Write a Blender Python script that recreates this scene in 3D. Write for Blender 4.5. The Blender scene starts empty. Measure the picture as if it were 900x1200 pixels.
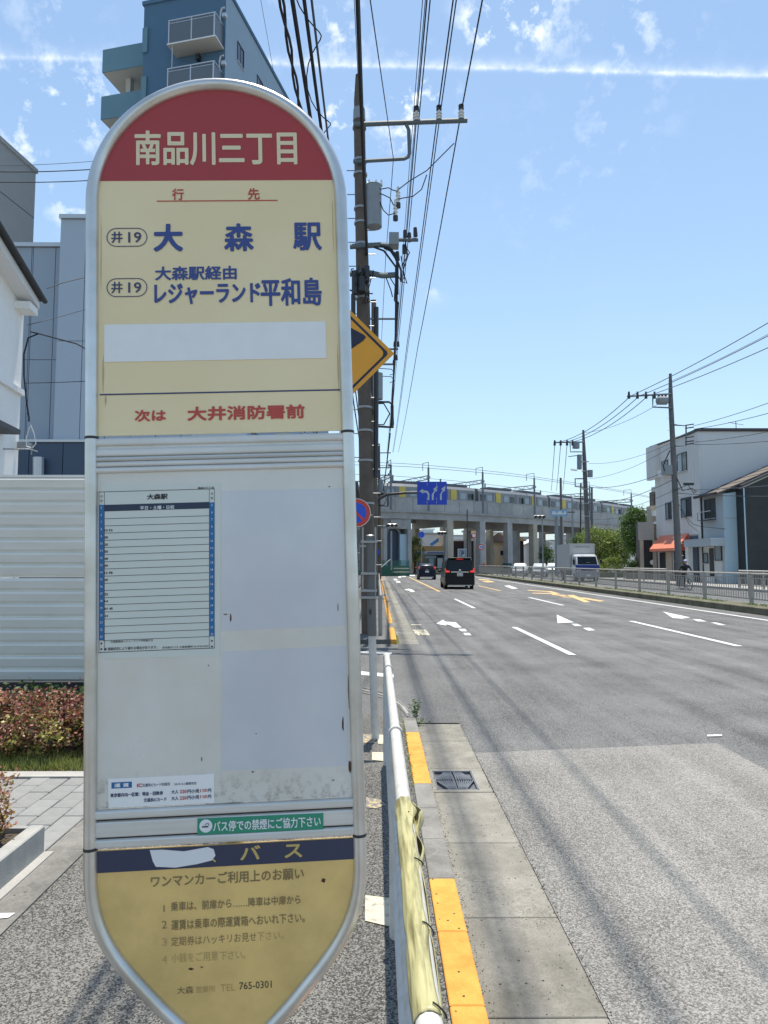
import bpy, bmesh, math, random
from mathutils import Vector, Matrix, noise
R = math.radians
rnd = random.Random(7)
S = bpy.context.scene
COL = S.collection

# ------------------------------------------------------------------ camera
F = 800.0                                   # focal length in pixels of a 900 px wide picture
YAW, PITCH, EYE = R(0.49997), R(4.21793), Vector((0, 0, 1.5))
FW = Vector((math.sin(YAW)*math.cos(PITCH), math.cos(YAW)*math.cos(PITCH), math.sin(PITCH)))
RT = Vector((math.cos(YAW), -math.sin(YAW), 0)); UP = RT.cross(FW)
cd = bpy.data.cameras.new('camera'); cam = bpy.data.objects.new('camera', cd); COL.objects.link(cam)
cd.sensor_fit = 'HORIZONTAL'; cd.sensor_width = 36; cd.lens = 36*F/900
cd.clip_start = 0.05; cd.clip_end = 6000
cam.matrix_world = Matrix(((RT.x, UP.x, -FW.x, 0), (RT.y, UP.y, -FW.y, 0), (RT.z, UP.z, -FW.z, EYE.z), (0, 0, 0, 1)))
S.camera = cam

# ------------------------------------------------------------------ light
SUN = Vector((0.03, 0.216, 1.0)).normalized()
el = math.asin(SUN.z)
W = bpy.data.worlds.new('World'); S.world = W; W.use_nodes = True
wt = W.node_tree; wn = wt.nodes; wn.clear()
def N(t, kind, **kw):
    n = t.nodes.new(kind)
    for k, v in kw.items():
        if k.startswith('i_'):
            n.inputs[k[2:].replace('_', ' ')].default_value = v
        elif k.startswith('n_'): n.inputs[int(k[2:])].default_value = v
        else: setattr(n, k, v)
    return n
def L(t, a, b, i=0, j=0):
    t.links.new(a.outputs[i] if not isinstance(i, str) else a.outputs[i], b.inputs[j])
wo = N(wt, 'ShaderNodeOutputWorld'); bg = N(wt, 'ShaderNodeBackground'); bg.inputs['Strength'].default_value = 0.15
sky = N(wt, 'ShaderNodeTexSky'); sky.sky_type = 'NISHITA'; sky.sun_disc = False
sky.sun_elevation = el; sky.sun_rotation = math.atan2(SUN.x, SUN.y); sky.altitude = 10; sky.air_density = 1.0; sky.dust_density = 0.2; sky.ozone_density = 2.0
L(wt, bg, wo)
tc = N(wt, 'ShaderNodeTexCoord')
def ray(px, py):
    return (FW*F + RT*(px-450) + UP*(600-py))
def dirn(px, py): return ray(px, py).normalized()
def math_(t, op, a, b=None, clamp=False):
    n = N(t, 'ShaderNodeMath', operation=op, use_clamp=clamp)
    for k, v in enumerate((a, b)):
        if v is None: continue
        if isinstance(v, (int, float)): n.inputs[k].default_value = v
        else: t.links.new(v, n.inputs[k])
    return n.outputs[0]
def vmath(t, op, a, b):
    n = N(t, 'ShaderNodeVectorMath', operation=op)
    for k, v in enumerate((a, b)):
        if isinstance(v, (tuple, list, Vector)): n.inputs[k].default_value = v
        else: t.links.new(v, n.inputs[k])
    return n
DIR = tc.outputs['Generated']
n1 = N(wt, 'ShaderNodeTexNoise', i_Scale=22.0, i_Detail=6.0, i_Roughness=0.62); wt.links.new(DIR, n1.inputs['Vector'])
n2 = N(wt, 'ShaderNodeTexNoise', i_Scale=55.0, i_Detail=5.0, i_Roughness=0.6); wt.links.new(DIR, n2.inputs['Vector'])
n3 = N(wt, 'ShaderNodeTexNoise', i_Scale=3.0, i_Detail=7.0, i_Roughness=0.55); wt.links.new(DIR, n3.inputs['Vector'])
# vapour trail: a band about a great circle
a_, b_ = dirn(0, 66), dirn(900, 88); nv = a_.cross(b_).normalized()
if nv.dot(dirn(450, 0)) < 0: nv = -nv
d = vmath(wt, 'DOT_PRODUCT', DIR, nv).outputs['Value']
wob = math_(wt, 'MULTIPLY', math_(wt, 'SUBTRACT', n1.outputs[0], 0.5), 0.006)
d = math_(wt, 'ADD', d, wob)
# fluffier above, sharp below
up = math_(wt, 'MAXIMUM', d, 0.0); dn = math_(wt, 'MINIMUM', d, 0.0)
e1 = math_(wt, 'POWER', math_(wt, 'MULTIPLY', up, 200.0), 1.2); e2 = math_(wt, 'POWER', math_(wt, 'MULTIPLY', math_(wt, 'ABSOLUTE', dn), 360.0), 2.0)
core = math_(wt, 'EXPONENT', math_(wt, 'MULTIPLY', math_(wt, 'ADD', e1, e2), -1.0))
nn = math_(wt, 'MULTIPLY', math_(wt, 'SUBTRACT', n2.outputs[0], 0.28), 2.3, True)
rv = RT.copy()
sx = vmath(wt, 'DOT_PRODUCT', DIR, dirn(900, 80)).outputs['Value']
fade = math_(wt, 'MULTIPLY', math_(wt, 'SUBTRACT', sx, 0.42), 2.2, True)
trail = math_(wt, 'MULTIPLY', math_(wt, 'MULTIPLY', core, nn), fade)
total = math_(wt, 'MULTIPLY', trail, 0.75)
blobs = [(95, 122, 34, .8), (15, 108, 26, .5), (8, 172, 26, .6), (85, 243, 20, .5), (40, 215, 26, .35), (398, 32, 26, .55), (568, 24, 24, .9), (622, 18, 30, .75),
         (405, 118, 24, .6), (488, 112, 34, .75), (395, 145, 22, .5), (470, 150, 26, .5), (60, 10, 40, .2), (740, 12, 60, .3), (510, 338, 14, .22), (810, 620, 60, .22),
         (720, 150, 50, .12), (640, 215, 60, .1), (300, 40, 40, .3)]
for px, py, rr, s_ in blobs:
    dist = vmath(wt, 'DISTANCE', DIR, dirn(px, py)).outputs['Value']
    g = math_(wt, 'MULTIPLY', dist, F/rr*1.1)
    g = math_(wt, 'EXPONENT', math_(wt, 'MULTIPLY', math_(wt, 'POWER', g, 2.0), -1.0))
    m = math_(wt, 'MULTIPLY', math_(wt, 'SUBTRACT', math_(wt, 'ADD', math_(wt, 'MULTIPLY', n1.outputs[0], 1.0), math_(wt, 'MULTIPLY', n2.outputs[0], .35)), 0.695), 6.5, True)
    total = math_(wt, 'ADD', total, math_(wt, 'MULTIPLY', math_(wt, 'MULTIPLY', g, m), s_*1.4), True)
veil = math_(wt, 'MULTIPLY', math_(wt, 'SUBTRACT', n3.outputs[0], 0.50), 0.10, True)
total = math_(wt, 'ADD', total, veil, True)
hs = N(wt, 'ShaderNodeHueSaturation', i_Saturation=0.92, i_Value=0.67); L(wt, sky, hs, 0, 4)
ti = N(wt, 'ShaderNodeMixRGB', blend_type='MULTIPLY'); ti.inputs[0].default_value = 1; L(wt, hs, ti, 0, 1); ti.inputs[2].default_value = (.98, 1.02, .95, 1)
mx = N(wt, 'ShaderNodeMixRGB'); wt.links.new(total, mx.inputs[0]); 
sz_ = N(wt, 'ShaderNodeSeparateXYZ'); wt.links.new(DIR, sz_.inputs[0])
hz_ = math_(wt, 'MULTIPLY', math_(wt, 'EXPONENT', math_(wt, 'MULTIPLY', math_(wt, 'MAXIMUM', sz_.outputs[2], 0.0), -5.0)), .8)
hm = N(wt, 'ShaderNodeMixRGB'); wt.links.new(hz_, hm.inputs[0]); L(wt, ti, hm, 0, 1); hm.inputs[2].default_value = (1.40, 1.75, 2.12, 1)
L(wt, hm, mx, 0, 1)
mx.inputs[2].default_value = (3.9, 4.1, 4.3, 1); L(wt, mx, bg)
ld = bpy.data.lights.new('sun', 'SUN'); ld.energy = 2.8; ld.angle = R(0.55); ld.color = (1, .93, .81)
lo = bpy.data.objects.new('sun', ld); COL.objects.link(lo)
lo.rotation_euler = SUN.to_track_quat('Z', 'Y').to_euler(); lo.location = (0, 0, 30)
vs = S.view_settings; vs.view_transform = 'Standard'; vs.look = 'None'; vs.gamma = 1; vs.exposure = 1.15
S.cycles.max_bounces = 6; S.cycles.transparent_max_bounces = 8

# ------------------------------------------------------------------ points from sight lines
def at(px, py, Y):
    r_ = ray(px, py); return EYE + r_*(Y/r_.y)
def gnd(px, py, z=0.0):
    r_ = ray(px, py); return EYE + r_*((z-EYE.z)/r_.z)

# ------------------------------------------------------------------ materials
def mat(name, col, rough=.6, metal=0.0, col2=None, scale=6.0, amt=.5, bump=0.0, bscale=40.0, spec=.5, detail=4.0, ramp=(.35, .65), coat=0.0, world=False, stretch=None, vary=0.0, emit=None):
    m = bpy.data.materials.new(name); m.use_nodes = True; t = m.node_tree; b = t.nodes['Principled BSDF']
    b.inputs['Base Color'].default_value = (*col, 1); b.inputs['Roughness'].default_value = rough; b.inputs['Metallic'].default_value = metal
    b.inputs['Specular IOR Level'].default_value = spec; b.inputs['Coat Weight'].default_value = coat
    if world:
        g = N(t, 'ShaderNodeNewGeometry'); V = g.outputs['Position']
    else:
        g = N(t, 'ShaderNodeTexCoord'); V = g.outputs['Object']
    if stretch:
        mp = N(t, 'ShaderNodeMapping'); mp.inputs['Scale'].default_value = stretch; t.links.new(V, mp.inputs['Vector']); VS = mp.outputs[0]
    else: VS = V
    cout = None
    if col2:
        n = N(t, 'ShaderNodeTexNoise', i_Scale=scale, i_Detail=detail, i_Roughness=.6); t.links.new(VS, n.inputs['Vector'])
        r = N(t, 'ShaderNodeValToRGB'); r.color_ramp.elements[0].position = ramp[0]; r.color_ramp.elements[1].position = ramp[1]
        r.color_ramp.elements[0].color = (*col, 1); r.color_ramp.elements[1].color = (*[a*(1-amt)+c*amt for a, c in zip(col, col2)], 1)
        L(t, n, r); cout = r.outputs[0]
    if vary:
        oi = N(t, 'ShaderNodeObjectInfo'); hsv = N(t, 'ShaderNodeHueSaturation')
        v = math_(t, 'ADD', math_(t, 'MULTIPLY', oi.outputs['Random'], vary), 1-vary/2); t.links.new(v, hsv.inputs['Value'])
        if cout: t.links.new(cout, hsv.inputs['Color'])
        else: hsv.inputs['Color'].default_value = (*col, 1)
        cout = hsv.outputs[0]
    if cout: t.links.new(cout, b.inputs['Base Color'])
    if bump:
        n = N(t, 'ShaderNodeTexNoise', i_Scale=bscale, i_Detail=4.0); t.links.new(V, n.inputs['Vector'])
        bp = N(t, 'ShaderNodeBump', i_Strength=bump, i_Distance=0.01); L(t, n, bp, 0, 2); L(t, bp, b, 0, 'Normal') if False else t.links.new(bp.outputs[0], b.inputs['Normal'])
    if emit:
        b.inputs['Emission Color'].default_value = (*emit[:3], 1); b.inputs['Emission Strength'].default_value = emit[3]
    return m
def asphalt(name, dark, light, grain=160.0, seams=0.0, patch=.25, contrast=1.0):
    """speckled stone-in-bitumen surface with broad worn areas"""
    m = bpy.data.materials.new(name); m.use_nodes = True; t = m.node_tree; b = t.nodes['Principled BSDF']
    g = N(t, 'ShaderNodeNewGeometry'); V = g.outputs['Position']
    vo = N(t, 'ShaderNodeTexVoronoi', i_Scale=grain, i_Randomness=1.0); t.links.new(V, vo.inputs['Vector'])
    sp = N(t, 'ShaderNodeSeparateColor'); t.links.new(vo.outputs['Color'], sp.inputs[0])
    n = N(t, 'ShaderNodeTexNoise', i_Scale=grain*.8, i_Detail=2.0); t.links.new(V, n.inputs['Vector'])
    v = math_(t, 'ADD', math_(t, 'MULTIPLY', sp.outputs[0], .62*contrast), math_(t, 'MULTIPLY', n.outputs[0], .38))
    big = N(t, 'ShaderNodeTexNoise', i_Scale=.9, i_Detail=6.0, i_Roughness=.6); t.links.new(V, big.inputs['Vector'])
    mp = N(t, 'ShaderNodeMapping'); mp.inputs['Scale'].default_value = (2.2, .12, 1); t.links.new(V, mp.inputs['Vector'])
    lane = N(t, 'ShaderNodeTexNoise', i_Scale=1.0, i_Detail=5.0, i_Roughness=.6); L(t, mp, lane)
    v = math_(t, 'ADD', v, math_(t, 'MULTIPLY', math_(t, 'SUBTRACT', big.outputs[0], .5), patch*1.6))
    v = math_(t, 'ADD', v, math_(t, 'MULTIPLY', math_(t, 'SUBTRACT', lane.outputs[0], .5), patch*1.9))
    r = N(t, 'ShaderNodeValToRGB'); e = r.color_ramp.elements
    e[0].position = .12; e[0].color = (*[c*.45 for c in dark], 1); e[1].position = .95; e[1].color = (*[c*1.25 for c in light], 1)
    k = e.new(.38); k.color = (*dark, 1); k = e.new(.66); k.color = (*light, 1)
    t.links.new(v, r.inputs[0]); L(t, r, b)
    b.inputs['Roughness'].default_value = .85; b.inputs['Specular IOR Level'].default_value = .3
    bp = N(t, 'ShaderNodeBump', i_Strength=.5, i_Distance=.006); t.links.new(vo.outputs['Distance'], bp.inputs['Height']); bp.invert = True
    t.links.new(bp.outputs[0], b.inputs['Normal'])
    return m
def concrete(name, c1, c2, crack=0.0, cscale=9.0, dots=0.0, scale=3.0):
    m = bpy.data.materials.new(name); m.use_nodes = True; t = m.node_tree; b = t.nodes['Principled BSDF']
    g = N(t, 'ShaderNodeNewGeometry'); V = g.outputs['Position']
    n = N(t, 'ShaderNodeTexNoise', i_Scale=scale, i_Detail=8.0, i_Roughness=.65); t.links.new(V, n.inputs['Vector'])
    f = N(t, 'ShaderNodeTexNoise', i_Scale=120.0, i_Detail=3.0); t.links.new(V, f.inputs['Vector'])
    v = math_(t, 'ADD', n.outputs[0], math_(t, 'MULTIPLY', math_(t, 'SUBTRACT', f.outputs[0], .5), .35))
    oi = N(t, 'ShaderNodeObjectInfo'); v = math_(t, 'ADD', v, math_(t, 'MULTIPLY', math_(t, 'SUBTRACT', oi.outputs['Random'], .5), .16))
    r = N(t, 'ShaderNodeValToRGB'); e = r.color_ramp.elements
    e[0].position = .3; e[0].color = (*c1, 1); e[1].position = .72; e[1].color = (*c2, 1); t.links.new(v, r.inputs[0]); out = r.outputs[0]
    if crack:
        ns = N(t, 'ShaderNodeTexNoise', i_Scale=7.0, i_Detail=4.0); t.links.new(V, ns.inputs['Vector'])
        vm = N(t, 'ShaderNodeVectorMath', operation='MULTIPLY_ADD'); t.links.new(ns.outputs['Color'], vm.inputs[0]); vm.inputs[1].default_value = (.16,)*3; t.links.new(V, vm.inputs[2])
        vo = N(t, 'ShaderNodeTexVoronoi', i_Scale=cscale); vo.feature = 'DISTANCE_TO_EDGE'; L(t, vm, vo)
        k = math_(t, 'SUBTRACT', 1.0, math_(t, 'MULTIPLY', vo.outputs['Distance'], 11.0), True)
        ms = N(t, 'ShaderNodeTexNoise', i_Scale=1.6, i_Detail=2.0); t.links.new(V, ms.inputs['Vector'])
        k = math_(t, 'MULTIPLY', k, math_(t, 'MULTIPLY', math_(t, 'SUBTRACT', ms.outputs[0], .44), crack*5, True))
        x = N(t, 'ShaderNodeMixRGB'); t.links.new(k, x.inputs[0]); t.links.new(out, x.inputs[1]); x.inputs[2].default_value = (*[min(1, c*1.25) for c in c2], 1); out = x.outputs[0]
    if dots:
        vo = N(t, 'ShaderNodeTexVoronoi', i_Scale=30.0); t.links.new(V, vo.inputs['Vector'])
        sp = N(t, 'ShaderNodeSeparateColor'); t.links.new(vo.outputs['Color'], sp.inputs[0])
        k = math_(t, 'MULTIPLY', math_(t, 'LESS_THAN', vo.outputs['Distance'], .16), math_(t, 'GREATER_THAN', sp.outputs[0], 1-dots))
        x = N(t, 'ShaderNodeMixRGB'); t.links.new(k, x.inputs[0]); t.links.new(out, x.inputs[1]); x.inputs[2].default_value = (.04, .035, .03, 1); out = x.outputs[0]
    t.links.new(out, b.inputs['Base Color']); b.inputs['Roughness'].default_value = .85; b.inputs['Specular IOR Level'].default_value = .3
    bp = N(t, 'ShaderNodeBump', i_Strength=.25, i_Distance=.004); L(t, f, bp, 0, 'Height') if False else t.links.new(f.outputs[0], bp.inputs['Height']); t.links.new(bp.outputs[0], b.inputs['Normal'])
    return m
M = {}
M['walk'] = asphalt('sidewalk_asphalt', (.065, .063, .06), (.215, .208, .19), 170, patch=.20, contrast=.95)
M['road'] = asphalt('road_asphalt', (.09, .091, .091), (.20, .20, .197), 160, patch=.36, contrast=.95)
M['old'] = asphalt('worn_road_asphalt', (.17, .165, .155), (.33, .32, .30), 165, patch=.26, contrast=.8)
M['apron'] = asphalt('apron_asphalt', (.13, .13, .128), (.24, .24, .235), 130, patch=.2, contrast=.6)
M['gutter'] = concrete('gutter_concrete', (.15, .142, .12), (.29, .275, .24), crack=.5, cscale=30, dots=.12, scale=5)
M['kerb'] = concrete('kerb_concrete', (.13, .125, .115), (.27, .26, .24), crack=.3, dots=.06)
M['kerby'] = concrete('yellow_kerb_paint', (.52, .24, .045), (.70, .36, .08), crack=.2, dots=.22, scale=8)
M['conc'] = concrete('weathered_concrete', (.27, .265, .25), (.42, .41, .385))
M['block'] = concrete('kerb_block_concrete', (.24, .245, .25), (.40, .395, .37), scale=6)
M['viad'] = concrete('viaduct_concrete', (.30, .305, .30), (.46, .455, .44), scale=.6)
M['viadb'] = concrete('beige_concrete', (.40, .36, .29), (.54, .49, .40), scale=.6)
M['paver'] = mat('paver_concrete', (.22, .222, .22), .85, col2=(.30, .298, .285), scale=14, vary=.2, bump=.3, bscale=90)
M['soil'] = mat('soil', (.05, .04, .028), .95, col2=(.11, .09, .06), scale=30, bump=.8, bscale=60, world=True)
def paintmat(name, col, under, lo_=.42, hi=.52, sc=14.0):
    return mat(name, under, .7, col2=col, amt=1.0, scale=sc, detail=8, ramp=(lo_, hi), world=True)
M['wpaint'] = paintmat('white_road_paint', (.70, .70, .68), (.24, .24, .235), .33, .50, 26)
M['wpaint_old'] = paintmat('worn_white_road_paint', (.56, .51, .38), (.25, .24, .22), .30, .48, 22)
M['ypaint'] = paintmat('yellow_road_paint', (.66, .43, .18), (.25, .22, .17), .33, .46, 20)
M['ypaint_old'] = paintmat('faint_yellow_paint', (.55, .42, .2), (.17, .165, .155), .46, .62, 34)
M['alu'] = mat('brushed_steel', (.52, .52, .53), .42, .85, col2=(.38, .37, .34), scale=12, bump=.05)
M['tube'] = mat('dull_steel_tube', (.74, .73, .71), .30, .75, col2=(.56, .53, .46), scale=9, amt=.8)
M['galv'] = mat('galvanised_steel', (.36, .37, .38), .5, .6, col2=(.25, .25, .25), scale=8)
M['fencebr'] = mat('brown_grey_steel', (.38, .355, .32), .5, .1, col2=(.30, .28, .25), scale=5)
M['polec'] = mat('pole_concrete', (.10, .078, .062), .85, col2=(.16, .132, .108), scale=4, bump=.3)
M['poleg'] = mat('grey_pole_concrete', (.13, .128, .125), .85, col2=(.18, .175, .17), scale=2, bump=.2)
M['blk'] = mat('black_rubber', (.012, .012, .014), .6)
M['dark'] = mat('dark_metal', (.03, .032, .036), .5)
M['equip'] = mat('equipment_grey_paint', (.26, .29, .31), .5, col2=(.20, .22, .23), scale=5)
M['arm'] = mat('cross_arm_steel', (.12, .15, .165), .5, .3)
M['porc'] = mat('white_porcelain', (.75, .74, .7), .2)
M['wire'] = mat('cable_sheath', (.015, .016, .02), .7)
M['wirel'] = mat('thin_cable', (.07, .08, .10), .7)
M['wrail'] = mat('white_rail_paint', (.58, .57, .54), .4, col2=(.40, .38, .34), scale=18, amt=.6, ramp=(.45, .7))
M['wrap'] = mat('yellow_vinyl_sleeve', (.17, .15, .06), .45, col2=(.45, .42, .21), scale=6, stretch=(12, .9, 12), detail=7, ramp=(.36, .56), amt=1, bump=.3, bscale=25)
M['white'] = mat('white_paint', (.78, .78, .77), .5, col2=(.7, .7, .68), scale=3)
M['housew'] = mat('white_stucco', (.90, .90, .88), .85, col2=(.84, .84, .82), scale=8, bump=.1)
M['sheet'] = mat('white_corrugated_sheet', (.86, .84, .78), .5, col2=(.74, .72, .66), scale=2.5, stretch=(.6, 1, 3))
M['glass'] = mat('dark_glass', (.02, .03, .04), .08, spec=.8)
M['glassl'] = mat('pale_glass', (.22, .28, .32), .15, spec=.8)
M['frame'] = mat('dark_window_frame', (.03, .03, .035), .5)
M['framew'] = mat('silver_window_frame', (.55, .56, .57), .4, .5)
M['roof'] = mat('dark_roof', (.05, .055, .065), .6, col2=(.08, .08, .085), scale=4)
M['rooftile'] = mat('brown_roof_tiles', (.13, .105, .09), .8, col2=(.2, .17, .15), scale=3)
M['black'] = mat('black_wall', (.022, .028, .03), .6, col2=(.04, .045, .045), scale=1.2)

# ------------------------------------------------------------------ mesh builder
WL = {}
class MB:
    def __init__(s): s.v = []; s.f = []
    def quad(s, a, b, c, d):
        n = len(s.v); s.v += [Vector(a), Vector(b), Vector(c), Vector(d)]; s.f.append((n, n+1, n+2, n+3)); return s
    def tri(s, a, b, c):
        n = len(s.v); s.v += [Vector(a), Vector(b), Vector(c)]; s.f.append((n, n+1, n+2)); return s
    def poly(s, pts):
        n = len(s.v); s.v += [Vector(p) for p in pts]; s.f.append(tuple(range(n, n+len(pts)))); return s
    def box(s, a, b, m=None):
        x0, y0, z0 = a; x1, y1, z1 = b; n = len(s.v)
        p = [Vector(q) for q in ((x0,y0,z0),(x1,y0,z0),(x1,y1,z0),(x0,y1,z0),(x0,y0,z1),(x1,y0,z1),(x1,y1,z1),(x0,y1,z1))]
        if m: p = [m @ q for q in p]
        s.v += p; s.f += [tuple(n+i for i in q) for q in ((3,2,1,0),(4,5,6,7),(0,1,5,4),(1,2,6,5),(2,3,7,6),(3,0,4,7))]; return s
    def bev(s, a, b, r=.01, m=None):
        """box with chamfered vertical and top edges"""
        x0, y0, z0 = a; x1, y1, z1 = b
        def ring(i, z): return [(x0+i+r,y0+i,z),(x1-i-r,y0+i,z),(x1-i,y0+i+r,z),(x1-i,y1-i-r,z),(x1-i-r,y1-i,z),(x0+i+r,y1-i,z),(x0+i,y1-i-r,z),(x0+i,y0+i+r,z)]
        n = len(s.v); R_ = [ring(0, z0), ring(0, z1-r), ring(r, z1)]
        for rg in R_: s.v += [(m @ Vector(q)) if m else Vector(q) for q in rg]
        for k in range(2):
            for i in range(8): j = (i+1) % 8; s.f.append((n+k*8+i, n+k*8+j, n+k*8+8+j, n+k*8+8+i))
        s.f.append(tuple(n+16+i for i in range(8))); s.f.append(tuple(n+7-i for i in range(8))); return s
    def tube(s, pts, r, n=8, caps=True, closed=False):
        pts = [Vector(p) for p in pts]; k = len(pts); rs = r if isinstance(r, (list, tuple)) else [r]*k
        b0 = len(s.v); up = Vector((0, 0, 1)); prev = None
        for i, p in enumerate(pts):
            if closed: t = pts[(i+1) % k] - pts[i-1]
            else: t = pts[min(i+1, k-1)] - pts[max(i-1, 0)]
            t = t.normalized() if t.length > 1e-9 else Vector((0,0,1))
            if prev is None:
                a = t.cross(up if abs(t.z) < .95 else Vector((0, 1, 0))).normalized()
            else:
                a = (prev - t*prev.dot(t)); a = a.normalized() if a.length > 1e-6 else t.orthogonal().normalized()
            prev = a; c = t.cross(a)
            for j in range(n):
                w = 2*math.pi*j/n; s.v.append(p + a*(math.cos(w)*rs[i]) + c*(math.sin(w)*rs[i]))
        for i in range(k if closed else k-1):
            for j in range(n):
                q = (j+1) % n; i2 = (i+1) % k
                s.f.append((b0+i*n+j, b0+i*n+q, b0+i2*n+q, b0+i2*n+j))
        if caps and not closed:
            s.f.append(tuple(b0+n-1-j for j in range(n))); s.f.append(tuple(b0+(k-1)*n+j for j in range(n)))
        return s
    def cyl(s, a, b, r, r2=None, n=12): return s.tube([a, b], [r, r if r2 is None else r2], n)
    def disc(s, c, r, n=24, ax='y', r2=None):
        c = Vector(c); P = lambda w, q: c + (Vector((math.cos(w)*q, 0, math.sin(w)*q)) if ax == 'y' else Vector((0, math.cos(w)*q, math.sin(w)*q)))
        if r2 is None: return s.poly([P(2*math.pi*i/n, r) for i in range(n)])
        for i in range(n):
            w, x = 2*math.pi*i/n, 2*math.pi*(i+1)/n; s.quad(P(w, r), P(x, r), P(x, r2), P(w, r2))
        return s
    def ext(s, pts, vec):
        """closed prism from an outline"""
        vec = Vector(vec); n = len(s.v); k = len(pts); s.v += [Vector(p) for p in pts] + [Vector(p)+vec for p in pts]
        s.f.append(tuple(range(n, n+k))); s.f.append(tuple(n+2*k-1-i for i in range(k)))
        for i in range(k): j = (i+1) % k; s.f.append((n+j, n+i, n+k+i, n+k+j))
        return s
    def loft(s, rings, caps=True):
        n = len(s.v); k = len(rings[0])
        for r_ in rings: s.v += [Vector(p) for p in r_]
        for i in range(len(rings)-1):
            for j in range(k): q = (j+1) % k; s.f.append((n+i*k+j, n+i*k+q, n+(i+1)*k+q, n+(i+1)*k+j))
        if caps: s.f.append(tuple(n+k-1-j for j in range(k))); s.f.append(tuple(n+(len(rings)-1)*k+j for j in range(k)))
        return s
    def sph(s, c, r, n=10, sc=(1,1,1)):
        c = Vector(c); rings = []
        for i in range(1, n//2+1):
            th = math.pi*i/(n//2+1); rings.append([c+Vector((math.cos(2*math.pi*j/n)*math.sin(th)*r*sc[0], math.sin(2*math.pi*j/n)*math.sin(th)*r*sc[1], -math.cos(th)*r*sc[2])) for j in range(n)])
        return s.loft(rings)
    def build(s, name, m, parent=None, smooth=False, org=None, loc=None, fixn=True):
        me = bpy.data.meshes.new(name); o = bpy.data.objects.new(name, me)
        off = WL.get(parent.name, Vector()) if parent else (Vector(org) if org is not None else Vector())
        me.from_pydata([v-off for v in s.v], [], s.f)
        if fixn and len(s.f) < 20000:
            bm = bmesh.new(); bm.from_mesh(me); bmesh.ops.recalc_face_normals(bm, faces=bm.faces); bm.to_mesh(me); bm.free()
        if m: me.materials.append(M[m] if isinstance(m, str) else m)
        if smooth:
            me.polygons.foreach_set('use_smooth', [True]*len(me.polygons))
            if smooth != 'all':
                try: me.set_sharp_from_angle(angle=R(40))
                except Exception: pass
        COL.objects.link(o)
        if parent: o.parent = parent; WL[o.name] = off.copy()
        else: o.location = off; WL[o.name] = off.copy()
        if loc is not None: o.location = loc
        return o
def tag(o, label=None, cat=None, group=None, kind=None):
    if label: o['label'] = label
    if cat: o['category'] = cat
    if group: o['group'] = group
    if kind: o['kind'] = kind
    return o
def thing(name, label, cat, loc=(0, 0, 0), group=None):
    o = bpy.data.objects.new(name, None); COL.objects.link(o); o.location = loc; o.empty_display_size = .1; WL[o.name] = Vector(loc)
    return tag(o, label, cat, group)
def struct(o): o['kind'] = 'structure'; return o
def stuff(o): o['kind'] = 'stuff'; return o
def dup(o, loc=None, rz=None, label=None, parent=None):
    c = o.copy(); COL.objects.link(c)
    if parent: c.parent = parent
    if loc is not None: c.location = loc
    if rz is not None: c.rotation_euler.z = rz
    if label: c['label'] = label
    for ch in list(o.children): dup(ch, parent=c)
    return c
def share(name, mesh, parent, loc, m=None, rz=0):
    """another piece that shares its mesh"""
    o = bpy.data.objects.new(name, mesh); COL.objects.link(o); o.location = loc; o.rotation_euler.z = rz
    if parent: o.parent = parent
    if m:
        o.material_slots[0].link = 'OBJECT'; o.material_slots[0].material = M[m] if isinstance(m, str) else m
    return o
_txt = {}
def textmesh(s, bold=0.0, res=3):
    k = (s, bold)
    if k not in _txt:
        cu = bpy.data.curves.new('t', 'FONT'); cu.body = s; cu.size = 1; cu.resolution_u = res; cu.offset = bold
        o = bpy.data.objects.new('t', cu); me = bpy.data.meshes.new_from_object(o); bpy.data.objects.remove(o)
        vs_ = [v.co.copy() for v in me.vertices]; fs = [tuple(p.vertices) for p in me.polygons]; bpy.data.meshes.remove(me)
        if not vs_: vs_ = [Vector((0,0,0))]; fs = []
        x0 = min(v.x for v in vs_); x1 = max(v.x for v in vs_); y0 = min(v.y for v in vs_); y1 = max(v.y for v in vs_)
        _txt[k] = (vs_, fs, x0, max(x1-x0, 1e-6), y0, max(y1-y0, 1e-6))
    return _txt[k]
def text(mb, s, O, X, Z, w, h, bold=0.0):
    """fit text s into the w by h rectangle with lower left corner O; heavier strokes are overprinted copies"""
    vs_, fs, x0, dx, y0, dy = textmesh(s, 0.0, 2 if h < .02 else 4); O = Vector(O); X = Vector(X); Z = Vector(Z); Nn = X.cross(Z).normalized()
    e = bold*w/dx*1.0; e = min(e, h*.06)
    offs = [(0, 0)] if e <= 0 else ([(math.cos(k*math.pi/4+.39)*e, math.sin(k*math.pi/4+.39)*e) for k in range(8)] if h > .012 else [(-e, 0), (e, 0), (0, e), (0, -e)])
    w2, h2 = w-2*e, h-2*e
    for i, (a, b) in enumerate(offs):
        n = len(mb.v); o = O + X*(e+a) + Z*(e+b) + Nn*(i*3e-5)
        mb.v += [o + X*((v.x-x0)/dx*w2) + Z*((v.y-y0)/dy*h2) for v in vs_]; mb.f += [tuple(n+i_ for i_ in f) for f in fs]
    return mb


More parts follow.
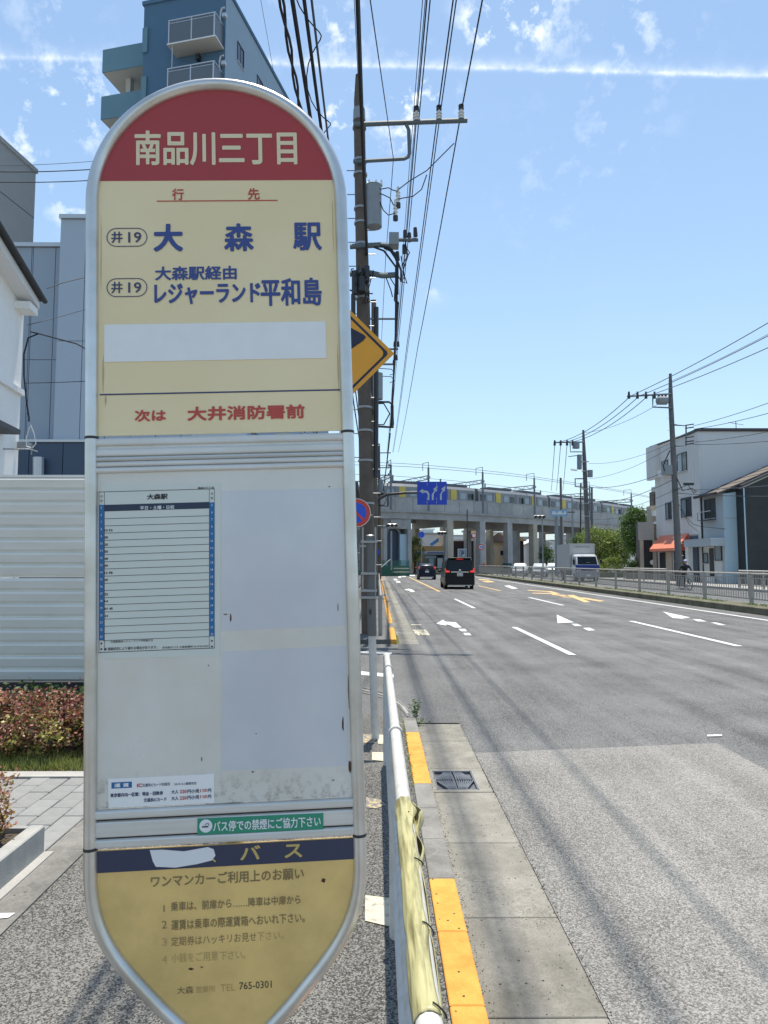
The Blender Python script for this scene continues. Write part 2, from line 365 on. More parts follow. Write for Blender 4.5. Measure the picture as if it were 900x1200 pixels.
# ================================================================== GROUND AND ROADS
def sheet(name, pts, z, m, parent=None, kind='structure'):
    mb = MB(); mb.poly([(x, y, z) for x, y in pts]); o = mb.build(name, m, parent)
    if not parent: o['kind'] = kind
    return o
def rect(x0, y0, x1, y1): return [(x0, y0), (x1, y0), (x1, y1), (x0, y1)]
M['ground'] = asphalt('ground_surface', (.13, .13, .12), (.24, .235, .22), 60, patch=.3)
sheet('ground', rect(-2500, -2500, 2500, 2500), -.14, 'ground')
RZ = -.10
sheet('road', rect(.812, -40, 11.62, 150), RZ, 'road')
sheet('junction', rect(-60, 79, 80, 93), RZ-.006, 'road')
sheet('opposite_road', rect(12.55, -40, 20.5, 150), RZ, 'road')
sheet('worn_road', [(.812, -12), (2.98, -12), (3.0, 6.16), (.812, 5.86)], RZ+.004, 'old')
sidewalk = sheet('sidewalk', rect(-1.517, -6, .24, 6.9), 0, 'walk')
mbx = MB(); mbx.quad((-1.517, 6.9, -.09), (.24, 6.9, -.09), (.24, 6.9, 0), (-1.517, 6.9, 0)); struct(mbx.build('sidewalk_end', 'kerb'))
sheet('driveway', [(-30, 8.9), (-1.0, 8.9), (-1.0, 6.9), (.24, 6.9), (.368, 6.9), (.812, 6.9), (.812, 13.45), (-30, 13.45)], RZ+.012, 'apron')
mbx = MB(); mbx.box((-9, 13.45, -.12), (.24, 80, 0)); struct(mbx.build('far_sidewalk', 'apron'))
sheet('shop_yard', rect(-40, 13.6, -9, 79), -.03, 'apron')
mbx = MB(); mbx.box((20.5, -20, -.12), (24.3, 78, .04)); struct(mbx.build('opposite_sidewalk', 'conc'))

def copies(proto_mesh, name, parent, places, m=None):
    for i, p in enumerate(places): share(name, proto_mesh, parent, p[:3], m, p[3] if len(p) > 3 else 0)

# gutter: a strip of separate concrete slabs and a grated drain
gut = thing('gutter', None, None, (0, 0, 0)); del_ = gut; struct(gut); gut['label'] = 'concrete gutter of separate slabs between kerb and asphalt'
def slab(y0, y1, x0=.366, x1=.812, z=RZ+.003, parent=gut, m='gutter', name='gutter_slab', th=.06):
    g = .003; mb = MB(); mb.bev((x0+g*.5, y0+g, z-th), (x1-.001, y1-g, z), .003); return mb.build(name, m, parent)
ys = [-3, -2.2, -1.4, -.6, .1, .9, 1.7, 2.52, 3.2, 4.02, 4.88]
for a, b in zip(ys, ys[1:]): slab(a, b)
for a, b in ((5.43, 6.24), (6.24, 6.9)): slab(a, b)
y = 13.45
while y < 42: slab(y, y+.85); y += .85
slab(42, 79)
# drain frame + grate
mb = MB(); x0, x1, y0, y1, z = .369, .806, 4.884, 5.426, RZ+.004
gx0, gx1, gy0, gy1 = .415, .715, 4.93, 5.37
for a, b in (((x0, y0), (x1, gy0)), ((x0, gy1), (x1, y1)), ((x0, gy0), (gx0, gy1)), ((gx1, gy0), (x1, gy1))): mb.box((a[0], a[1], z-.06), (b[0], b[1], z))
mb.build('drain_surround', 'gutter', gut)
M['grate'] = mat('cast_iron', (.13, .14, .16), .5, .3, col2=(.19, .20, .21), scale=20)
gr = MB(); gr.box((gx0, gy0, z-.05), (gx1, gy1, z-.022))
gr.box((gx0, gy0, z-.02), (gx0+.012, gy1, z)); gr.box((gx1-.012, gy0, z-.02), (gx1, gy1, z)); gr.box((gx0, gy0, z-.02), (gx1, gy0+.015, z)); gr.box((gx0, gy1-.015, z-.02), (gx1, gy1, z))
cxg, cyg = (gx0+gx1)/2, (gy0+gy1)/2
for k in range(15):          # bars fan out in four mirrored quarters
    t_ = (k+.5)/15
    for sx_ in (-1, 1):
        for sy_ in (-1, 1):
            if k % 2: continue
            xa = cxg + sx_*(.01+t_*.13); ya = cyg + sy_*.008; xb = cxg + sx_*(.01+t_*.05); yb = cyg+sy_*.2
            dx = .0055; gr.ext([(xa-dx, ya, z-.02), (xa+dx, ya, z-.02), (xb+dx, yb, z-.02), (xb-dx, yb, z-.02)], (0, 0, .019))
gr.build('drain_grate', 'grate', gut)

# kerb stones
def kerb_row(name, y0, y1, st, yellow, x0=.243, x1=.364, zt=.004):
    k = thing(name, None, None, (0, 0, 0)); struct(k)
    y = y0
    while y < y1-.01:
        ln = min(st, y1-y); mb = MB(); mb.bev((x0, y+.0015, -.13), (x1, y+ln-.0015, zt), .004)
        mb.build('kerb_stone', 'kerby' if any(a-.05 <= y and y+ln <= b+.05 for a, b in yellow) else 'kerb', k); y += ln
    return k
kerb_row('kerb', -1.31, 6.7, .467, [(-1.4, 3.38), (4.74, 6.2)])
mbx = MB(); mbx.ext([(.243, 6.7, -.13), (.364, 6.7, -.13), (.364, 6.7, .004), (.243, 6.7, .004)], (0, .2, 0))
kerb_row('far_kerb', 13.45, 79, 1.2, [(13.5, 16.0), (17.0, 30.3), (32, 52), (55, 70)])

# lines and arrows on the road
_lp = [0]
def lane_paint(name, pts, m='wpaint', z=RZ+.008, lab=None):
    _lp[0] += 1; return sheet(name, pts, z+.0003*(_lp[0] % 12), m)
def dash(x, y0, y1, w=.13, m='wpaint'): lane_paint('lane_line', [(x-w/2, y0), (x+w/2, y0), (x+w/2, y1), (x-w/2, y1)], m)
for y0, y1 in ((11.9, 17.0), (24.0, 30.0)): dash(3.36, y0, y1)
for y0, y1 in ((13.1, 18.7), (25.5, 31.2)): dash(6.88, y0, y1, .15)
dash(3.36, 37.5, 74, .15, 'ypaint'); dash(6.88, 38.5, 47, .15, 'ypaint'); dash(6.88, 50, 74, .15, 'ypaint')
dash(10.72, -10, 76, .16)
def gp(px, py): p = gnd(px, py, RZ+.008); return (p.x, p.y)
def arrow(px):
    for k in px: lane_paint('road_arrow', [gp(*q) for q in k])
arrow([[(511, 731), (519, 726.3), (522, 728.6), (534, 729.2), (541, 735.5), (533, 735.5), (528, 732.8), (523, 731.6), (523, 733.2)],
       [(537, 737), (545, 737), (547.5, 740), (540.5, 740)], [(542.5, 741.8), (550, 741.8), (552.5, 744.6), (545, 744.6)]])
arrow([[(652.5, 720.3), (672.5, 729.3), (653.3, 730.2)], [(669.5, 731), (676, 731), (682, 733.6), (674, 733.6)], [(683, 735.8), (691, 735.6), (697.5, 738.6), (689, 739)]])
arrow([[(776.5, 716.6), (809, 723.5), (799, 725), (788.5, 724.2)], [(811, 725.6), (819.5, 725.6), (828.5, 728.4), (818, 728.2)], [(832.5, 729.2), (840, 729.6), (851, 732.6), (843, 732.6)]])
arrow([[(590.5, 686.5), (597, 686), (607.5, 689.6), (600, 690)]]); arrow([[(473, 691), (479, 689.8), (483, 690.6), (486.5, 693.6), (481.5, 693.8), (479.5, 692.3)]])
arrow([[(461, 678.5), (465, 678.3), (466, 680), (462, 680.2)], [(466.5, 675.5), (470, 675.3), (470.5, 676.8), (467, 677)]])
for q in ([(478, 673.8), (486, 673.8), (486.5, 675), (478, 675)], [(470, 674.5), (475, 674.3), (476, 676), (471, 676)], [(463, 681), (468, 680.8), (470, 682.6), (465, 683)]): arrow([q])
# yellow slow-zone lettering strokes
for q in ([(618, 691.4), (645, 692.8), (646, 693.6), (619, 692.2)], [(622, 694.6), (648, 695.2), (652, 696.2), (626, 695.5)], [(646, 692.8), (656, 695.6), (651, 696), (641, 693.3)],
          [(648, 696), (664, 697.6), (662, 698.6), (646, 697)], [(664, 697.4), (672, 697.2), (692, 705.6), (685, 705.9)], [(672, 699.4), (684, 700.6), (690, 702), (677, 700.8)], [(684, 700.2), (709, 704.4), (703, 705), (680, 701.3)],
          [(656, 699), (668, 699.4), (672, 700.4), (660, 700)], [(560, 678.5), (573, 679.4), (574, 680.4), (562, 679.6)], [(564, 681.2), (576, 680.8), (580, 682.2), (570, 682.6)]): lane_paint('yellow_road_mark', [gp(*a) for a in q], 'ypaint')
# worn lettering for motorcycles ("two wheel") at lane one
mbx = MB()
for s_, bx_ in (('二', (484, 739.5, 500, 732)), ('輪', (487, 745, 505, 738.5))):
    a, b = gnd(bx_[0], bx_[1], RZ), gnd(bx_[2], bx_[1], RZ); c = gnd(bx_[0], bx_[3], RZ); sk = Vector((0, c.y-a.y, 0))
    text(mbx, s_, (a.x, a.y, RZ+.009), (1, 0, 0), (0, 1, 0), b.x-a.x, c.y-a.y, .03)
struct(mbx.build('road_lettering', 'wpaint_old'))
# marks on the pavement and driveway
for q, m_ in (([(428, 1050), (471, 1055), (474, 1091), (428, 1080)], 'wpaint_old'), ([(425, 861), (440, 861), (440, 871), (425, 871)], 'ypaint_old'), ([(442, 861), (453, 862), (454, 872.5), (443, 872)], 'wpaint_old'),
              ([(436, 882), (453, 882), (454, 893), (436, 891)], 'wpaint_old'), ([(429, 935), (446, 938), (452, 944), (442, 948), (429, 947)], 'ypaint_old')):
    sheet('pavement_mark', [(gnd(*a).x, gnd(*a).y) for a in q], .004, m_)
for q in ([(380, 763), (459, 765.8), (459, 767.8), (380, 765)], [(400, 786), (461, 791.6), (461.5, 795.4), (400, 790.5)]):
    sheet('stop_line', [(gnd(a[0], a[1], RZ).x, gnd(a[0], a[1], RZ).y) for a in q], RZ+.018, 'wpaint')
sheet('paint_tick', [gp(829, 861), gp(846, 860.6), (gp(846, 862.6)), gp(829, 863)], RZ+.009, 'wpaint')

# ---- left verge: concrete edging, block paving, planter
mb = MB(); mb.box((-1.72, -4, -.05), (-1.519, 4.9, .006)); struct(mb.build('concrete_edging', 'kerb'))
mb = MB(); mb.box((-1.722, -4, -.05), (-1.672, 3.66, .012)); struct(mb.build('mortar_strip', 'conc'))
sheet('white_mark', [(gnd(*a).x, gnd(*a).y) for a in ((-8, 1073), (18, 1072.5), (10, 1078), (-8, 1080))], .010, 'wpaint')
pav = thing('block_paving', None, None, (0, 0, 0)); struct(pav)
pm = MB(); pm.bev((-.066, -.137, -.05), (.066, .137, 0), .004); pmesh = pm.build('paver', 'paver', pav, loc=(-1.80, 3.80, .004)).data
for i in range(17):
    for j in range(-1, 6):
        x = -1.80-i*.137; yy = 3.80+j*.28 + (.14 if i % 2 else 0) - .04
        if (i, j) == (0, 0) or yy > 4.90: continue
        share('paver', pmesh, pav, (x, yy, .004+rnd.uniform(-.002, .002)))
sheet('paving_joints', rect(-4.2, 3.6, -1.722, 4.9), -.006, 'soil')
mb = MB(); mb.box((-6, 4.90, -.05), (-1.1, 5.02, .012)); struct(mb.build('garden_edging', 'conc'))
sheet('lawn_soil', rect(-9, 5.06, -1.1, 8.9), .0, 'soil')
sheet('side_walkway', rect(-1.1, 4.9, -1.51, 8.9), -.002, 'apron')
pl = thing('planter_kerb', 'low grey concrete block kerb edging the planted bed beside the paving', 'planter kerb', (-1.77, 3.66, 0))
for a, b in ((3.02, 3.66), (2.42, 3.015), (1.82, 2.415), (1.2, 1.815)):
    mb = MB(); mb.bev((-1.80, a, -.05), (-1.722, b, .145), .006); mb.build('block', 'block', pl)
sheet('planter_soil', rect(-4.5, 1.0, -1.8, 3.62), .118, 'soil')
mb = MB(); mb.box((-4.5, 3.62, -.04), (-1.80, 3.655, .142)); mb.build('back_edge', 'block', pl)

# ================================================================== FOLIAGE
def leafmat(name, cols, rough=.5, trans=.25):
    m = bpy.data.materials.new(name); m.use_nodes = True; t = m.node_tree; b = t.nodes['Principled BSDF']
    g = N(t, 'ShaderNodeNewGeometry')
    r = N(t, 'ShaderNodeValToRGB'); r.color_ramp.interpolation = 'LINEAR'; e = r.color_ramp.elements
    e[0].color = (*cols[0], 1); e[-1].color = (*cols[-1], 1)
    for i, c in enumerate(cols[1:-1]): k = e.new((i+1)/(len(cols)-1)); k.color = (*c, 1)
    t.links.new(g.outputs['Random Per Island'], r.inputs[0]); t.links.new(r.outputs[0], b.inputs['Base Color'])
    b.inputs['Roughness'].default_value = rough
    tr = N(t, 'ShaderNodeBsdfTranslucent'); t.links.new(r.outputs[0], tr.inputs[0]); ms = N(t, 'ShaderNodeMixShader'); ms.inputs[0].default_value = trans
    t.links.new(b.outputs[0], ms.inputs[1]); t.links.new(tr.outputs[0], ms.inputs[2]); t.links.new(ms.outputs[0], t.nodes['Material Output'].inputs[0])
    return m
M['leafred'] = leafmat('reddish_leaves', [(.02, .035, .01), (.035, .05, .015), (.20, .05, .045), (.42, .15, .12), (.30, .22, .06), (.52, .26, .21), (.10, .03, .025)])
M['leafnew'] = leafmat('lime_leaves', [(.10, .16, .03), (.34, .32, .08), (.55, .48, .14), (.60, .42, .26)])
M['leafpink'] = leafmat('coral_leaves', [(.08, .10, .03), (.40, .16, .10), (.52, .26, .18), (.55, .45, .12), (.22, .06, .05)])
M['leafdk'] = leafmat('dark_leaves', [(.02, .045, .012), (.045, .085, .02), (.08, .13, .03)])
M['leafg'] = leafmat('green_leaves', [(.035, .08, .02), (.07, .15, .03), (.12, .21, .045), (.19, .27, .06)])
M['leafy'] = leafmat('yellow_green_leaves', [(.06, .12, .02), (.14, .22, .04), (.26, .32, .06), (.34, .36, .09)])
M['grass'] = leafmat('grass_blades', [(.10, .16, .03), (.24, .28, .06), (.42, .40, .13), (.17, .22, .05)])
M['bark'] = mat('bark', (.07, .05, .035), .9, col2=(.12, .09, .06), scale=20)
def leaf(mb, p, s, q=None, asp=.5, flat=.0):
    d = Vector((q.gauss(0, 1), q.gauss(0, 1), q.gauss(0, .7)+.15)).normalized(); n = Vector((q.gauss(0, 1), q.gauss(0, 1), q.gauss(0, 1)+flat)).normalized()
    a = d.cross(n); a = a.normalized() if a.length > 1e-4 else Vector((1, 0, 0)); k = s*q.uniform(.7, 1.3)
    mb.quad(p, p+d*k*.5+a*k*asp*.5, p+d*k, p+d*k*.5-a*k*asp*.5)
def clumpy(mb, c, rad, nclump, nleaf, s, q, cr=.28, asp=.55, low=-1.0):
    """leaves gathered in clumps spread through an uneven ellipsoid"""
    c = Vector(c); rad = Vector(rad)
    for i in range(nclump):
        while True:
            u = Vector((q.uniform(-1, 1), q.uniform(-1, 1), q.uniform(low, 1)))
            if u.length < 1: break
        u = u.normalized()*(u.length**.45)
        cc = c + Vector((u.x*rad.x, u.y*rad.y, u.z*rad.z))*(1 + .22*noise.noise(u*2.2+c)); r_ = cr*q.uniform(.6, 1.3)
        for j in range(nleaf):
            v = Vector((q.gauss(0, .5), q.gauss(0, .5), q.gauss(0, .38)))*r_
            leaf(mb, cc+v, s, q, asp, .6)
# trimmed red-leaved shrubs in front of the white fence
def shrub(name, label, c, rad, ncl, nl, s, m, seed, group, stems=14, cr=.09):
    q = random.Random(seed); t_ = thing(name, label, 'shrub', (c[0], c[1], 0), group)
    sm = MB()
    for i in range(stems):
        a = q.uniform(0, 6.28); k = q.uniform(.1, .8); top = Vector((c[0]+math.cos(a)*rad[0]*k, c[1]+math.sin(a)*rad[1]*k, c[2]+rad[2]*q.uniform(-.2, .7)))
        b_ = Vector((c[0]+math.cos(a)*.08, c[1]+math.sin(a)*.08, 0)); md = b_.lerp(top, .5)+Vector((q.gauss(0, .03), q.gauss(0, .03), .02)); sm.tube([b_, md, top], [.008, .005, .002], 4)
    sm.build('stem', 'bark', t_)
    mb = MB(); clumpy(mb, c, rad, ncl, nl, s, q, cr, .55, -.75); o = mb.build('foliage', m, t_, fixn=False); stuff(o)
    if m == 'leafred':
        mb = MB(); clumpy(mb, (c[0]+.05, c[1]-rad[1]*.55, c[2]-.03), (rad[0]*.8, rad[1]*.5, rad[2]*.75), 26, 40, s, q, cr*.8, .55, -.6); o = mb.build('new_leaves', 'leafnew', t_, fixn=False); stuff(o)
    return t_
shrub('shrub', 'red and yellow leaved shrub at the picture edge before the white fence', (-3.45, 5.66, .24), (.62, .44, .21), 150, 48, .034, 'leafred', 1, 'clipped shrubs before the fence')
shrub('shrub', 'yellow tipped clipped shrub in the middle of the row below the fence', (-2.78, 5.60, .235), (.50, .42, .20), 150, 48, .034, 'leafred', 2, 'clipped shrubs before the fence')
shrub('shrub', 'clipped shrub nearest the sign, dark inside with coral leaf tips', (-2.05, 5.72, .24), (.44, .42, .19), 130, 48, .034, 'leafred', 3, 'clipped shrubs before the fence')
shrub('dark_hedge', 'dark green hedge mass behind the red shrubs under the fence', (-2.9, 6.6, .15), (1.7, .3, .10), 300, 22, .05, 'leafdk', 4, None, 10, .12)
shrub('azalea', 'small coral leaved bush in the planted bed behind the concrete block', (-1.96, 3.45, .29), (.15, .16, .20), 95, 20, .024, 'leafpink', 5, None, 26, .045)
# grass strip
q = random.Random(9); mb = MB()
for i in range(14000):
    x = q.uniform(-6, -1.1); yy = 5.06+abs(q.gauss(0, .28)); h = q.uniform(.02, .06)*(1.4-.5*min(1, (yy-5.06)/.5)); a = q.uniform(0, 6.28); b_ = Vector((x, yy, .0)); w = .004
    tip = b_+Vector((q.gauss(0, .02), q.gauss(0, .02), h)); dx = Vector((math.cos(a)*w, math.sin(a)*w, 0)); mb.tri(b_-dx, b_+dx, tip)
o = mb.build('grass', 'grass', fixn=False); stuff(o); o['label'] = 'short grass strip under the shrubs by the paving edge'
# weed in the gutter
w0 = gnd(487, 840, -.02); wd = thing('weed', 'small green weed sprouting where the kerb ends at the driveway', 'weed', (w0.x, w0.y, -.08)); mb = MB(); sm = MB(); q = random.Random(5)
for k in range(5):
    tp = w0+Vector((q.gauss(0, .025), q.gauss(0, .02), q.uniform(.07, .2))); sm.tube([w0+Vector((0, 0, -.07)), tp], [.003, .001], 4)
    for i in range(22):
        leaf(mb, w0.lerp(tp, (i+1)/22), .032, q, .4)
for i in range(60): leaf(mb, w0+Vector((q.gauss(0, .05), q.gauss(0, .05), -.06+abs(q.gauss(0, .02)))), .03, q, .4)
sm.build('stem', 'leafg', wd); mb.build('leaves', 'leafg', wd, fixn=False)
q = random.Random(6); mb = MB()
for i in range(500):
    yy = q.choice((q.uniform(13.5, 15), q.uniform(15, 40))); leaf(mb, Vector((.38+q.gauss(0, .02), yy, -.09)), .04, q, .4)
for i in range(260): leaf(mb, Vector((.238+q.gauss(0, .006), q.uniform(4.7, 6.6), .004)), .018, q, .4)
o = mb.build('kerb_weeds', 'grass', fixn=False); stuff(o)

# grit and crumbs gathered in the gutter corner and along the asphalt seam
q = random.Random(44); mb = MB()
for i in range(3600):
    k_ = q.random(); y = 1.0+6.5*q.random()**1.3
    if k_ < .45: x, z = .372+abs(q.gauss(0, .018)), RZ+.004
    elif k_ < .65: x, z = .812+q.gauss(0, .010), RZ+.006
    elif k_ < .8: x, z = .236-abs(q.gauss(0, .014)), .001
    else: x, z = q.uniform(.38, .80), RZ+.004
    s_ = q.uniform(.0012, .0045)*(1 if k_ < .8 else .8); a = q.uniform(0, 6.28); p_ = Vector((x, y, z)); e1_ = Vector((math.cos(a), math.sin(a), 0))*s_; e2_ = Vector((-math.sin(a), math.cos(a), 0))*s_*.7
    mb.tri(p_-e1_-e2_, p_+e1_-e2_, p_+Vector((0, 0, s_*.8))); mb.tri(p_+e1_-e2_, p_+e2_, p_+Vector((0, 0, s_*.8))); mb.tri(p_+e2_, p_-e1_-e2_, p_+Vector((0, 0, s_*.8)))
o = mb.build('grit', mat('dark_grit', (.06, .052, .042), .95, col2=(.16, .14, .11), scale=90, world=True), fixn=False); stuff(o)
# curved kerb line of the driveway mouth
for k, dz in ((0, 0), (1, .05), (2, .10)):
    pts = [gnd(x_, y_-k*3.0, RZ+.02) for x_, y_ in ((424, 811), (440, 814.5), (454, 819), (465, 825), (473, 832), (478, 839))]
    mb = MB()
    for a, b in zip(pts, pts[1:]):
        n_ = (b-a).cross(Vector((0, 0, 1))).normalized()*.012; mb.quad(a-n_, b-n_, b+n_, a+n_)
    struct(mb.build('driveway_seam', 'kerb' if k != 1 else 'conc', fixn=False))

# ================================================================== BUS STOP SIGN
ST = Vector((-0.26603174, 1.14489829, 1.7120547))
SX = Vector((0.99867299, 0.03946247, 0.03309037)); SY = Vector((-0.03905174, 0.99915303, -0.01296825)); SZ = Vector((-0.0335741, 0.01165881, 0.99936823))
def sp(u, v, f=0.0): return ST + SX*u + SZ*v - SY*f         # f metres in front of the board's mid plane
def suv(px, py, f=.004):
    r_ = ray(px, py); pl = ST - SY*f; k = (pl-EYE).dot(SY)/r_.dot(SY); d_ = EYE+r_*k-ST; return d_.dot(SX), d_.dot(SZ)
bs = thing('bus_stop_sign', 'tall round-topped cream and red bus stop sign board with timetable in a steel tube frame', 'bus stop sign', (-.25, 1.15, 0))
HW, R0, CV = .2142, .0108, .4167
M['cream'] = mat('cream_board', (.93, .77, .47), .35, col2=(.88, .72, .42), scale=4, amt=1, spec=.4)
M['mustard'] = mat('mustard_board', (.88, .60, .22), .4, col2=(.62, .42, .15), scale=7, amt=1, ramp=(.40, .72), detail=9)
M['red'] = mat('faded_red_print', (.44, .050, .050), .35, col2=(.38, .046, .046), scale=3)
M['redt'] = mat('red_print', (.55, .07, .05), .4); M['blue'] = mat('blue_print', (.045, .075, .26), .4); M['navyt'] = mat('navy_print', (.05, .06, .14), .4)
M['navy'] = mat('navy_band', (.035, .045, .095), .4, col2=(.06, .06, .09), scale=8)
M['blkt'] = mat('black_print', (.025, .025, .025), .5); M['fadet'] = mat('brown_faded_print', (.27, .19, .08), .5); M['fade2'] = mat('nearly_gone_print', (.52, .37, .14), .5); M['creamt'] = mat('cream_print', (.82, .70, .45), .4)
M['gold'] = mat('gold_print', (.60, .44, .15), .4); M['paper'] = mat('white_sticker', (.90, .89, .87), .5, col2=(.85, .84, .83), scale=30, amt=.6); M['paper2'] = mat('timetable_paper', (.70, .72, .66), .25, col2=(.64, .66, .60), scale=4)
M['whitet'] = mat('white_print', (.80, .81, .82), .5); M['tblue'] = mat('timetable_blue', (.015, .14, .36), .35); M['tgreen'] = mat('green_sticker', (.03, .29, .17), .4); M['tdark'] = mat('timetable_header', (.02, .035, .07), .4)
# acrylic plate with grime at its edges
m = bpy.data.materials.new('grimy_acrylic_plate'); m.use_nodes = True; t = m.node_tree; b = t.nodes['Principled BSDF']; g = N(t, 'ShaderNodeTexCoord'); V = g.outputs['Object']
n_ = N(t, 'ShaderNodeTexNoise', i_Scale=5.0, i_Detail=9.0, i_Roughness=.62); t.links.new(V, n_.inputs['Vector'])
r_ = N(t, 'ShaderNodeValToRGB'); e = r_.color_ramp.elements; e[0].position = .32; e[0].position = .38; e[0].color = (.70, .66, .58, 1); e[1].position = .66; e[1].color = (.76, .735, .68, 1); L(t, n_, r_)
nb_ = N(t, 'ShaderNodeTexNoise', i_Scale=60.0, i_Detail=6.0, i_Roughness=.7); t.links.new(V, nb_.inputs['Vector'])
sx_ = N(t, 'ShaderNodeSeparateXYZ'); t.links.new(V, sx_.inputs[0])
low = math_(t, 'SUBTRACT', 1.0, math_(t, 'MULTIPLY', math_(t, 'SUBTRACT', sx_.outputs[2], 1.105), 16.0), True)       # dust settles above the lower rail
k_ = math_(t, 'MULTIPLY', low, math_(t, 'MULTIPLY', math_(t, 'SUBTRACT', nb_.outputs[0], .50), 5.0, True))
xx = N(t, 'ShaderNodeMixRGB'); t.links.new(k_, xx.inputs[0]); L(t, r_, xx, 0, 1); xx.inputs[2].default_value = (.13, .085, .045, 1); L(t, xx, b)
rr_ = N(t, 'ShaderNodeMapRange', n_1=.35, n_2=.65, n_3=.10, n_4=.30); L(t, n_, rr_); t.links.new(rr_.outputs[0], b.inputs['Roughness']); b.inputs['Coat Weight'].default_value = .5; b.inputs['Coat Roughness'].default_value = .12
M['plate'] = m
def arc(hw, n=40, cv=CV): return [(hw*math.cos(math.pi*i/n), cv+hw*math.sin(math.pi*i/n)) for i in range(n+1)]
def lower(hw):
    """right half outline going down to the pointed, rounded tip"""
    p = []; k = hw/HW
    def bez(a, b, c, d, n):
        return [tuple(((1-t)**3*a[i]+3*(1-t)**2*t*b[i]+3*(1-t)*t*t*c[i]+t**3*d[i]) for i in (0, 1)) for t in [j/n for j in range(n+1)]]
    off = HW-hw
    p = bez((hw, -.70), (hw, -.80+off*.2), (.165-off, -.842+off*.6), (.105-off*.5, -.908+off*.8), 16)[1:]
    p += bez((.105-off*.5, -.908+off*.8), (.06, -.952+off), (.04, -.975+off), (0, -.98+off), 8)[1:]
    return p
outl = arc(HW) 
lo_r = lower(HW); path = outl + [(-HW, -.66)] + [(-u, v) for u, v in lo_r] + [(u, v) for u, v in reversed(lo_r[:-1])] + [(HW, -.66)]
TT, BB = .0028, -.6605          # joints of the frame
def seg(pts): return [sp(u, v) for u, v in pts]
up_ = [(HW, TT+.002)] + [(HW, .2)] + outl + [(-HW, .2), (-HW, TT+.002)]
mid_l = [(-HW, TT-.002), (-HW, -.3), (-HW, BB+.002)]; mid_r = [(HW, TT-.002), (HW, -.3), (HW, BB+.002)]
lw_ = [(-HW, BB-.002), (-HW, -.70)] + [(-u, v) for u, v in lo_r] + [(u, v) for u, v in reversed(lo_r[:-1])] + [(HW, -.70), (HW, BB-.002)]
for pts in (up_, mid_l, mid_r, lw_): MB().tube(seg(pts), R0, 16).build('frame_tube', 'tube', bs, smooth=True)
for sgn in (-1, 1):
    for v in (TT, BB): MB().tube([sp(sgn*HW, v-.0022), sp(sgn*HW, v+.0022)], R0+.0006, 16).build('joint_ring', 'dark', bs)
def board(name, pts, m, f0, f1, parent=bs):
    mb = MB(); mb.ext([sp(u, v, f0) for u, v in pts], -SY*(f1-f0)); return mb.build(name, m, parent)
IW = HW-.006
ub = board('upper_board', arc(IW) + [(-IW, .006), (IW, .006)], 'cream', -.004, .0)
rv_ = suv(253, 210)[1]; aa = math.asin((rv_-CV)/IW); nA = 36
redp = [(IW*math.cos(aa+(math.pi-2*aa)*i/nA), CV+IW*math.sin(aa+(math.pi-2*aa)*i/nA)) for i in range(nA+1)]
board('red_panel', redp, 'red', .0002, .0006)
lwb = [(u, v) for u, v in lower(IW)]
board('lower_board', [(IW, -.665)] + lwb + [(-u, v) for u, v in reversed(lwb[:-1])] + [(-IW, -.665)], 'mustard', -.004, .0)
nv_ = suv(265, 1016)[1]
board('navy_band', [(-IW, -.6655), (-IW, nv_), (IW, nv_), (IW, -.6655)], 'navy', .0002, .0008)
pb0, pb1 = -.600, -.058
board('plate', [(-IW, pb0), (IW, pb0), (IW, pb1), (-IW, pb1)], 'plate', -.004, .001)
def rail(v0, v1, f, m='alu'):
    mb = MB(); n = 8; rr = .0035
    prof = [(v0, -.004), (v0, f-rr), (v0+rr*.4, f-rr*.2), (v0+rr, f), (v1-rr, f), (v1-rr*.4, f-rr*.2), (v1, f-rr), (v1, -.004)]
    mb.ext([sp(-IW-.002, v, ff) for v, ff in prof], SX*(2*IW+.004)); return mb.build('crossbar', m, bs)
M['alul'] = mat('aluminium_strip', (.74, .73, .70), .42, .3, col2=(.62, .60, .54), scale=6, stretch=(1, 1, 14), amt=.7)
for v0, v1, f in ((-.0125, .001, .006), (-.0155, -.0135, .002), (-.030, -.016, .0045), (-.0375, -.0305, .0055), (-.0475, -.038, .0045), (-.058, -.048, .006)): rail(v0, v1, f, 'alul')
for v0, v1, f in ((-.616, -.602, .006), (-.6445, -.619, .0045), (-.6605, -.6465, .006)): rail(v0, v1, f, 'alul')
for v, f_ in ((-.0143, .0026), (-.6175, .0026), (-.6455, .0026), (-.0345, .0056)):
    board('shadow_gap', [(-IW, v-.0009), (IW, v-.0009), (IW, v+.0009), (-IW, v+.0009)], 'dark' if v != -.0345 else 'alu', -.003, f_ if v == -.0345 else .001)
def T(s, x0, x1, yc, h, m, bold=0.0, f=.0009, name='lettering', parent=bs, xz=True):
    """print a text between two picture columns; yc = its middle row, h = its height in rows"""
    a = suv(x0, yc); b_ = suv(x1, yc); vc = suv((x0+x1)/2, yc)[1]; hh = abs(suv((x0+x1)/2, yc-h/2)[1]-suv((x0+x1)/2, yc+h/2)[1])
    mb = MB(); text(mb, s, sp(a[0], vc-hh/2, f), SX, SZ, b_[0]-a[0], hh, bold); return mb.build(name, m, parent, fixn=False)
def Bx(x0, x1, yc, h, m, f=.0008, name='printed_line', th=.0003, parent=bs):
    a = suv(x0, yc); b_ = suv(x1, yc); vc = suv((x0+x1)/2, yc)[1]; hh = abs(suv((x0+x1)/2, yc-h/2)[1]-suv((x0+x1)/2, yc+h/2)[1])
    return board(name, [(a[0], vc-hh/2), (b_[0], vc-hh/2), (b_[0], vc+hh/2), (a[0], vc+hh/2)], m, f-th, f, parent)
T('南品川三丁目', 157, 348, 172, 41, 'creamt', .028, f=.0011)
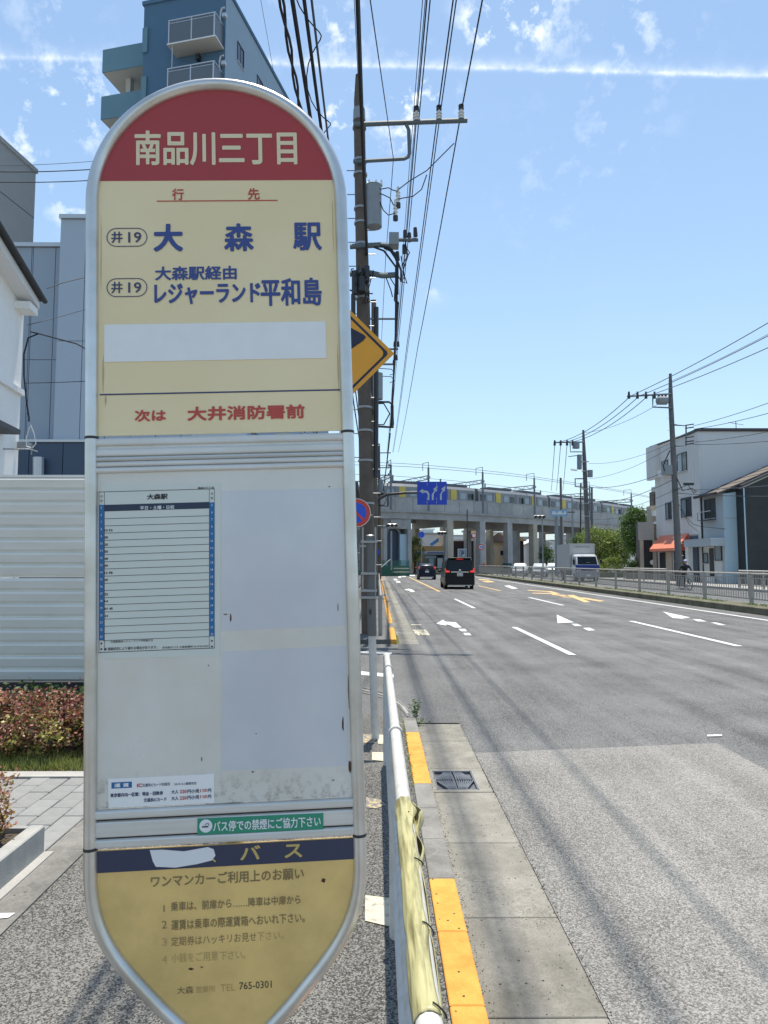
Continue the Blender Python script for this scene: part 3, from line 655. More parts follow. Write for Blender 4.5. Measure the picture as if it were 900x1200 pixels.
T('行', 201, 215, 226.5, 13.5, 'redt', .02); T('先', 290, 304, 226, 13.5, 'redt', .02); Bx(183, 325, 234, 1.1, 'redt')
for yc in (277, 336):
    mb = MB(); a = suv(124, yc); b_ = suv(172, yc); vc = (a[1]+b_[1])/2; rr = (suv(148, yc-11)[1]-suv(148, yc+11)[1])/2; w_ = .0009
    def cap(q_): 
        p = []
        for i in range(13): w = -math.pi/2+math.pi*i/12; p.append((b_[0]-rr+math.cos(w)*q_, vc+math.sin(w)*q_))
        for i in range(13): w = math.pi/2+math.pi*i/12; p.append((a[0]+rr+math.cos(w)*q_, vc+math.sin(w)*q_))
        return p
    o_, i_ = cap(rr), cap(rr-w_*1.6)
    for i in range(26): j = (i+1) % 26; mb.quad(sp(*o_[i], .0009), sp(*o_[j], .0009), sp(*i_[j], .0009), sp(*i_[i], .0009))
    mb.build('route_badge', 'navyt', bs, fixn=False); T('井', 129.5, 143, yc, 13.5, 'navyt', .018); T('19', 149.5, 165, yc, 12.5, 'navyt', .012)
T('大', 179, 214, 277.5, 33, 'blue', .036); T('森', 262, 297, 277, 33, 'blue', .03); T('駅', 343, 377, 276, 33, 'blue', .028)
T('大森駅経由', 181, 277, 319, 16.5, 'blue', .028); T('レジャーランド', 180, 305, 343, 25, 'blue', .045); T('平和島', 305, 377, 341, 33, 'blue', .034)
stk = Bx(121.5, 382, 399.5, 43.5, 'paper', .0013, 'white_sticker', .001)
Bx(116, 399, 459, 1.7, 'navyt', .0006)
T('次は', 157, 194, 486.5, 14, 'redt', .03); T('大井消防署前', 219, 357, 483, 17, 'redt', .03)
# two pocket sheets on the plate, its pale bluish reflections put into their colour
M['poster'] = mat('pocket_painted_reflection', (.62, .62, .645), .14, col2=(.74, .735, .73), scale=5, detail=9, coat=.4, ramp=(.38, .62))
for nm, q4 in (('pocket_sheet', ((259, 740), (405, 733), (403, 572), (259, 575))), ('pocket_sheet', ((259, 904), (408, 898), (406, 757), (259, 764)))):
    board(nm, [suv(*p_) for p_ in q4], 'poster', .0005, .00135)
# timetable sheet
tt = board('timetable', [suv(118, 567.5), suv(258.5, 566), suv(257.5, 769), suv(118, 772)], 'paper2', .0008, .0016)
def tz(x, y): return 100+x/5.456, 560+y/5.456
def row(y, s, x0, x1, h, m, bold=.02, f=.0022): # y measured at the left edge; rows climb to the right
    return T(s, 100+x0/5.456, 100+x1/5.456, 560+(y-(x0+x1-200)/2*.0245)/5.456, h/5.456, m, bold, f, parent=tt)
def trow(y, x0, x1, h, m, f=.0019, name='printed_line'): return Bx(100+x0/5.456, 100+x1/5.456, 560+(y-(x0+x1-200)/2*.0245)/5.456, h/5.456, m, f, name, .0002, tt)
trow(88, 84, 824, 3.5, 'blkt'); trow(1112, 78, 826, 4, 'blkt'); trow(1037, 110, 792, 3, 'blkt'); trow(192, 116, 790, 42, 'tdark', .0019, 'header_band')
for x0 in (84, 119, 791, 824):
    a = suv(*tz(x0-1.3, 86-(x0-100)*.02)); b_ = suv(*tz(x0-1.3, 1110-(x0-100)*.03)); board('printed_line', [(a[0], a[1]), (a[0]+.0006, a[1]), (b_[0]+.0006, b_[1]), (b_[0], b_[1])], 'blkt', .0017, .0019, tt)
for x0, x1, y0, y1 in ((84, 117, 172, 1040), (792, 825, 156, 1014)):
    board('hour_column', [suv(*tz(x0, y1)), suv(*tz(x1, y1)), suv(*tz(x1, y0)), suv(*tz(x0, y0))], 'tblue', .0018, .0021, tt)
for i in range(17): trow(260+i*45.75, 118, 791, 3.2, 'fadet' if False else 'blkt')
for i in range(19):
    s_ = str(5+i); w = 7 if len(s_) == 1 else 15
    row(190+i*45.9, s_, 100-w/2, 100+w/2, 15, 'whitet', .01, .0024); row(191+i*45.9, s_, 808-w/2, 808+w/2, 15, 'whitet', .01, .0024)
for y_, s_ in ((336, '10 52'), (381, '38'), (427, '25'), (472, '05'), (518, '48'), (562, '30'), (608, '12 58'), (653, '40'), (745, '22'), (790, '14'), (838, '01 45'), (884, '21')):
    row(y_, s_, 120, 120+(52 if len(s_) > 2 else 22), 15, 'blkt', .03)
row(128, '大森駅', 392, 525, 37, 'blkt', .035); row(198, '平日・土曜・日祝', 348, 567, 25, 'whitet', .02); row(80, '南品川三丁目', 718, 820, 15, 'blkt', .015)
row(1049, '・・・大森駅経由レジャーランド平和島行き', 116, 430, 15, 'blkt', .01); row(1094, '● 道路状況により遅れる場合があります。', 118, 458, 20, 'blkt', .015); row(1094, '京浜急行バス 大森営業所 03-3765-0301', 490, 786, 14, 'blkt', .01)
for x_ in (100, 808):
    row(118, '行', x_-8, x_+8, 16, 'blkt', .01); row(146, '先', x_-8, x_+8, 16, 'blkt', .01); row(1060, '●', x_-6, x_+6, 12, 'blkt'); row(1096, '●', x_-6, x_+6, 12, 'blkt')
# fare sticker
fs = board('fare_sticker', [suv(126, 913.5), suv(250.5, 907.5), suv(250.5, 941.5), suv(126.5, 947.5)], 'paper', .0008, .0016)
def z4(s, x0, x1, yc, h, m, bold=.02, f=.0022): return T(s, 90+x0/2.5, 90+x1/2.5, 880+yc/2.5, h/2.5, m, bold, f, parent=fs)
Bx(90+100/2.5, 90+160/2.5, 880+101.5/2.5, 18/2.5, 'tblue', .0019, 'printed_patch', .0002, fs); z4('運 賃', 108, 152, 101.5, 12, 'whitet')
z4('IC', 175, 190, 102, 11, 'redt', .04); z4('交通系ICカード利用可', 191, 272, 100, 10, 'navyt', .015); z4('2019.10.1運賃改定', 285, 350, 97, 8, 'navyt', .01)
z4('東京都内均一区間：現金・回数券', 97, 252, 128, 12, 'navyt', .035); z4('大人', 276, 297, 121, 12, 'navyt', .03); z4('220', 301, 321, 120, 10, 'redt', .03); z4('円小児', 323, 358, 119, 12, 'navyt', .03); z4('110', 361, 380, 117, 10, 'redt', .03); z4('円', 383, 393, 117, 11, 'navyt', .03)
z4('交通系ICカード', 195, 262, 144, 12, 'navyt', .03); z4('大人', 276, 297, 140, 12, 'navyt', .03); z4('220', 301, 321, 139, 10, 'redt', .03); z4('円小児', 323, 358, 137, 12, 'navyt', .03); z4('110', 361, 380, 135, 10, 'redt', .03); z4('円', 383, 393, 135, 11, 'navyt', .03)
# no smoking strip
ns_ = board('no_smoking_sticker', [suv(231.5, 959), suv(379, 952.5), suv(379, 971), suv(231.5, 978)], 'tgreen', .0046, .0054)
T('バス停での禁煙にご協力下さい', 250, 376, 965, 12.5, 'whitet', .025, .0059, parent=ns_)
c_ = suv(241.5, 967.5); mb = MB(); mb.poly([sp(c_[0]+math.cos(i*.3142)*.0103, c_[1]+math.sin(i*.3142)*.0103, .0058) for i in range(20)]); mb.build('cigarette_badge', 'whitet', ns_, fixn=False)
mb = MB(); mb.poly([sp(c_[0]+u, c_[1]+v, .0061) for u, v in ((-.006, -.0022), (.004, -.0022), (.004, .0), (-.006, .0))]); mb.tube([sp(c_[0]-.001, c_[1]+.001, .0061), sp(c_[0]+.001, c_[1]+.004, .0061), sp(c_[0]+.004, c_[1]+.004, .0061), sp(c_[0]+.005, c_[1]+.0005, .0061)], .0005, 4); mb.build('cigarette_mark', 'blkt', ns_)
# white paper patch on the navy band and the remaining lettering
pp = [(175, 997), (190, 996.5), (215, 998.5), (243, 993.5), (250, 996), (252, 1003.5), (248, 1009), (230, 1013.5), (205, 1017.5), (182, 1016.5), (178.5, 1010)]
board('paper_patch', [suv(*p_) for p_ in reversed(pp)], 'whitet', .0009, .0016)
T('バ', 281, 305, 1000, 17, 'gold', .02, .0012); T('ス', 333, 354, 998, 16, 'gold', .02, .0012); T('、', 247, 253, 1009, 5, 'gold', .02, .0012)
T('ワンマンカーご利用上のお願い', 176, 356, 1029.5, 14, 'fadet', .02, .0005)
T('1', 190.8, 192.2, 1066, 8, 'fadet', .0, .0005); T('乗車は、前扉から……降車は中扉から', 199.5, 352, 1059.5, 11, 'fadet', .012, .0005)
T('2', 189, 195, 1085, 9, 'fadet', 0, .0005); T('運賃は乗車の際運賃箱へおいれ下さい。', 200, 357, 1081, 12, 'fadet', .01, .0005)
T('3', 189, 195, 1105.5, 9, 'fade2', 0, .0005); T('定期券はハッキリお見せ', 200, 300, 1102, 11, 'fadet', .0, .0005); T('下さい。', 301, 332, 1098, 10, 'fade2', 0, .0005)
T('4', 189, 195, 1126, 9, 'fade2', 0, .0005); T('小銭をご用意', 200, 255, 1123, 11, 'fade2', 0, .0005); T('下さい。', 257, 287, 1121, 10, 'fade2', 0, .0005)
T('大森', 207, 226, 1162, 9, 'fadet', .01, .0005); T('営業所', 229, 252, 1161, 8, 'fade2', 0, .0005); T('TEL', 258, 275, 1159, 8, 'fade2', 0, .0005); T('765-0301', 280, 318, 1156, 8.5, 'blkt', 0, .0005)
# scuffs on the lower board, dirt in the corners
def blot(px, py, w, h, m, seed, f=.0006, n=9):
    q = random.Random(seed); c = suv(px, py); k = .00143
    board('rust_spot', [(c[0]+math.cos(2*math.pi*i/n)*w*k*q.uniform(.5, 1), c[1]+math.sin(2*math.pi*i/n)*h*k*q.uniform(.5, 1)) for i in range(n)], m, f-.0003, f)
M['mstain'] = mat('mustard_stain', (.62, .43, .16), .6, col2=(.44, .30, .12), scale=40); M['rust'] = mat('rust', (.10, .05, .02), .9, col2=(.05, .025, .015), scale=60); M['grime'] = mat('grime', (.20, .15, .075), .8, col2=(.10, .075, .04), scale=60)
M['stain'] = mat('cream_stain', (.60, .50, .28), .6, col2=(.46, .37, .2), scale=80)
for px, py, w, h in ((120, 438, 1.2, 28), (123, 468, 1.5, 10), (330, 508, 14, 1.0), (396, 430, 1, 40), (117.5, 300, .7, 60), (390, 262, .7, 50)): blot(px, py, w, h, 'stain', int(px+py), .0004, 14)
for px, py, w, h in ((112, 1050, 1.5, 22), (418, 1040, 1.2, 26), (118, 1090, 1.2, 10)): blot(px, py, w, h, 'mstain', int(px+py), .0003, 14)
blot(379, 1033, 3.5, 3, 'rust', 1); blot(223, 1137, 3.5, 1.5, 'rust', 2); blot(236, 1135, 2, 1, 'grime', 3); blot(127, 1163, 1.5, 1, 'rust', 6)
for i, (px, py, w, h) in enumerate(((410, 900, 2, 9), (409, 815, 1.6, 30), (296, 905, 1.5, 1), (390, 915, 2, 1), (270, 724, 1.2, 6), (396, 712, .8, 6), (264, 720, 3, .8), (386, 570, 1.2, 1), (244, 780, 1, 1), (250, 655, .8, .8), (300, 860, 1, .7), (236, 890, 1, 3), (402, 850, 1.4, 12))):
    blot(px, py, w, h, 'grime' if i % 2 else 'rust', 20+i, .0016)
# post and foot
mb = MB(); tip = sp(0, -.93, -.03); mb.tube([tip+Vector((0, .0, .5)), tip, Vector((-.232, 1.17, .0))], .021, 14); mb.build('post', 'tube', bs, smooth=True)
mb = MB(); mb.cyl((-.232, 1.17, 0), (-.232, 1.17, .05), .2, .17, 24); mb.build('foot', 'kerb', bs)
for v in (-.80, -.55): MB().box((-.03, -.02, -.015), (.03, .02, .015), Matrix.Translation(sp(0, v, -.022))).build('clamp', 'galv', bs)

# ================================================================== GUARD RAIL + SLEEVE
gr_ = thing('guard_rail', 'white painted tubular guard rail standing along the pavement edge', 'guard rail', (.07, 5.2, 0))
def gx(y): return .078-(y-1.05)*.0028
zt = .80
MB().tube([(gx(-1.2), -1.2, zt), (gx(1.05), 1.05, zt), (gx(2.86), 2.86, zt)], .0225, 14).build('top_rail', 'wrail', gr_, smooth=True)
MB().tube([(gx(2.87), 2.87, zt), (gx(4), 4, zt), (gx(5.1), 5.1, zt), (gx(5.17), 5.17, zt-.004)], .0215, 14).build('top_rail', 'wrail', gr_, smooth=True)
for y in (2.865, 4.55): MB().cyl((gx(y), y-.012, zt), (gx(y), y+.012, zt), .030, .030, 14).build('coupling_ring', 'wrail', gr_)
for zz in (.50, .24): MB().tube([(gx(-1.2)-.0, -1.2, zz), (gx(5.17), 5.17, zz)], .018, 10).build('lower_rail', 'wrail', gr_, smooth=True)
for y in (5.19, 2.86, 1.0-.35): 
    MB().tube([(gx(y), y, -.1), (gx(y), y, zt-.02)], .027, 14).build('rail_post', 'wrail', gr_, smooth=True)
MB().sph((gx(5.19), 5.19, zt-.005), .03, 12).build('post_cap', 'wrail', gr_, smooth=True)
# vinyl sleeve: an open crumpled wrap
sl = thing('rail_sleeve', 'crumpled pale yellow vinyl sleeve tied around the near length of the guard rail', 'cover', (.075, 1.6, zt-.03))
mb = MB(); rings = []; ny, na = 70, 34; Y0, Y1 = 1.085, 2.03
ties = [1.10, 1.33, 1.62, 1.90]
for i in range(ny+1):
    y = Y0+(Y1-Y0)*i/ny; u = i/ny; pinch = min(1, min(abs(y-tz_) for tz_ in ties)/.05); rg = []
    for j in range(na+1):
        gp_ = math.radians(5+(30+16*noise.noise(Vector((0, y*6, 9))))*pinch); a = math.radians(38)+gp_/2+(2*math.pi-gp_)*j/na      # leaves a slit on the upper right, closed at the ties
        r = .0228+.0014*pinch*(.75+.5*noise.noise(Vector((math.cos(a)*1.3, y*3.1, math.sin(a)*1.3)))) + .0020*noise.noise(Vector((math.cos(a)*4+3, y*7, math.sin(a)*4)))
        r += .0010*math.sin(a*9+y*8)*pinch
        ca, sa = math.cos(a), math.sin(a)
        sag = max(0, -sa); r += .006*sag*pinch
        if ca > .35 and abs(sa) < .95: r += .026*math.exp(-((y-1.93)/.07)**2)*max(0, ca) + .012*math.exp(-((y-1.72)/.06)**2)*max(0, ca)
        rg.append((gx(y)+ca*r, y, zt+sa*r))
    rings.append(rg)
for i in range(ny):
    for j in range(na): mb.quad(rings[i][j], rings[i][j+1], rings[i+1][j+1], rings[i+1][j])
o = mb.build('sleeve', 'wrap', sl, fixn=False, smooth=False)
bm = bmesh.new(); bm.from_mesh(o.data); bmesh.ops.remove_doubles(bm, verts=bm.verts, dist=1e-5); bm.to_mesh(o.data); bm.free(); o.data.polygons.foreach_set('use_smooth', [True]*len(o.data.polygons))
sd = o.modifiers.new('thickness', 'SOLIDIFY'); sd.thickness = .0012
for y in ties[:]:
    pts = [(gx(y)+math.cos(a)*(.0275+.001*math.sin(a*3)), y+.006*math.sin(a*2+y*9), zt+math.sin(a)*.0275) for a in [math.radians(12+i*8) for i in range(9)]]
    mb = MB(); mb.tube(pts, .0016, 6); mb.build('tie', 'blk', sl)

# ================================================================== NEAR POSTS AND SIGNS
def V3(v): return Vector(v)
np_ = thing('marker_post', 'thin white steel post with two grey side straps just past the guard rail', 'post', gnd(440, 866))
b_ = gnd(440, 866); tpz = at(434, 628, b_.y)
MB().tube([b_, at(436, 745, b_.y)], [.034, .033], 14).build('post', 'wrail', np_, smooth=True)
MB().tube([at(436, 745, b_.y), at(434, 628, b_.y)], [.038, .038], 14).build('grey_sleeve', 'poleg', np_, smooth=True)
MB().sph(at(434, 628, b_.y), .038, 10, (1, 1, .35)).build('post_cap', 'alu', np_, smooth=True)
for xx_, y0 in ((425, 618), (440, 618)):
    p0, p1 = at(xx_, 700 if xx_ == 440 else 690, b_.y), at(xx_, y0, b_.y); MB().box((p0.x-.007, b_.y-.02, p0.z), (p0.x+.007, b_.y+.01, p1.z)).build('side_strap', 'galv', np_)
for yy_ in (635, 672, 692, 700): p0, p1 = at(423, yy_, b_.y), at(442, yy_, b_.y); MB().box((p0.x, b_.y-.045, p0.z-.010), (p1.x, b_.y-.015, p0.z+.010)).build('clamp', 'galv', np_)
mb = MB(); p0 = at(434, 716, b_.y); p0.y -= .04
text(mb, '◖', p0+Vector((-.012, 0, -.03)), (1, 0, 0), (0, 0, 1), .02, .05, 0); mb.build('black_mark', 'blkt', np_, fixn=False)
# yellow diamond warning sign
yd = 6.0; c_ = at(401, 414, yd); hd = (at(462, 414, yd)-c_).length
ds = thing('warning_sign', 'yellow diamond warning sign half hidden behind the bus stop board', 'road sign', (c_.x, yd, 0))
def diam(h, rr, y):
    p = []
    for k in range(4):
        w = k*math.pi/2; cx, cz = math.cos(w)*(h-rr*1.414), math.sin(w)*(h-rr*1.414)
        for i in range(7): a = w-math.pi/4+i*math.pi/12; p.append((c_.x+cx+math.cos(a)*rr, y, c_.z+cz+math.sin(a)*rr))
    return p
M['syel'] = mat('sign_yellow', (.80, .36, .02), .35, col2=(.74, .32, .02), scale=3); M['sblk'] = mat('sign_black', (.015, .015, .04), .4)
mb = MB(); mb.ext(diam(hd, .004, yd), (0, .012, 0)); mb.build('plate', 'syel', ds)
mb = MB(); a, b2 = diam(hd-.048, .03, yd-.002), diam(hd-.078, .05, yd-.002)
for i in range(28): j = (i+1) % 28; mb.quad(a[i], a[j], b2[j], b2[i])
mb.build('black_border', 'sblk', ds, fixn=False)
mb = MB(); a = [at(x_, y_, yd-.003) for x_, y_ in ((413, 385), (426, 392), (429, 395), (426, 399), (413, 408), (404, 412), (404, 382))]; mb.poly(a)
mb.poly([at(x_, y_, yd-.0035) for x_, y_ in ((404, 398), (397, 398), (397, 440), (404, 440))]); mb.build('pointer_symbol', 'sblk', ds, fixn=False)
MB().tube([(c_.x+.02, yd+.05, 0), (c_.x, yd+.05, c_.z+.3)], .03, 12).build('post', 'wrail', ds, smooth=True)
MB().box((c_.x-.1, yd+.012, c_.z-.02), (c_.x+.1, yd+.05, c_.z+.02)).build('bracket', 'galv', ds)
# no parking disc
yn = 13.3; c_ = at(417.5, 601, yn); rr = (at(434.5, 601, yn)-c_).length
npk = thing('no_parking_sign', 'round red rimmed blue no parking sign on the dark utility pole', 'road sign', (c_.x, yn, c_.z))
M['sred'] = mat('sign_red', (.62, .05, .03), .35); M['sblue'] = mat('sign_blue', (.01, .09, .60), .35)
MB().cyl((c_.x, yn+.012, c_.z), (c_.x, yn, c_.z), rr, rr, 32).build('plate', 'white', npk)
MB().disc((c_.x, yn-.002, c_.z), rr*.96, 32).build('red_ring', 'sred', npk, fixn=False); MB().disc((c_.x, yn-.004, c_.z), rr*.70, 32).build('blue_disc', 'sblue', npk, fixn=False)
mb = MB(); mb.box((-rr*.70, -.002, -rr*.085), (rr*.70, 0, rr*.085), Matrix.Translation((c_.x, yn-.005, c_.z)) @ Matrix.Rotation(R(45), 4, 'Y')); mb.build('red_slash', 'sred', npk)
MB().tube([(c_.x, yn+.02, c_.z), (c_.x, yn+.02, c_.z-.02), (c_.x+.3, yn+.35, c_.z-.02)], .02, 6).build('bracket', 'galv', npk)

# ================================================================== WHITE FENCE (left)
fn = thing('hoarding', 'white ribbed metal hoarding behind the shrubs left of the sign', 'fence', (-3.5, 7.5, 0))
def ribsheet(x0, x1, z0, z1, y, pitch=.1375):
    pitch = (z1-z0)/round((z1-z0)/pitch)
    mb = MB(); z = z1; pr = [(y+.012, z1)]
    while z-pitch > z0-.001:
        pr += [(y-.040, z-.012), (y-.046, z-.026), (y-.026, z-pitch+.030), (y+.008, z-pitch+.010), (y+.012, z-pitch)]; z -= pitch
    for (a, za), (b, zb) in zip(pr, pr[1:]): mb.quad((x0, a, za), (x1, a, za), (x1, b, zb), (x0, b, zb))
    return mb
ftop = at(50, 559, 7.5).z; fmid = at(50, 677, 7.5).z; fbot = at(50, 799, 7.5).z
for a, b in ((-6.2, -4.42), (-4.415, -2.62), (-2.615, -.95)):
    for z0, z1 in ((fmid+.004, ftop-.01), (fbot, fmid-.006)): ribsheet(a, b, z0, z1, 7.5).build('panel', 'sheet', fn)
MB().box((-6.2, 7.47, ftop-.01), (-.95, 7.54, ftop+.02)).build('top_channel', 'sheet', fn)
MB().box((-6.2, 7.49, fbot-.16), (-.95, 7.52, fbot-.005)).build('base_board', 'dark', fn)
for x in (-6.1, -4.4, -2.6, -1.0): MB().cyl((x, 7.6, -.1), (x, 7.6, ftop-.05), .03).build('post', 'galv', fn)
MB().box((-6.2, 7.56, 1.9), (-.95, 7.59, 1.94)).build('back_rail', 'galv', fn)

# ================================================================== WINDOWS helper
def window(parent, O, X, w, h, fm='frame', gm='glass', dep=.10, sash=2, label=None):
    """window: frame with sub-parts pane and sill. O = lower left corner, X = unit vector along the wall (left to right seen from outside)"""
    O = Vector(O); X = Vector(X).normalized(); Z = Vector((0, 0, 1)); Nn = X.cross(Z).normalized(); t_ = .055
    def B(mb, a0, a1, z0, z1, f0, f1):
        p = [O+X*a+Z*z for a, z in ((a0, z0), (a1, z0), (a1, z1), (a0, z1))]; mb.ext([q_+Nn*f0 for q_ in p], Nn*(f1-f0))
    mb = MB(); B(mb, 0, w, 0, t_, -.05, .045); B(mb, 0, w, h-t_, h, -.05, .045); B(mb, 0, t_, t_, h-t_, -.05, .045); B(mb, w-t_, w, t_, h-t_, -.05, .045)
    for k in range(1, sash): B(mb, w*k/sash-t_/2, w*k/sash+t_/2, t_, h-t_, -.04, .03)
    fr = mb.build('window', fm, parent)
    for k in range(sash):
        mb = MB(); B(mb, w*k/sash+(t_/2 if k else t_), w*(k+1)/sash-(t_/2 if k < sash-1 else t_), t_, h-t_, .005-.01*k, .015-.01*k); mb.build('pane', (gm if k % 2 == 0 else 'glass') if isinstance(gm, str) else gm, fr)
    mb = MB(); B(mb, -.05, w+.05, -.05, -.003, -.02, .09); mb.build('sill', 'framew', fr)
    return fr

# ================================================================== LEFT BUILDINGS
M['bluew'] = mat('blue_render_shaded', (.075, .155, .24), .85, col2=(.09, .175, .26), scale=.5, bump=.1)  # tower front: its shade is put into this darker blue
M['bluew2'] = mat('blue_render_lit', (.27, .36, .45), .85, col2=(.30, .39, .47), scale=.5)  # tower flank: same wall, brighter light put into the colour
M['teal'] = mat('teal_render', (.13, .24, .30), .85, col2=(.15, .27, .33), scale=.7)
M['balpanel'] = mat('grey_balcony_panel', (.12, .14, .16), .4)
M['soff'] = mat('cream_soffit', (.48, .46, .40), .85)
ap = thing('apartment_tower', 'tall blue apartment tower with white balconies rising behind the sign top', 'building', (-9.2, 41, 0))
a12 = R(13.4); Ax = Vector((math.cos(a12), -math.sin(a12), 0)); Ay = Vector((math.sin(a12), math.cos(a12), 0)); C0 = Vector((-9.69, 41, 0))
def ab(u, v, z): return C0 + Ax*u + Ay*v + Vector((0, 0, z))
def abox(u0, u1, v0, v1, z0, z1, name, m, parent=ap):
    mb = MB(); mb.ext([ab(u0, v0, z0), ab(u1, v0, z0), ab(u1, v1, z0), ab(u0, v1, z0)], (0, 0, z1-z0)); return mb.build(name, m, parent)
def apx(px, py, v=0.0):
    """(u, z) on the tower where a sight line meets the plane parallel to its front at depth v"""
    n_ = ray(px, py); k = (C0+Ay*v-EYE).dot(Ay)/n_.dot(Ay); p = EYE+n_*k; return (p-C0).dot(Ax), p.z
TW = -apx(168, 50)[0]; ztop = 37.9
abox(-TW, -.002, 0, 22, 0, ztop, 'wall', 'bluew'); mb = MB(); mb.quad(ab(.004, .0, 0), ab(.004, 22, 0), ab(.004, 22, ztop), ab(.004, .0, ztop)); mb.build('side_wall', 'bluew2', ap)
abox(-TW-.1, .1, -.10, 22.1, ztop, ztop+.25, 'parapet', 'bluew')
bu0, bz0 = apx(195.5, 52.5, -1.15); bu1, bz1 = apx(252.5, 40.5, -1.15); FH = apx(220, 20.5, -1.15)[1]-apx(220, 77, -1.15)[1]; rt_ = apx(220, 20.5, -1.15)[1]-bz0; st_ = bz1-bz0
wu0, wu1 = apx(211.5, 30)[0], apx(240.5, 30)[0]
for k in range(0, 9):
    zb = bz0-k*FH
    bal = abox(bu0, bu1, -1.15, -.003, zb, zb+st_, 'balcony', 'white')
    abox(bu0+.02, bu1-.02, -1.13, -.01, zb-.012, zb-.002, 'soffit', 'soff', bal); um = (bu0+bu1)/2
    for u in (bu0+.1, um, bu1-.12): abox(u-.04, u+.04, -1.13, -1.06, zb+st_, zb+rt_, 'railing_post', 'framew', bal)
    abox(bu0+.05, bu1-.05, -1.14, -1.05, zb+rt_, zb+rt_+.07, 'railing_top', 'framew', bal); abox(bu0+.15, bu1-.17, -1.11, -1.09, zb+st_+.04, zb+rt_-.18, 'railing_panel', 'balpanel', bal)
    abox(bu0+.1, bu1-.1, -1.115, -1.085, zb+rt_-.16, zb+rt_-.12, 'railing_bar', 'framew', bal)
    for u in (bu0+.03, bu1-.09):
        abox(u, u+.05, -1.04, -.004, zb+rt_, zb+rt_+.06, 'side_rail', 'framew', bal)
        abox(u+.01, u+.03, -1.04, -.004, zb+st_+.04, zb+rt_-.1, 'side_panel', 'balpanel', bal)
    window(ap, ab(wu0, -.0, zb+st_+.25), Ax, wu1-wu0, 1.95, 'framew', 'glass')
    MB().tube([ab(bu1-.25, -.06, zb+1.2), ab(bu1-.22, -.12, zb+2.35), ab(bu1-.1, -.2, zb+2.6), ab(bu1+.1, -.22, zb+2.6)], .06, 6).build('pipe', 'framew', ap)
    abox(bu1-.05, bu1+.2, -.25, -.01, zb+2.0, zb+2.25, 'vent_cap', 'framew'); abox(um-.15, um+.1, -.3, -.01, zb-.55, zb-.2, 'lamp', 'dark')
    MB().tube([ab(bu0+.3, -1.0, zb), ab(bu0+.3, -1.0, zb-FH+st_)], .035, 6).build('downpipe', 'framew', ap)
# side windows on the flank coloured as lit
for k in range(-1, 9):
    for v in (1.7, 4.9, 8.1, 11.3, 14.5, 17.7):
        zz = bz0-k*FH+.55
        if zz+1.2 < ztop: window(ap, ab(.004, v, zz), Ay, 1.0, 1.35, 'frame', 'glass')
# access balconies on the left flank
aA, zA = apx(120.5, 58.5, 1.1); zB = apx(120.5, 85, 1.1)[1]; zC = apx(120.5, 113, 1.1)[1]
for k in range(0, 9):
    z0 = zB-k*(zA-zC); h_ = zA-zB
    bal = abox(aA, -TW-.004, 1.1, 4.6, z0, z0+h_, 'access_balcony', 'teal'); abox(-TW-.004, -TW+.35, -.12, -.003, z0-.15, z0+h_-.1, 'corner_panel', 'teal', bal)
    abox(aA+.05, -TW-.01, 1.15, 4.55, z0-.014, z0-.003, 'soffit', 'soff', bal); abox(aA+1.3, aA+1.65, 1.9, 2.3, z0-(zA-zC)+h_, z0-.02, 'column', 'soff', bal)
    abox(-TW-.12, -TW-.02, .9, 1.0, z0-(zA-zC)+h_-.6, z0+.1, 'downpipe', 'framew', bal)
u0_, zc0 = apx(155, 57, 2.2); zc1 = apx(155, 64, 2.2)[1]; abox(u0_, -TW-.004, 2.2, 5, zc1, zc0, 'canopy', 'teal')
for px_ in (160, 164): uu = apx(px_, 80, 2.3)[0]; abox(uu, uu+.07, 2.3, 2.37, zA-.1, zc1, 'canopy_post', 'framew')
abox(apx(154, 90, 2.4)[0], -TW-.01, 2.4, 2.45, zA-.1, zA+.6, 'guard_screen', 'dark')

# gray slab block far left
M['grayb'] = mat('grey_render', (.46, .45, .43), .9, col2=(.40, .395, .38), scale=.4)
gb = thing('grey_block', 'plain grey concrete block at the far left behind the warehouse', 'building', (-25, 46, 0))
P0, P1 = at(42, 203, 45), at(0, 176, 41.5); dirb = (P1-P0); dirb.z = 0; dirb.normalize(); zt_ = P0.z
side = Vector((-dirb.y, dirb.x, 0)); side = side if side.y > 0 else -side
mb = MB(); A = Vector((P0.x, P0.y, 0)); mb.ext([A, A+dirb*14, A+dirb*14+side*12, A+side*12], (0, 0, zt_)); mb.build('wall', 'grayb', gb)
mb = MB(); mb.ext([A-dirb*.1-side*.1, A+dirb*14.1-side*.1, A+dirb*14.1+side*12.1, A-dirb*.1+side*12.1], (0, 0, .3)); o = mb.build('parapet', 'grayb', gb); o.location.z = zt_
for z in (zt_-3.2, zt_-6.4): mb = MB(); mb.ext([A-side*.012, A+dirb*14-side*.012, A+dirb*14-side*.004, A-side*.004], (0, 0, .04)); mb.build('joint', 'dark', gb, loc=Vector((-25+25, 0, 0))).location = (0, 0, z)

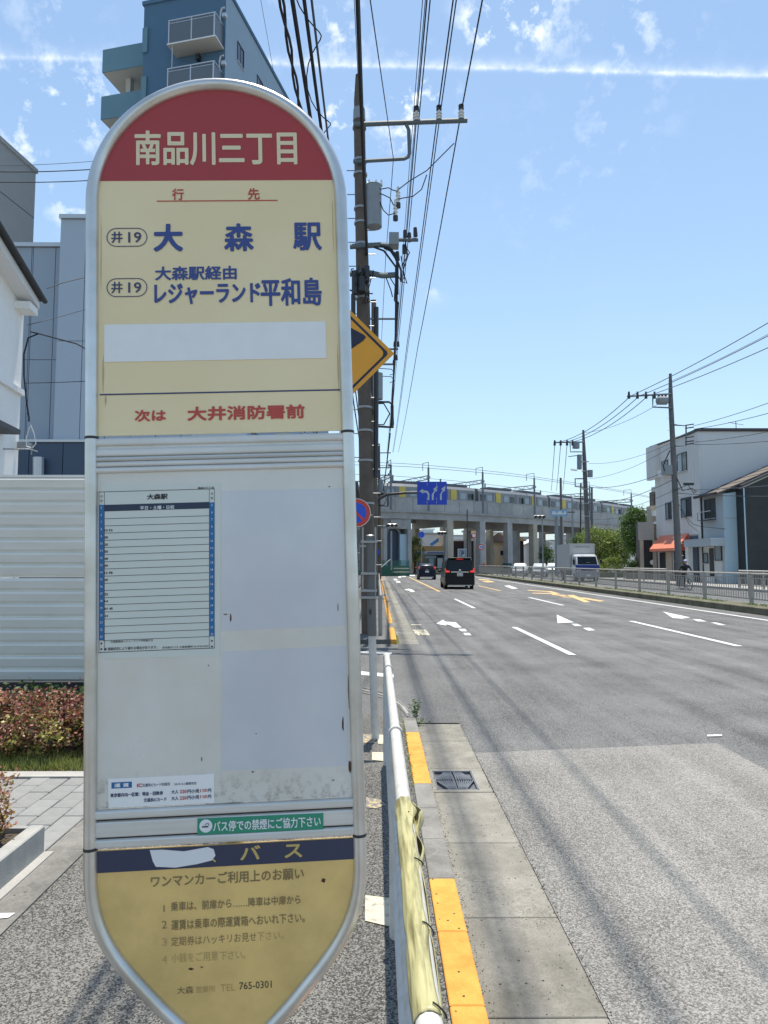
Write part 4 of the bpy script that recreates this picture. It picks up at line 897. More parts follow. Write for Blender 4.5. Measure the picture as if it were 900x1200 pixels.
# grey clad warehouse: individual cladding panels
M['clad'] = mat('blue_grey_cladding', (.30, .355, .42), .55, col2=(.33, .385, .44), scale=.3, vary=.06)
M['clad2'] = mat('light_blue_grey_cladding', (.40, .47, .54), .55, col2=(.43, .49, .55), scale=.3, vary=.05)
M['cladn'] = mat('navy_cladding', (.045, .075, .125), .5, vary=.08)
wh = thing('warehouse', 'blue grey panel clad warehouse with a taller right hand section behind the white house', 'building', (-14, 30, 0))
xa, xb, xc = at(28, 400, 30).x, at(72.5, 400, 30).x, at(230, 400, 30).x
zt1, zt2 = at(50, 287, 30).z, at(85, 254, 29.4).z; zj, zj2, znavy = at(50, 421.5, 30).z, at(85, 399.5, 29.4).z, at(60, 521, 30).z
MB().box((xa-5, 30.08, 0), (xb+.3, 42, zt1-.05)).build('wall', 'clad', wh); MB().box((xb+.02, 29.48, 0), (xc, 42, zt2-.05)).build('wall', 'clad2', wh)
def panels(x0, x1, w, zs, y, m, skew=0):
    x = x0
    while x < x1-.05:
        e_ = min(x+w, x1)
        for z0, z1 in zip(zs, zs[1:]): MB().box((x+.015, y-.03, z0+.015), (e_-.015, y+.05, z1-.015)).build('panel', m, wh)
        x = e_
s1 = at(61.5, 400, 30).x; s0 = at(35, 400, 30).x
panels(xa-5, s0, 1.3, [znavy+.1, zj, zt1-.1], 30.04, 'clad'); panels(s0, s1, s1-s0, [znavy+.1, zj, zt1-.1], 30.04, 'clad'); panels(s1, xb, 2, [znavy+.1, zj, zt1-.1], 30.04, 'clad')
s2 = at(96.5, 400, 29.4).x; panels(xb+.04, s2, 3, [znavy+.1, zj2, zt2-.1], 29.44, 'clad2'); panels(s2, xc, 1.1, [znavy+.1, zj2, zt2-.1], 29.44, 'clad2')
MB().box((xa-5, 29.9, zt1-.1), (xb+.04, 30.2, zt1+.08)).build('coping', 'framew', wh); MB().box((xb, 29.3, zt2-.1), (xc, 29.6, zt2+.08)).build('coping', 'framew', wh)
MB().box((xa-5, 29.2, znavy-.02), (xc, 29.9, znavy+.09)).build('ledge', 'framew', wh)
panels(xa-5, xc, 1.45, [0, znavy-.03], 29.3, 'cladn'); MB().box((xa-5, 29.36, 0), (xc, 29.9, znavy-.03)).build('base_wall', 'cladn', wh)
MB().cyl(at(45, 560, 29) , at(45, 536, 29), .22).build('roof_vent', 'framew', wh)

# white house with the low roof
hs_ = thing('white_house', 'bright white stucco house with dark roof edge at the left picture edge', 'house', (-6.2, 12, 0))
HB = Vector((at(26, 450, 12).x-.02, 12, 0)); hd_ = Vector((.131, -.991, 0)); hn = Vector((.991, .131, 0))         # wall runs back towards the camera; outward normal
H = lambda a, n, z: HB + hd_*a + hn*n + Vector((0, 0, z))
zr = 6.3; sl_ = .38/1.84
mb = MB(); mb.ext([H(0, 0, 0), H(5, 0, 0), H(5, 0, zr-.15+5*sl_), H(0, 0, zr-.15)], -hn*6); mb.build('wall', 'housew', hs_)
mb = MB(); mb.ext([H(.0, .3, zr-.12), H(5.4, .3, zr-.12+5.4*sl_), H(5.4, .3, zr+5.4*sl_), H(.0, .3, zr)], -hn*7); mb.build('roof', 'roof', hs_)
mb = MB(); mb.ext([H(.03, .27, zr-.27), H(5.3, .27, zr-.27+5.27*sl_), H(5.3, .27, zr-.13+5.27*sl_), H(.03, .27, zr-.13)], -hn*.27); mb.build('soffit', 'white', hs_)
mb = MB(); mb.ext([H(.04, .25, zr-.40), H(.42, .25, zr-.40), H(.42, .25, zr-.275), H(.04, .25, zr-.275)], -hn*.25); mb.build('eave_box', 'housew', hs_)
zt_ = 4.45; mb = MB(); mb.ext([H(-.02, .002, zt_), H(5, .002, zt_), H(5, .002, zt_+.10), H(-.02, .002, zt_+.10)], hn*.06); mb.build('trim_band', 'housew', hs_)
mb = MB(); mb.tube([H(-.04, .34, zr-.10), H(5.4, .34, zr-.10+5.4*sl_)], .045, 8); mb.build('gutter_pipe', 'dark', hs_)
mb = MB(); mb.ext([H(.75, .0, 3.62), H(3, .0, 3.62), H(3, .0, 3.70), H(.75, .0, 3.70)], hn*.3); mb.build('small_canopy', 'roof', hs_)
MB().cyl(H(-.03, .04, 0), H(-.03, .04, 2.55), .035).build('downpipe', 'housew', hs_)
MB().box((-.08, -.06, -.06), (.10, .06, .06), Matrix.Translation(H(.05, .10, 3.6-.05))).build('cable_anchor', 'galv', hs_)
ant = MB(); ant.tube([H(.9, .1, 3.35), H(.5, .35, 3.42), H(.25, .4, 3.42)], .012, 5); ant.tube([H(.4, .36, 3.34), H(.4, .36, 3.55)], .01, 5); ant.build('hook', 'galv', hs_)

# ================================================================== CABLES
def cat(p, q_, sag, n=16):
    p, q_ = Vector(p), Vector(q_); return [p.lerp(q_, i/n) - Vector((0, 0, sag*4*(i/n)*(1-i/n))) for i in range(n+1)]
def cable(label, pts, r=.012, m='wire', group=None, name='overhead_cable'):
    mb = MB(); mb.tube(pts, r, 5, False); o = mb.build(name, m, None, org=pts[0], fixn=False); tag(o, label, 'cable', group); return o
cable('highest thin cable from the left edge to behind the sign', cat(at(-20, 194, 16), at(140, 186, 16), .05), .006, 'wirel')
cable('dark twisted cable at the left edge under the thin one', cat(at(-20, 201, 16), at(140, 196, 16), .05), .012)
cable('lowest of the three cables crossing behind the sign shoulder', cat(at(-20, 213, 16), at(140, 209, 16), .05), .011)
cable('cable from the white house eave rising to the right', [at(55, 338, 11.7), at(75, 331, 12), at(100, 325, 12.5), at(140, 320, 13)], .008)
cable('faint cable crossing the warehouse above the joint', [at(32, 381, 11.7), at(60, 374, 12), at(110, 360, 12.5)], .006, 'wirel')
cable('cable lead from the house anchor down to the right', [at(36, 389, 11.9), at(45, 391, 11.8), at(75, 399, 11.6), at(90, 403, 11.5), at(130, 425, 11.3)], .012)
cable('straight cable crossing low on the warehouse with loops', cat(at(28, 449, 11.8), at(130, 445, 11.3), .01), .007)
cable('black drop cable hanging down the edge of the white house', [at(45, 391, 11.8), at(33, 396, 11.8), at(28, 415, 11.8), at(28, 440, 11.8), at(31, 470, 11.8), at(34, 490, 11.8), at(34, 494, 11.8)], .014)
cable('looped white lead at the foot of the drop cable', [at(36, 498, 11.8), at(40, 508, 11.8), at(42, 520, 11.8), at(38, 525, 11.8), at(31, 523, 11.8), at(31, 512, 11.8), at(35, 500, 11.8)], .010, 'porc')

# ---- left pole line, poles at depth 14.6, 31 ... and one behind the camera
YP = 14.6
def P(px, py, y=YP): return at(px, py, y)
def pole(name, label, b, t, r0, r1, m, group, n=14):
    o = thing(name, label, 'utility pole', (b.x, b.y, 0), group); MB().tube([b, t], [r0, r1], n).build('pole', m, o, smooth=True); return o
up1 = pole('utility_pole', 'tall dark concrete utility pole with transformer right beside the sign', P(432.5, 742), P(421, 140), .158, .125, 'polec', 'utility poles')
MB().tube([P(421, 140), P(420, 118), P(419.5, 88)], [.11, .10, .055], 10).build('pole_top', 'polec', up1); MB().cyl(P(421, 142), P(421, 128), .14, .13).build('collar', 'equip', up1)
def on(x, y, d=0): q_ = P(x, y, YP+d); return q_
def bar(mb, pts, r=.045, n=8): mb.tube(pts, r, n); return mb
def arm(parent, pts, r=.04, m='arm', name='cross_arm'): return MB().tube(pts, r, 8).build(name, m, parent)
arm(up1, [on(414, 146, -.17), on(450, 144.5, -.17), on(547.5, 141, -.17)], .055)
arm(up1, [on(476, 146, -.2), on(479, 152, -.2), on(480, 180, -.2), on(478, 184, -.2), on(474, 186, -.2), on(415, 189.5, -.2)], .042, name='arm_brace')
ins = [(488, 142.5), (514.5, 141.5), (540.5, 140.5)]
for x, y in ins:
    mb = MB(); c = on(x, y, -.17); 
    for k in range(3): mb.cyl(c+Vector((0, 0, .02+k*.07)), c+Vector((0, 0, .06+k*.07)), .07, .05, 10)
    mb.cyl(c, c+Vector((0, 0, .25)), .035); mb.build('insulator', 'porc', up1); MB().cyl(c+Vector((0, 0, .24)), c+Vector((0, 0, .34)), .06).build('insulator_cap', 'dark', up1)
for y in (150, 189, 205, 245, 262, 287, 322, 350, 420, 478, 505, 540, 590, 640, 700):
    x = 421+(y-140)/602*11.5; MB().cyl(on(x, y+1.2), on(x, y-1.2), .150+.02*(y/700), None, 14).build('band', 'galv', up1)
mb = MB()
for i in range(34):
    y = 200+i*14; x = 421+(y-140)/602*11.5; s_ = 1 if i % 2 else -1; c = on(x, y); mb.cyl(c+Vector((s_*.12, 0, 0)), c+Vector((s_*.30, 0, 0)), .012, None, 5)
stuff(mb.build('step_bolts', 'galv', up1))
t1 = MB(); c = on(438, 218, -.05); c2 = on(438.5, 266, -.05); t1.cyl(c2, c, .17, .17, 18); t1.cyl(c, c+Vector((0, 0, .05)), .18, .10, 18); t1.build('transformer', 'equip', up1, smooth=True)
for dx in (-.1, .05, .17): MB().cyl(c+Vector((dx, 0, 0)), c+Vector((dx, 0, .14)), .03, .02, 8).build('bushing', 'porc', up1)
arm(up1, [on(410, 289, -.15), on(445, 287, -.15), on(458, 288, -.15)], .06); arm(up1, [on(464, 281, -.12), on(490, 281, -.12)], .045)
MB().box(tuple(on(456, 285.5, -.2)), tuple(on(467, 279.5, .1))).build('terminal_box', 'equip', up1)
arm(up1, [on(410, 321, -.15), on(434, 320, -.15), on(448, 323, -.15), on(466, 322, -.15)], .065)
for k, (x0_, x1_, yb_) in enumerate(((455, 465, 355), (459, 466, 345), (450, 464, 359), (462, 470, 330))):
    arm(up1, [on(x0_-12, 287.5+k, -.17), on(x0_, 290+k*2, -.2), on(x1_, 305+k*4, -.2), on(x1_, yb_, -.2)], .022, 'wire', 'cable_bend')
for k, (x, y) in enumerate(((466.5, 232), (463.5, 247))):
    mb = MB(); c = on(x, y, -.1)
    for j in range(4): mb.cyl(c+Vector((0, 0, -.12+j*.08)), c+Vector((0, 0, -.08+j*.08)), .055, .04, 8)
    mb.cyl(c+Vector((0, 0, -.2)), c+Vector((0, 0, .25)), .03, None, 8); mb.build('fuse_cutout', 'porc', up1); MB().cyl(c+Vector((0, 0, -.22)), c+Vector((0, 0, -.12)), .055).build('fuse_cap', 'dark', up1)
for pts in ([(443, 222), (450, 221), (455, 220), (461, 223), (466, 224)], [(444, 226), (451, 229), (457, 232), (461, 240)], [(445, 236), (449, 246), (455, 252), (463, 250)], [(467, 222), (480, 212), (500, 200), (532, 168)], [(467, 233), (484, 230), (494, 222), (500, 205)], [(466, 322), (470, 330), (474, 325), (470, 300)],
            [(475, 283), (478, 300), (472, 318), (477, 332), (470, 330)], [(455, 322), (463, 335), (462, 352), (466, 358)], [(474, 287), (480, 296), (472, 310)], [(452, 324), (458, 340), (460, 348)]):
    arm(up1, [on(x, y, -.15) for x, y in pts], .012, 'wire', 'jumper_wire')
# tangle of cable closures where the low cables pass
q = random.Random(3)
for k in range(16):
    x, y = q.uniform(413, 434), q.uniform(316, 352); pts = [on(x+q.uniform(-6, 6), y+q.uniform(-8, 8), -.25+q.uniform(-.1, .1)) for _ in range(4)]; arm(up1, pts, .014, 'wire', 'cable_loop')
for x, y0, y1, r in ((416, 318, 345, .07), (430, 312, 330, .06), (414, 345, 372, .05), (424, 325, 342, .09)): MB().cyl(on(x, y1, -.25), on(x, y0, -.25), r).build('cable_closure', 'dark', up1)
for k, (x, y) in enumerate(((475, 275), (480, 278), (487, 272), (474, 292), (466, 300))):
    MB().cyl(on(x, y+5, -.1), on(x-.5, y-5, -.1), .05, .04, 8).build('insulator', 'dark', up1)
for x0_, x1_ in ((426, 444), (439, 443)): pass
MB().tube([on(441, 360, -.1), on(441, 470, .0), on(440.5, 560, 0)], .05, 6).build('riser_cable', 'dark', up1)
# wires of the left line
def line_wire(label, px, py, r, m='wire', group='power cables along the left pole line', y0=-19, y1=31, sag=.22, py2=None, px2=None):
    p = P(px, py); a = Vector((p.x, y0, p.z+.3)); pts = cat(a, p, sag, 14)
    e = Vector((p.x if px2 is None else px2, y1, p.z if py2 is None else py2)); f_ = Vector((e.x, 62, e.z)); pts += cat(p, e, sag*.5, 10)[1:] + cat(e, f_, .25, 6)[1:]
    return cable(label, pts, r, m, group)
for i, (x, y, r) in enumerate(((484.5, 133, .008), (487, 133, .008), (488.5, 132, .015), (491.5, 133, .013), (513, 132, .015), (516, 132, .013), (540.5, 131, .016))):
    line_wire(['thinnest wire at the inner insulator of the nearest crossarm', 'second thin wire left of the inner insulator', 'thick wire on the inner insulator of the crossarm', 'thick wire just right of the inner insulator', 'left of two wires on the middle insulator',
               'right of two wires on the middle insulator', 'outermost wire on the crossarm tip insulator'][i], x, y, r)
line_wire('thick black bundled cable hanging in front of the nearest pole', 430, 300, .032)
line_wire('heavy black cable between twisted and looped ones above the sign', 403, 392, .021)
p = P(399, 398); pts = cat(Vector((p.x, -19, p.z+.2)), p, .2, 200)[60:]
for k in range(2): cable(['first', 'second'][k]+' strand of the twisted pair left of the heavy cable above the sign', [v+Vector((math.cos(i*1.1+k*3.14)*.018, 0, math.sin(i*1.1+k*3.14)*.018)) for i, v in enumerate(pts)], .013)
line_wire('black cable with a spiral lead above the sign shoulder', 408.5, 392, .018)
p = P(408.5, 392); pts = cat(Vector((p.x, -19, p.z+.3)), p, .22, 300)[120:]
cable('thin spiral lead looping around the black cable above the sign', [v+Vector((math.cos(i*.55)*.10+.02, 0, math.sin(i*.55)*.10-.03)) for i, v in enumerate(pts)], .006)
line_wire('thin cable right of the spiral lead above the sign', 412, 392, .012, 'wirel')
cable('thin wire running from overhead to the tip of the nearest pole', cat(Vector((P(417, 60).x-.15, -10, P(419.5, 88).z+1.5)), P(419.5, 90), .1), .008, 'wirel')
cable('thin stay wire slanting from overhead to the arm brace', cat(at(425, -60, 7), P(461, 186, YP-.2), 0) , .009, 'wirel')
cable('thin wire falling from the arm brace past the transformer', [P(461, 186, YP-.2), P(458, 225, YP), at(452, 300, 19), at(446, 420, 28)], .009, 'wirel')
cable('faint wire on the left rising beside the apartment tower', cat(at(302, -20, 20), at(322, 92, 26), 0), .008, 'wirel')
# second and third poles of the line
def pole2(px, pyt, Y, label, rich=True):
    b = at(px+1, 659+1.5*F/Y, Y); b.z = 0; t_ = at(px, pyt, Y); o = pole('utility_pole', label, b, t_, .16, .11, 'polec', 'utility poles')
    A = lambda x, y, d=-.15: at(px+(x-437)*30/Y, pyt+(y-360)*30/Y, Y+d)
    if rich:
        for y0, x1 in ((360+22, 466), (418, 466), (436, 463)): arm(o, [A(433, y0), A(x1, y0)], .05)
        MB().cyl(A(442, 478), A(442, 447), .22, None, 14).build('transformer', 'equip', o)
        for x, y in ((462, 412), (466, 412), (464, 428), (461, 434)): MB().cyl(A(x, y+3), A(x, y-3), .07, .05, 8).build('insulator', 'dark', o)
        arm(o, [A(438, 481), A(455, 481), A(459, 484), A(460, 508), A(457, 511), A(438, 510)], .05, 'dark', 'bracket')
        arm(o, [A(438, 483), A(449, 483), A(456, 495), A(449, 508), A(438, 508)], .03, 'wire', 'cable_bend'); MB().cyl(A(459, 512), A(459, 485), .07).build('cable_closure', 'dark', o)
        for y in (471, 480): arm(o, [A(443, y-30), A(458, y-29), A(462, y-24), A(456, y-22)], .018, 'wire', 'jumper_wire')
    return o
pole2(438, 352, 30.5, 'second concrete utility pole just visible right of the nearest one'); pole2(444, 520, 62, 'farthest pole of the left line before the viaduct')
cable('bundled cable dropping from the nearest pole arm to the second pole', [P(466, 355, YP), at(462, 420, 22), at(459, 500, 30)], .035)
cable('second bundled cable beside it to the second pole', [P(464, 340, YP), at(463, 410, 21), at(457, 505, 30)], .025)
cable('cable from the second pole bracket on to the viaduct', [at(457, 508, 30), at(453, 545, 45), at(449, 575, 62)], .04)

# ================================================================== DIRECTION SIGN OVER THE ROAD
M['rsblue'] = mat('road_sign_blue', (.01, .055, .50), .4)
dsg = thing('lane_direction_sign', 'blue overhead sign with three white lane arrows on a curved arm', 'road sign', (at(438, 690, 42).x, 42, 0))
SP = lambda x, y, d=0: at(x, y, 42+d)
p0, p1 = SP(489, 591.5), SP(523.5, 564.5); MB().box((p0.x, 41.97, p0.z), (p1.x, 42.03, p1.z)).build('panel', 'rsblue', dsg)
M['rswhite'] = mat('sign_white', (.50, .54, .58), .5)
def sarrow(pts, hx):
    mb = MB(); mb.poly([SP(x, y, -.04) for x, y in pts]); mb.build('lane_arrow', 'rswhite', dsg, fixn=False)
sarrow([(501.3, 586), (501.3, 580), (500, 577.5), (495.8, 577), (495.8, 578.6), (491.5, 575.6), (495.8, 572.8), (495.8, 574.6), (501.2, 575.2), (503.2, 578.5), (503.2, 586)], 0)
sarrow([(506, 586), (506, 579.5), (507.5, 577), (509.2, 575), (507.5, 573.4), (512.8, 569), (512.2, 576), (510.5, 575.6), (508.5, 578.5), (508.2, 580), (508.2, 586)], 0)
sarrow([(513.6+2, 586), (515.6, 579.5), (517, 577), (518.6, 574.6), (517, 573), (522, 569), (521.4, 576), (519.8, 575.4), (517.9, 578.5), (517.7, 580), (517.7, 586)], 0)
for x in (500.5, 511.7):
    for y0, y1 in ((566, 569), (571, 574), (583, 586), (587, 590)):
        if x < 505 and y0 == 571: continue
        mb = MB(); mb.poly([SP(x-.25, y0, -.04), SP(x+.25, y0, -.04), SP(x+.25, y1, -.04), SP(x-.25, y1, -.04)]); mb.build('lane_divider', 'rswhite', dsg, fixn=False)
MB().tube([Vector((SP(438, 690).x, 42.1, 0)), SP(438, 620, .1), SP(439, 596, .1), SP(444, 585, .1), SP(453, 579.5, .1), SP(475, 577.5, .1), SP(510, 577, .1)], [.13, .12, .11, .10, .09, .08, .07], 10).build('mast_arm', 'dark', dsg, smooth=True)

# ================================================================== MEDIAN
mb = MB(); mb.ext([(11.66, 0, -.12), (11.66, 0, .10), (11.70, 0, .13), (11.86, 0, .14), (12.42, 0, .14), (12.5, 0, .10), (12.5, 0, -.12)], (0, 112, 0)); M['mkerb'] = concrete('mossy_kerb', (.09, .085, .05), (.20, .19, .14), dots=.05, scale=2); o = mb.build('median', 'mkerb'); struct(o); o.location.y = -30
q = random.Random(12); mb = MB()
for i in range(5200):
    y = 18+62*q.random()**1.5; g_ = noise.noise(Vector((0, y*.25, 3)))
    if g_ < -.05: continue
    leaf(mb, Vector((11.86+abs(q.gauss(0, .14)), y, .145+q.uniform(0, .03+.12*max(0, g_)*(1 if y > 40 else .1)))), .06, q, .35)
o = mb.build('median_weeds', 'leafg', fixn=False); stuff(o)
mf = thing('median_fence', 'long brown grey steel fence with vertical bars along the middle of the road', 'fence', (12.1, 19, .14))
FX, ZB, ZT_ = 12.1, .14, 1.16
pm = MB(); pm.bev((-.05, -.05, 0), (.05, .05, ZT_-ZB), .008); post0 = pm.build('post', 'fencebr', mf); post0.location = (0, 0, 0); pmesh = post0.data
tr = MB(); tr.cyl((0, .04, ZT_-ZB-.03), (0, 3.12, ZT_-ZB-.03), .032, None, 8); r0_ = tr.build('top_rail', 'fencebr', mf)
lr = MB(); lr.box((-.015, .05, .16), (.015, 3.11, .20)); l0_ = lr.build('lower_rail', 'fencebr', mf)
ur = MB(); ur.box((-.012, .05, ZT_-ZB-.19), (.012, 3.11, ZT_-ZB-.16)); u0_ = ur.build('upper_rail', 'fencebr', mf)
bb = MB(); bb.box((-.009, -.009, .20), (.009, .009, ZT_-ZB-.19)); b0_ = bb.build('bar', 'fencebr', mf)
for o_, xyz in ((post0, (0, 0)), (r0_, 0), (l0_, 0), (u0_, 0), (b0_, 0)):   # prototypes were written about the fence origin
    for v in o_.data.vertices: v.co += Vector((12.1, 19, .14))
cnt = 0; far_b = MB()
for k in range(20):
    y = 3.16*k
    if k:
        share('post', pmesh, mf, (0, y, 0)); share('top_rail', r0_.data, mf, (0, y, 0)); share('lower_rail', l0_.data, mf, (0, y, 0)); share('upper_rail', u0_.data, mf, (0, y, 0))
    for j in range(1, 20):
        yy = y+3.16*j/20
        if cnt < 290:
            if cnt: share('bar', b0_.data, mf, (0, yy, 0))
            else: b0_.location = (0, yy, 0)
        else: far_b.box((12.09, 19+yy-.009, .34), (12.11, 19+yy+.009, .97))
        cnt += 1
stuff(far_b.build('far_bars', 'fencebr', mf, fixn=False))
# short guard fences on the far pavement
def guard(label, x, y0, y1):
    g = thing('pavement_fence', label, 'fence', (x, y0, .04), 'guard fences on the far pavement'); n = max(2, int((y1-y0)/1.9)+1)
    for i in range(n): yy = y0+(y1-y0)*i/(n-1); MB().box((x-.035, yy-.035, .04), (x+.035, yy+.035, 1.0)).build('post', 'fencebr', g)
    MB().cyl((x, y0, 1.02), (x, y1, 1.02), .04, None, 8).build('top_rail', 'wrail', g)
    MB().cyl((x, y0, .62), (x, y1, .62), .025, None, 8).build('middle_rail', 'fencebr', g)
    k = int((y1-y0)/.16)
    for i in range(k): yy = y0+(y1-y0)*(i+.5)/k; MB().box((x-.01, yy-.01, .2), (x+.01, yy+.01, .98)).build('bar', 'fencebr', g)
    MB().box((x-.015, y0, .17), (x+.015, y1, .21)).build('lower_rail', 'fencebr', g)
guard('low guard fence on the far pavement before the orange awning', 20.9, 49.5, 58); guard('low guard fence at the right picture edge by the black wall', 20.9, 32, 39.5)

# ================================================================== RIGHT BUILDINGS
M['side3'] = mat('grey_siding', (.66, .66, .64), .8, col2=(.72, .715, .69), scale=.5, stretch=(3, 3, .4), vary=.05)
M['side3b'] = mat('plain_grey_wall', (.62, .64, .64), .85, col2=(.67, .68, .67), scale=.25)
M['lblue'] = mat('pale_blue_wall', (.42, .57, .65), .8, col2=(.47, .61, .68), scale=.5); M['lgrey2'] = mat('blue_grey_wall', (.40, .46, .50), .8, col2=(.45, .50, .53), scale=.6)
M['orange'] = mat('orange_canvas', (.84, .25, .15), .7, col2=(.76, .20, .11), scale=2); M['orangd'] = mat('dark_orange_canvas', (.60, .10, .045), .7)
b1 = thing('three_storey_building', 'grey three storey shop building with an orange awning and sloped roof edge', 'building', (24, 50.5, 0)); BX = 24.0
yn_, yf_ = BX*F/(823-443), BX*F/(770.5-443)
zr_, zf_ = at(823, 505.5, yn_).z, at(770.5, 523, yf_).z
MB().box((BX+.06, yn_+.001, 0), (BX+17, yf_, zf_)).build('core_wall', 'side3b', b1)
mb = MB(); mb.ext([(BX+.06, yn_+.001, zf_-.01), (BX+.06, yn_+.001, zr_), (BX+.06, yn_+1.0, zr_), (BX+.06, yf_, zf_+.001)], (17, 0, 0)); mb.build('attic_wall', 'side3b', b1)
# upper overhang at the far end + siding boards on the street side
nb = 12; yy = yn_
for i in range(nb):
    y0, y1 = yn_+(yf_-yn_)*i/nb, yn_+(yf_-yn_)*(i+1)/nb
    zz = min(zr_, zr_+(zf_-zr_)*max(0, (y0-yn_-1))/(yf_-yn_-1)); z2 = min(zr_, zr_+(zf_-zr_)*max(0, (y1-yn_-1))/(yf_-yn_-1))
    mb = MB(); mb.ext([(BX, y0+.012, 3.6), (BX, y1-.012, 3.6), (BX, y1-.012, z2), (BX, y0+.012, zz)], (.055, 0, 0)); mb.build('siding_board', 'side3', b1)
MB().box((BX-.35, yf_-1.0, at(770, 562, yf_).z), (BX+.02, yf_+.9, zf_-.02)).build('overhang', 'side3', b1)
rm = MB(); rm.tube([(BX-.1, yf_+.6, zf_+.04), (BX-.06, yn_+1, zr_+.06), (BX-.02, yn_-.08, zr_+.06), (BX+17, yn_-.08, zr_+.1)], .07, 6); rm.build('roof_edge', 'frame', b1)
MB().cyl((BX+.0, yn_-.1, 3.3), (BX+.0, yn_-.1, zr_-.5), .06).build('downpipe', 'side3b', b1)
def facade_win(px0, px1, py0, py1, fm='frame', sash=2, par=b1, X0=BX, gm='glassl'):
    """window on a wall facing the road (plane x = X0) between two picture columns"""
    ya, yb = X0*F/(px1-443), X0*F/(px0-443); ym = (ya+yb)/2; z1, z0 = at((px0+px1)/2, py0, ym).z, at((px0+px1)/2, py1, ym).z
    return window(par, (X0-.012, yb, z0), (0, -1, 0), yb-ya, z1-z0, fm, gm, sash=sash)
facade_win(798, 809.5, 531, 552.5); facade_win(801, 813, 584, 606); facade_win(782.5, 789.3, 589, 609); facade_win(779.5, 787, 540, 548)
MB().box((BX-.5, yn_+5.0, at(783, 552, 53).z), (BX+.0, yn_+6.3, at(783, 544, 53).z)).build('air_conditioner', 'white', b1)
MB().box((BX-.06, BX*F/(813-443)-.02, at(800, 583, 51).z), (BX-.01, BX*F/(801-443), at(800, 580.5, 51).z)).build('shutter_box', 'frame', b1)
ya, yb = BX*F/(809-443), BX*F/(775-443); za1, za0 = at(800, 624.5, 52).z, at(795, 642, 53).z; pr = .95
aw = thing('awning', 'orange canvas shop awning with faded white lettering over the door', 'awning', (BX, ya, za0))
mb = MB(); mb.quad((BX-.03, ya, za1), (BX-.03, yb, za1), (BX-pr, yb, za0), (BX-pr, ya, za0)); mb.quad((BX-pr, ya, za0), (BX-pr, yb, za0), (BX-pr, yb, za0-.22), (BX-pr, ya, za0-.22)); mb.build('canvas', 'orange', aw)
for y_ in (ya, yb): mb = MB(); mb.poly([(BX-.03, y_, za1), (BX-pr, y_, za0), (BX-pr, y_, za0-.22), (BX-.03, y_, za0-.22)]); mb.build('side_flap', 'orangd', aw)
mb = MB(); sl2 = Vector((BX-.03-(BX-pr), 0, za1-za0)).normalized(); text(mb, 'ー一ー一二', Vector((BX-pr*.72, yb-1.4, za0+(za1-za0)*.30))+Vector((-.01, 0, .01)), (0, -1, 0), sl2, 3.6, .28, 0); mb.build('faded_print', mat('faded_pink_print', (.80, .42, .33), .7), aw, fixn=False)
MB().box((BX-.04, ya-.02, .04), (BX+.02, yb+.2, za0-.3)).build('shop_front', 'dark', b1)
for px0, px1 in ((782, 789), (806, 809)):
    y0, y1 = BX*F/(px1-443), BX*F/(px0-443); MB().box((BX-.10, y0, .04), (BX-.045, y1, za0-.25)).build('pillar', 'viadb', b1)
y0, y1 = BX*F/(791-443), BX*F/(789.5-443); MB().box((BX-.06, y0, .04), (BX-.042, y1, 2.4)).build('door_frame', 'framew', b1)
y0, y1 = BX*F/(819-443), BX*F/(810-443); MB().box((BX-.05, y0, .04), (BX+.0, y1, 3.5)).build('dark_shutter', 'cladn', b1)
y0, y1 = BX*F/(803-443), BX*F/(792-443); window(b1, (BX-.06, y1, .2), (0, -1, 0), y1-y0, 2.2, 'dark', 'glass')
MB().tube([(BX+4, yn_+2, zr_+.05), (BX+4, yn_+2, zr_+1.2)], .03, 6).build('aerial_mast', 'dark', b1); MB().tube([(BX+3.4, yn_+2, zr_+1.1), (BX+4.6, yn_+2, zr_+.9)], .02, 5).build('aerial', 'dark', b1)

# two storey house with light blue flank and black neighbour wall
h2 = thing('two_storey_house', 'small blue grey two storey house with brown roof next to the grey shop building', 'house', (24, 47.2, 0))
yn2 = BX*F/(850.5-443); ze = at(850, 578, yn2).z
MB().box((BX+.001, yn2+.001, .04), (BX+9, yn_-.13, ze)).build('wall', 'lgrey2', h2)
xs = at(875, 600, yn2).x; zs_ = at(875, 573, yn2).z
mb = MB(); mb.ext([(BX, yn2, .04), (xs, yn2, .04), (xs, yn2, zs_-.1), (BX, yn2, ze-.05)], (0, -.05, 0)); mb.build('flank_wall', 'lblue', h2)
MB().box((BX+.01, yn2-.062, at(860, 608, yn2).z), (xs, yn2-.05, at(860, 606.5, yn2).z)).build('wall_joint', 'lgrey2', h2)
slp = (at(897, 556, yn2).z-ze)/(at(897, 556, yn2).x-BX)
def roofpt(x, y, dz=0): return (x, y, ze+.1+(x-BX)*slp+dz)
x9 = BX+9.0
for i in range(9):              # roof covering in separate courses running up the slope
    xa_, xb_ = BX-.5+i*1.05, BX-.5+(i+1)*1.05-.02
    mb = MB(); mb.ext([roofpt(xa_, yn2-.25), roofpt(xb_, yn2-.25), roofpt(xb_, yn2-.25, .10), roofpt(xa_, yn2-.25, .13)], (0, yn_-yn2+.2, 0)); mb.build('roof_course', 'rooftile', h2)
MB().box((BX-.6, yn2-.2, ze-.02), (BX-.5, yn_-.2, ze+.08)).build('eaves_gutter', 'dark', h2)
facade_win(828.8, 841.5, 585, 607.5, 'frame', 2, h2, BX, 'glass')
ya, yb = BX*F/(842-443), BX*F/(827-443); zz = at(835, 600, 49).z
MB().box((BX-.45, ya, zz), (BX-.40, yb, zz+.05)).build('window_rail', 'framew', h2); MB().box((BX-.45, ya, zz-.6), (BX-.02, yb, zz-.56)).build('window_ledge', 'dark', h2)
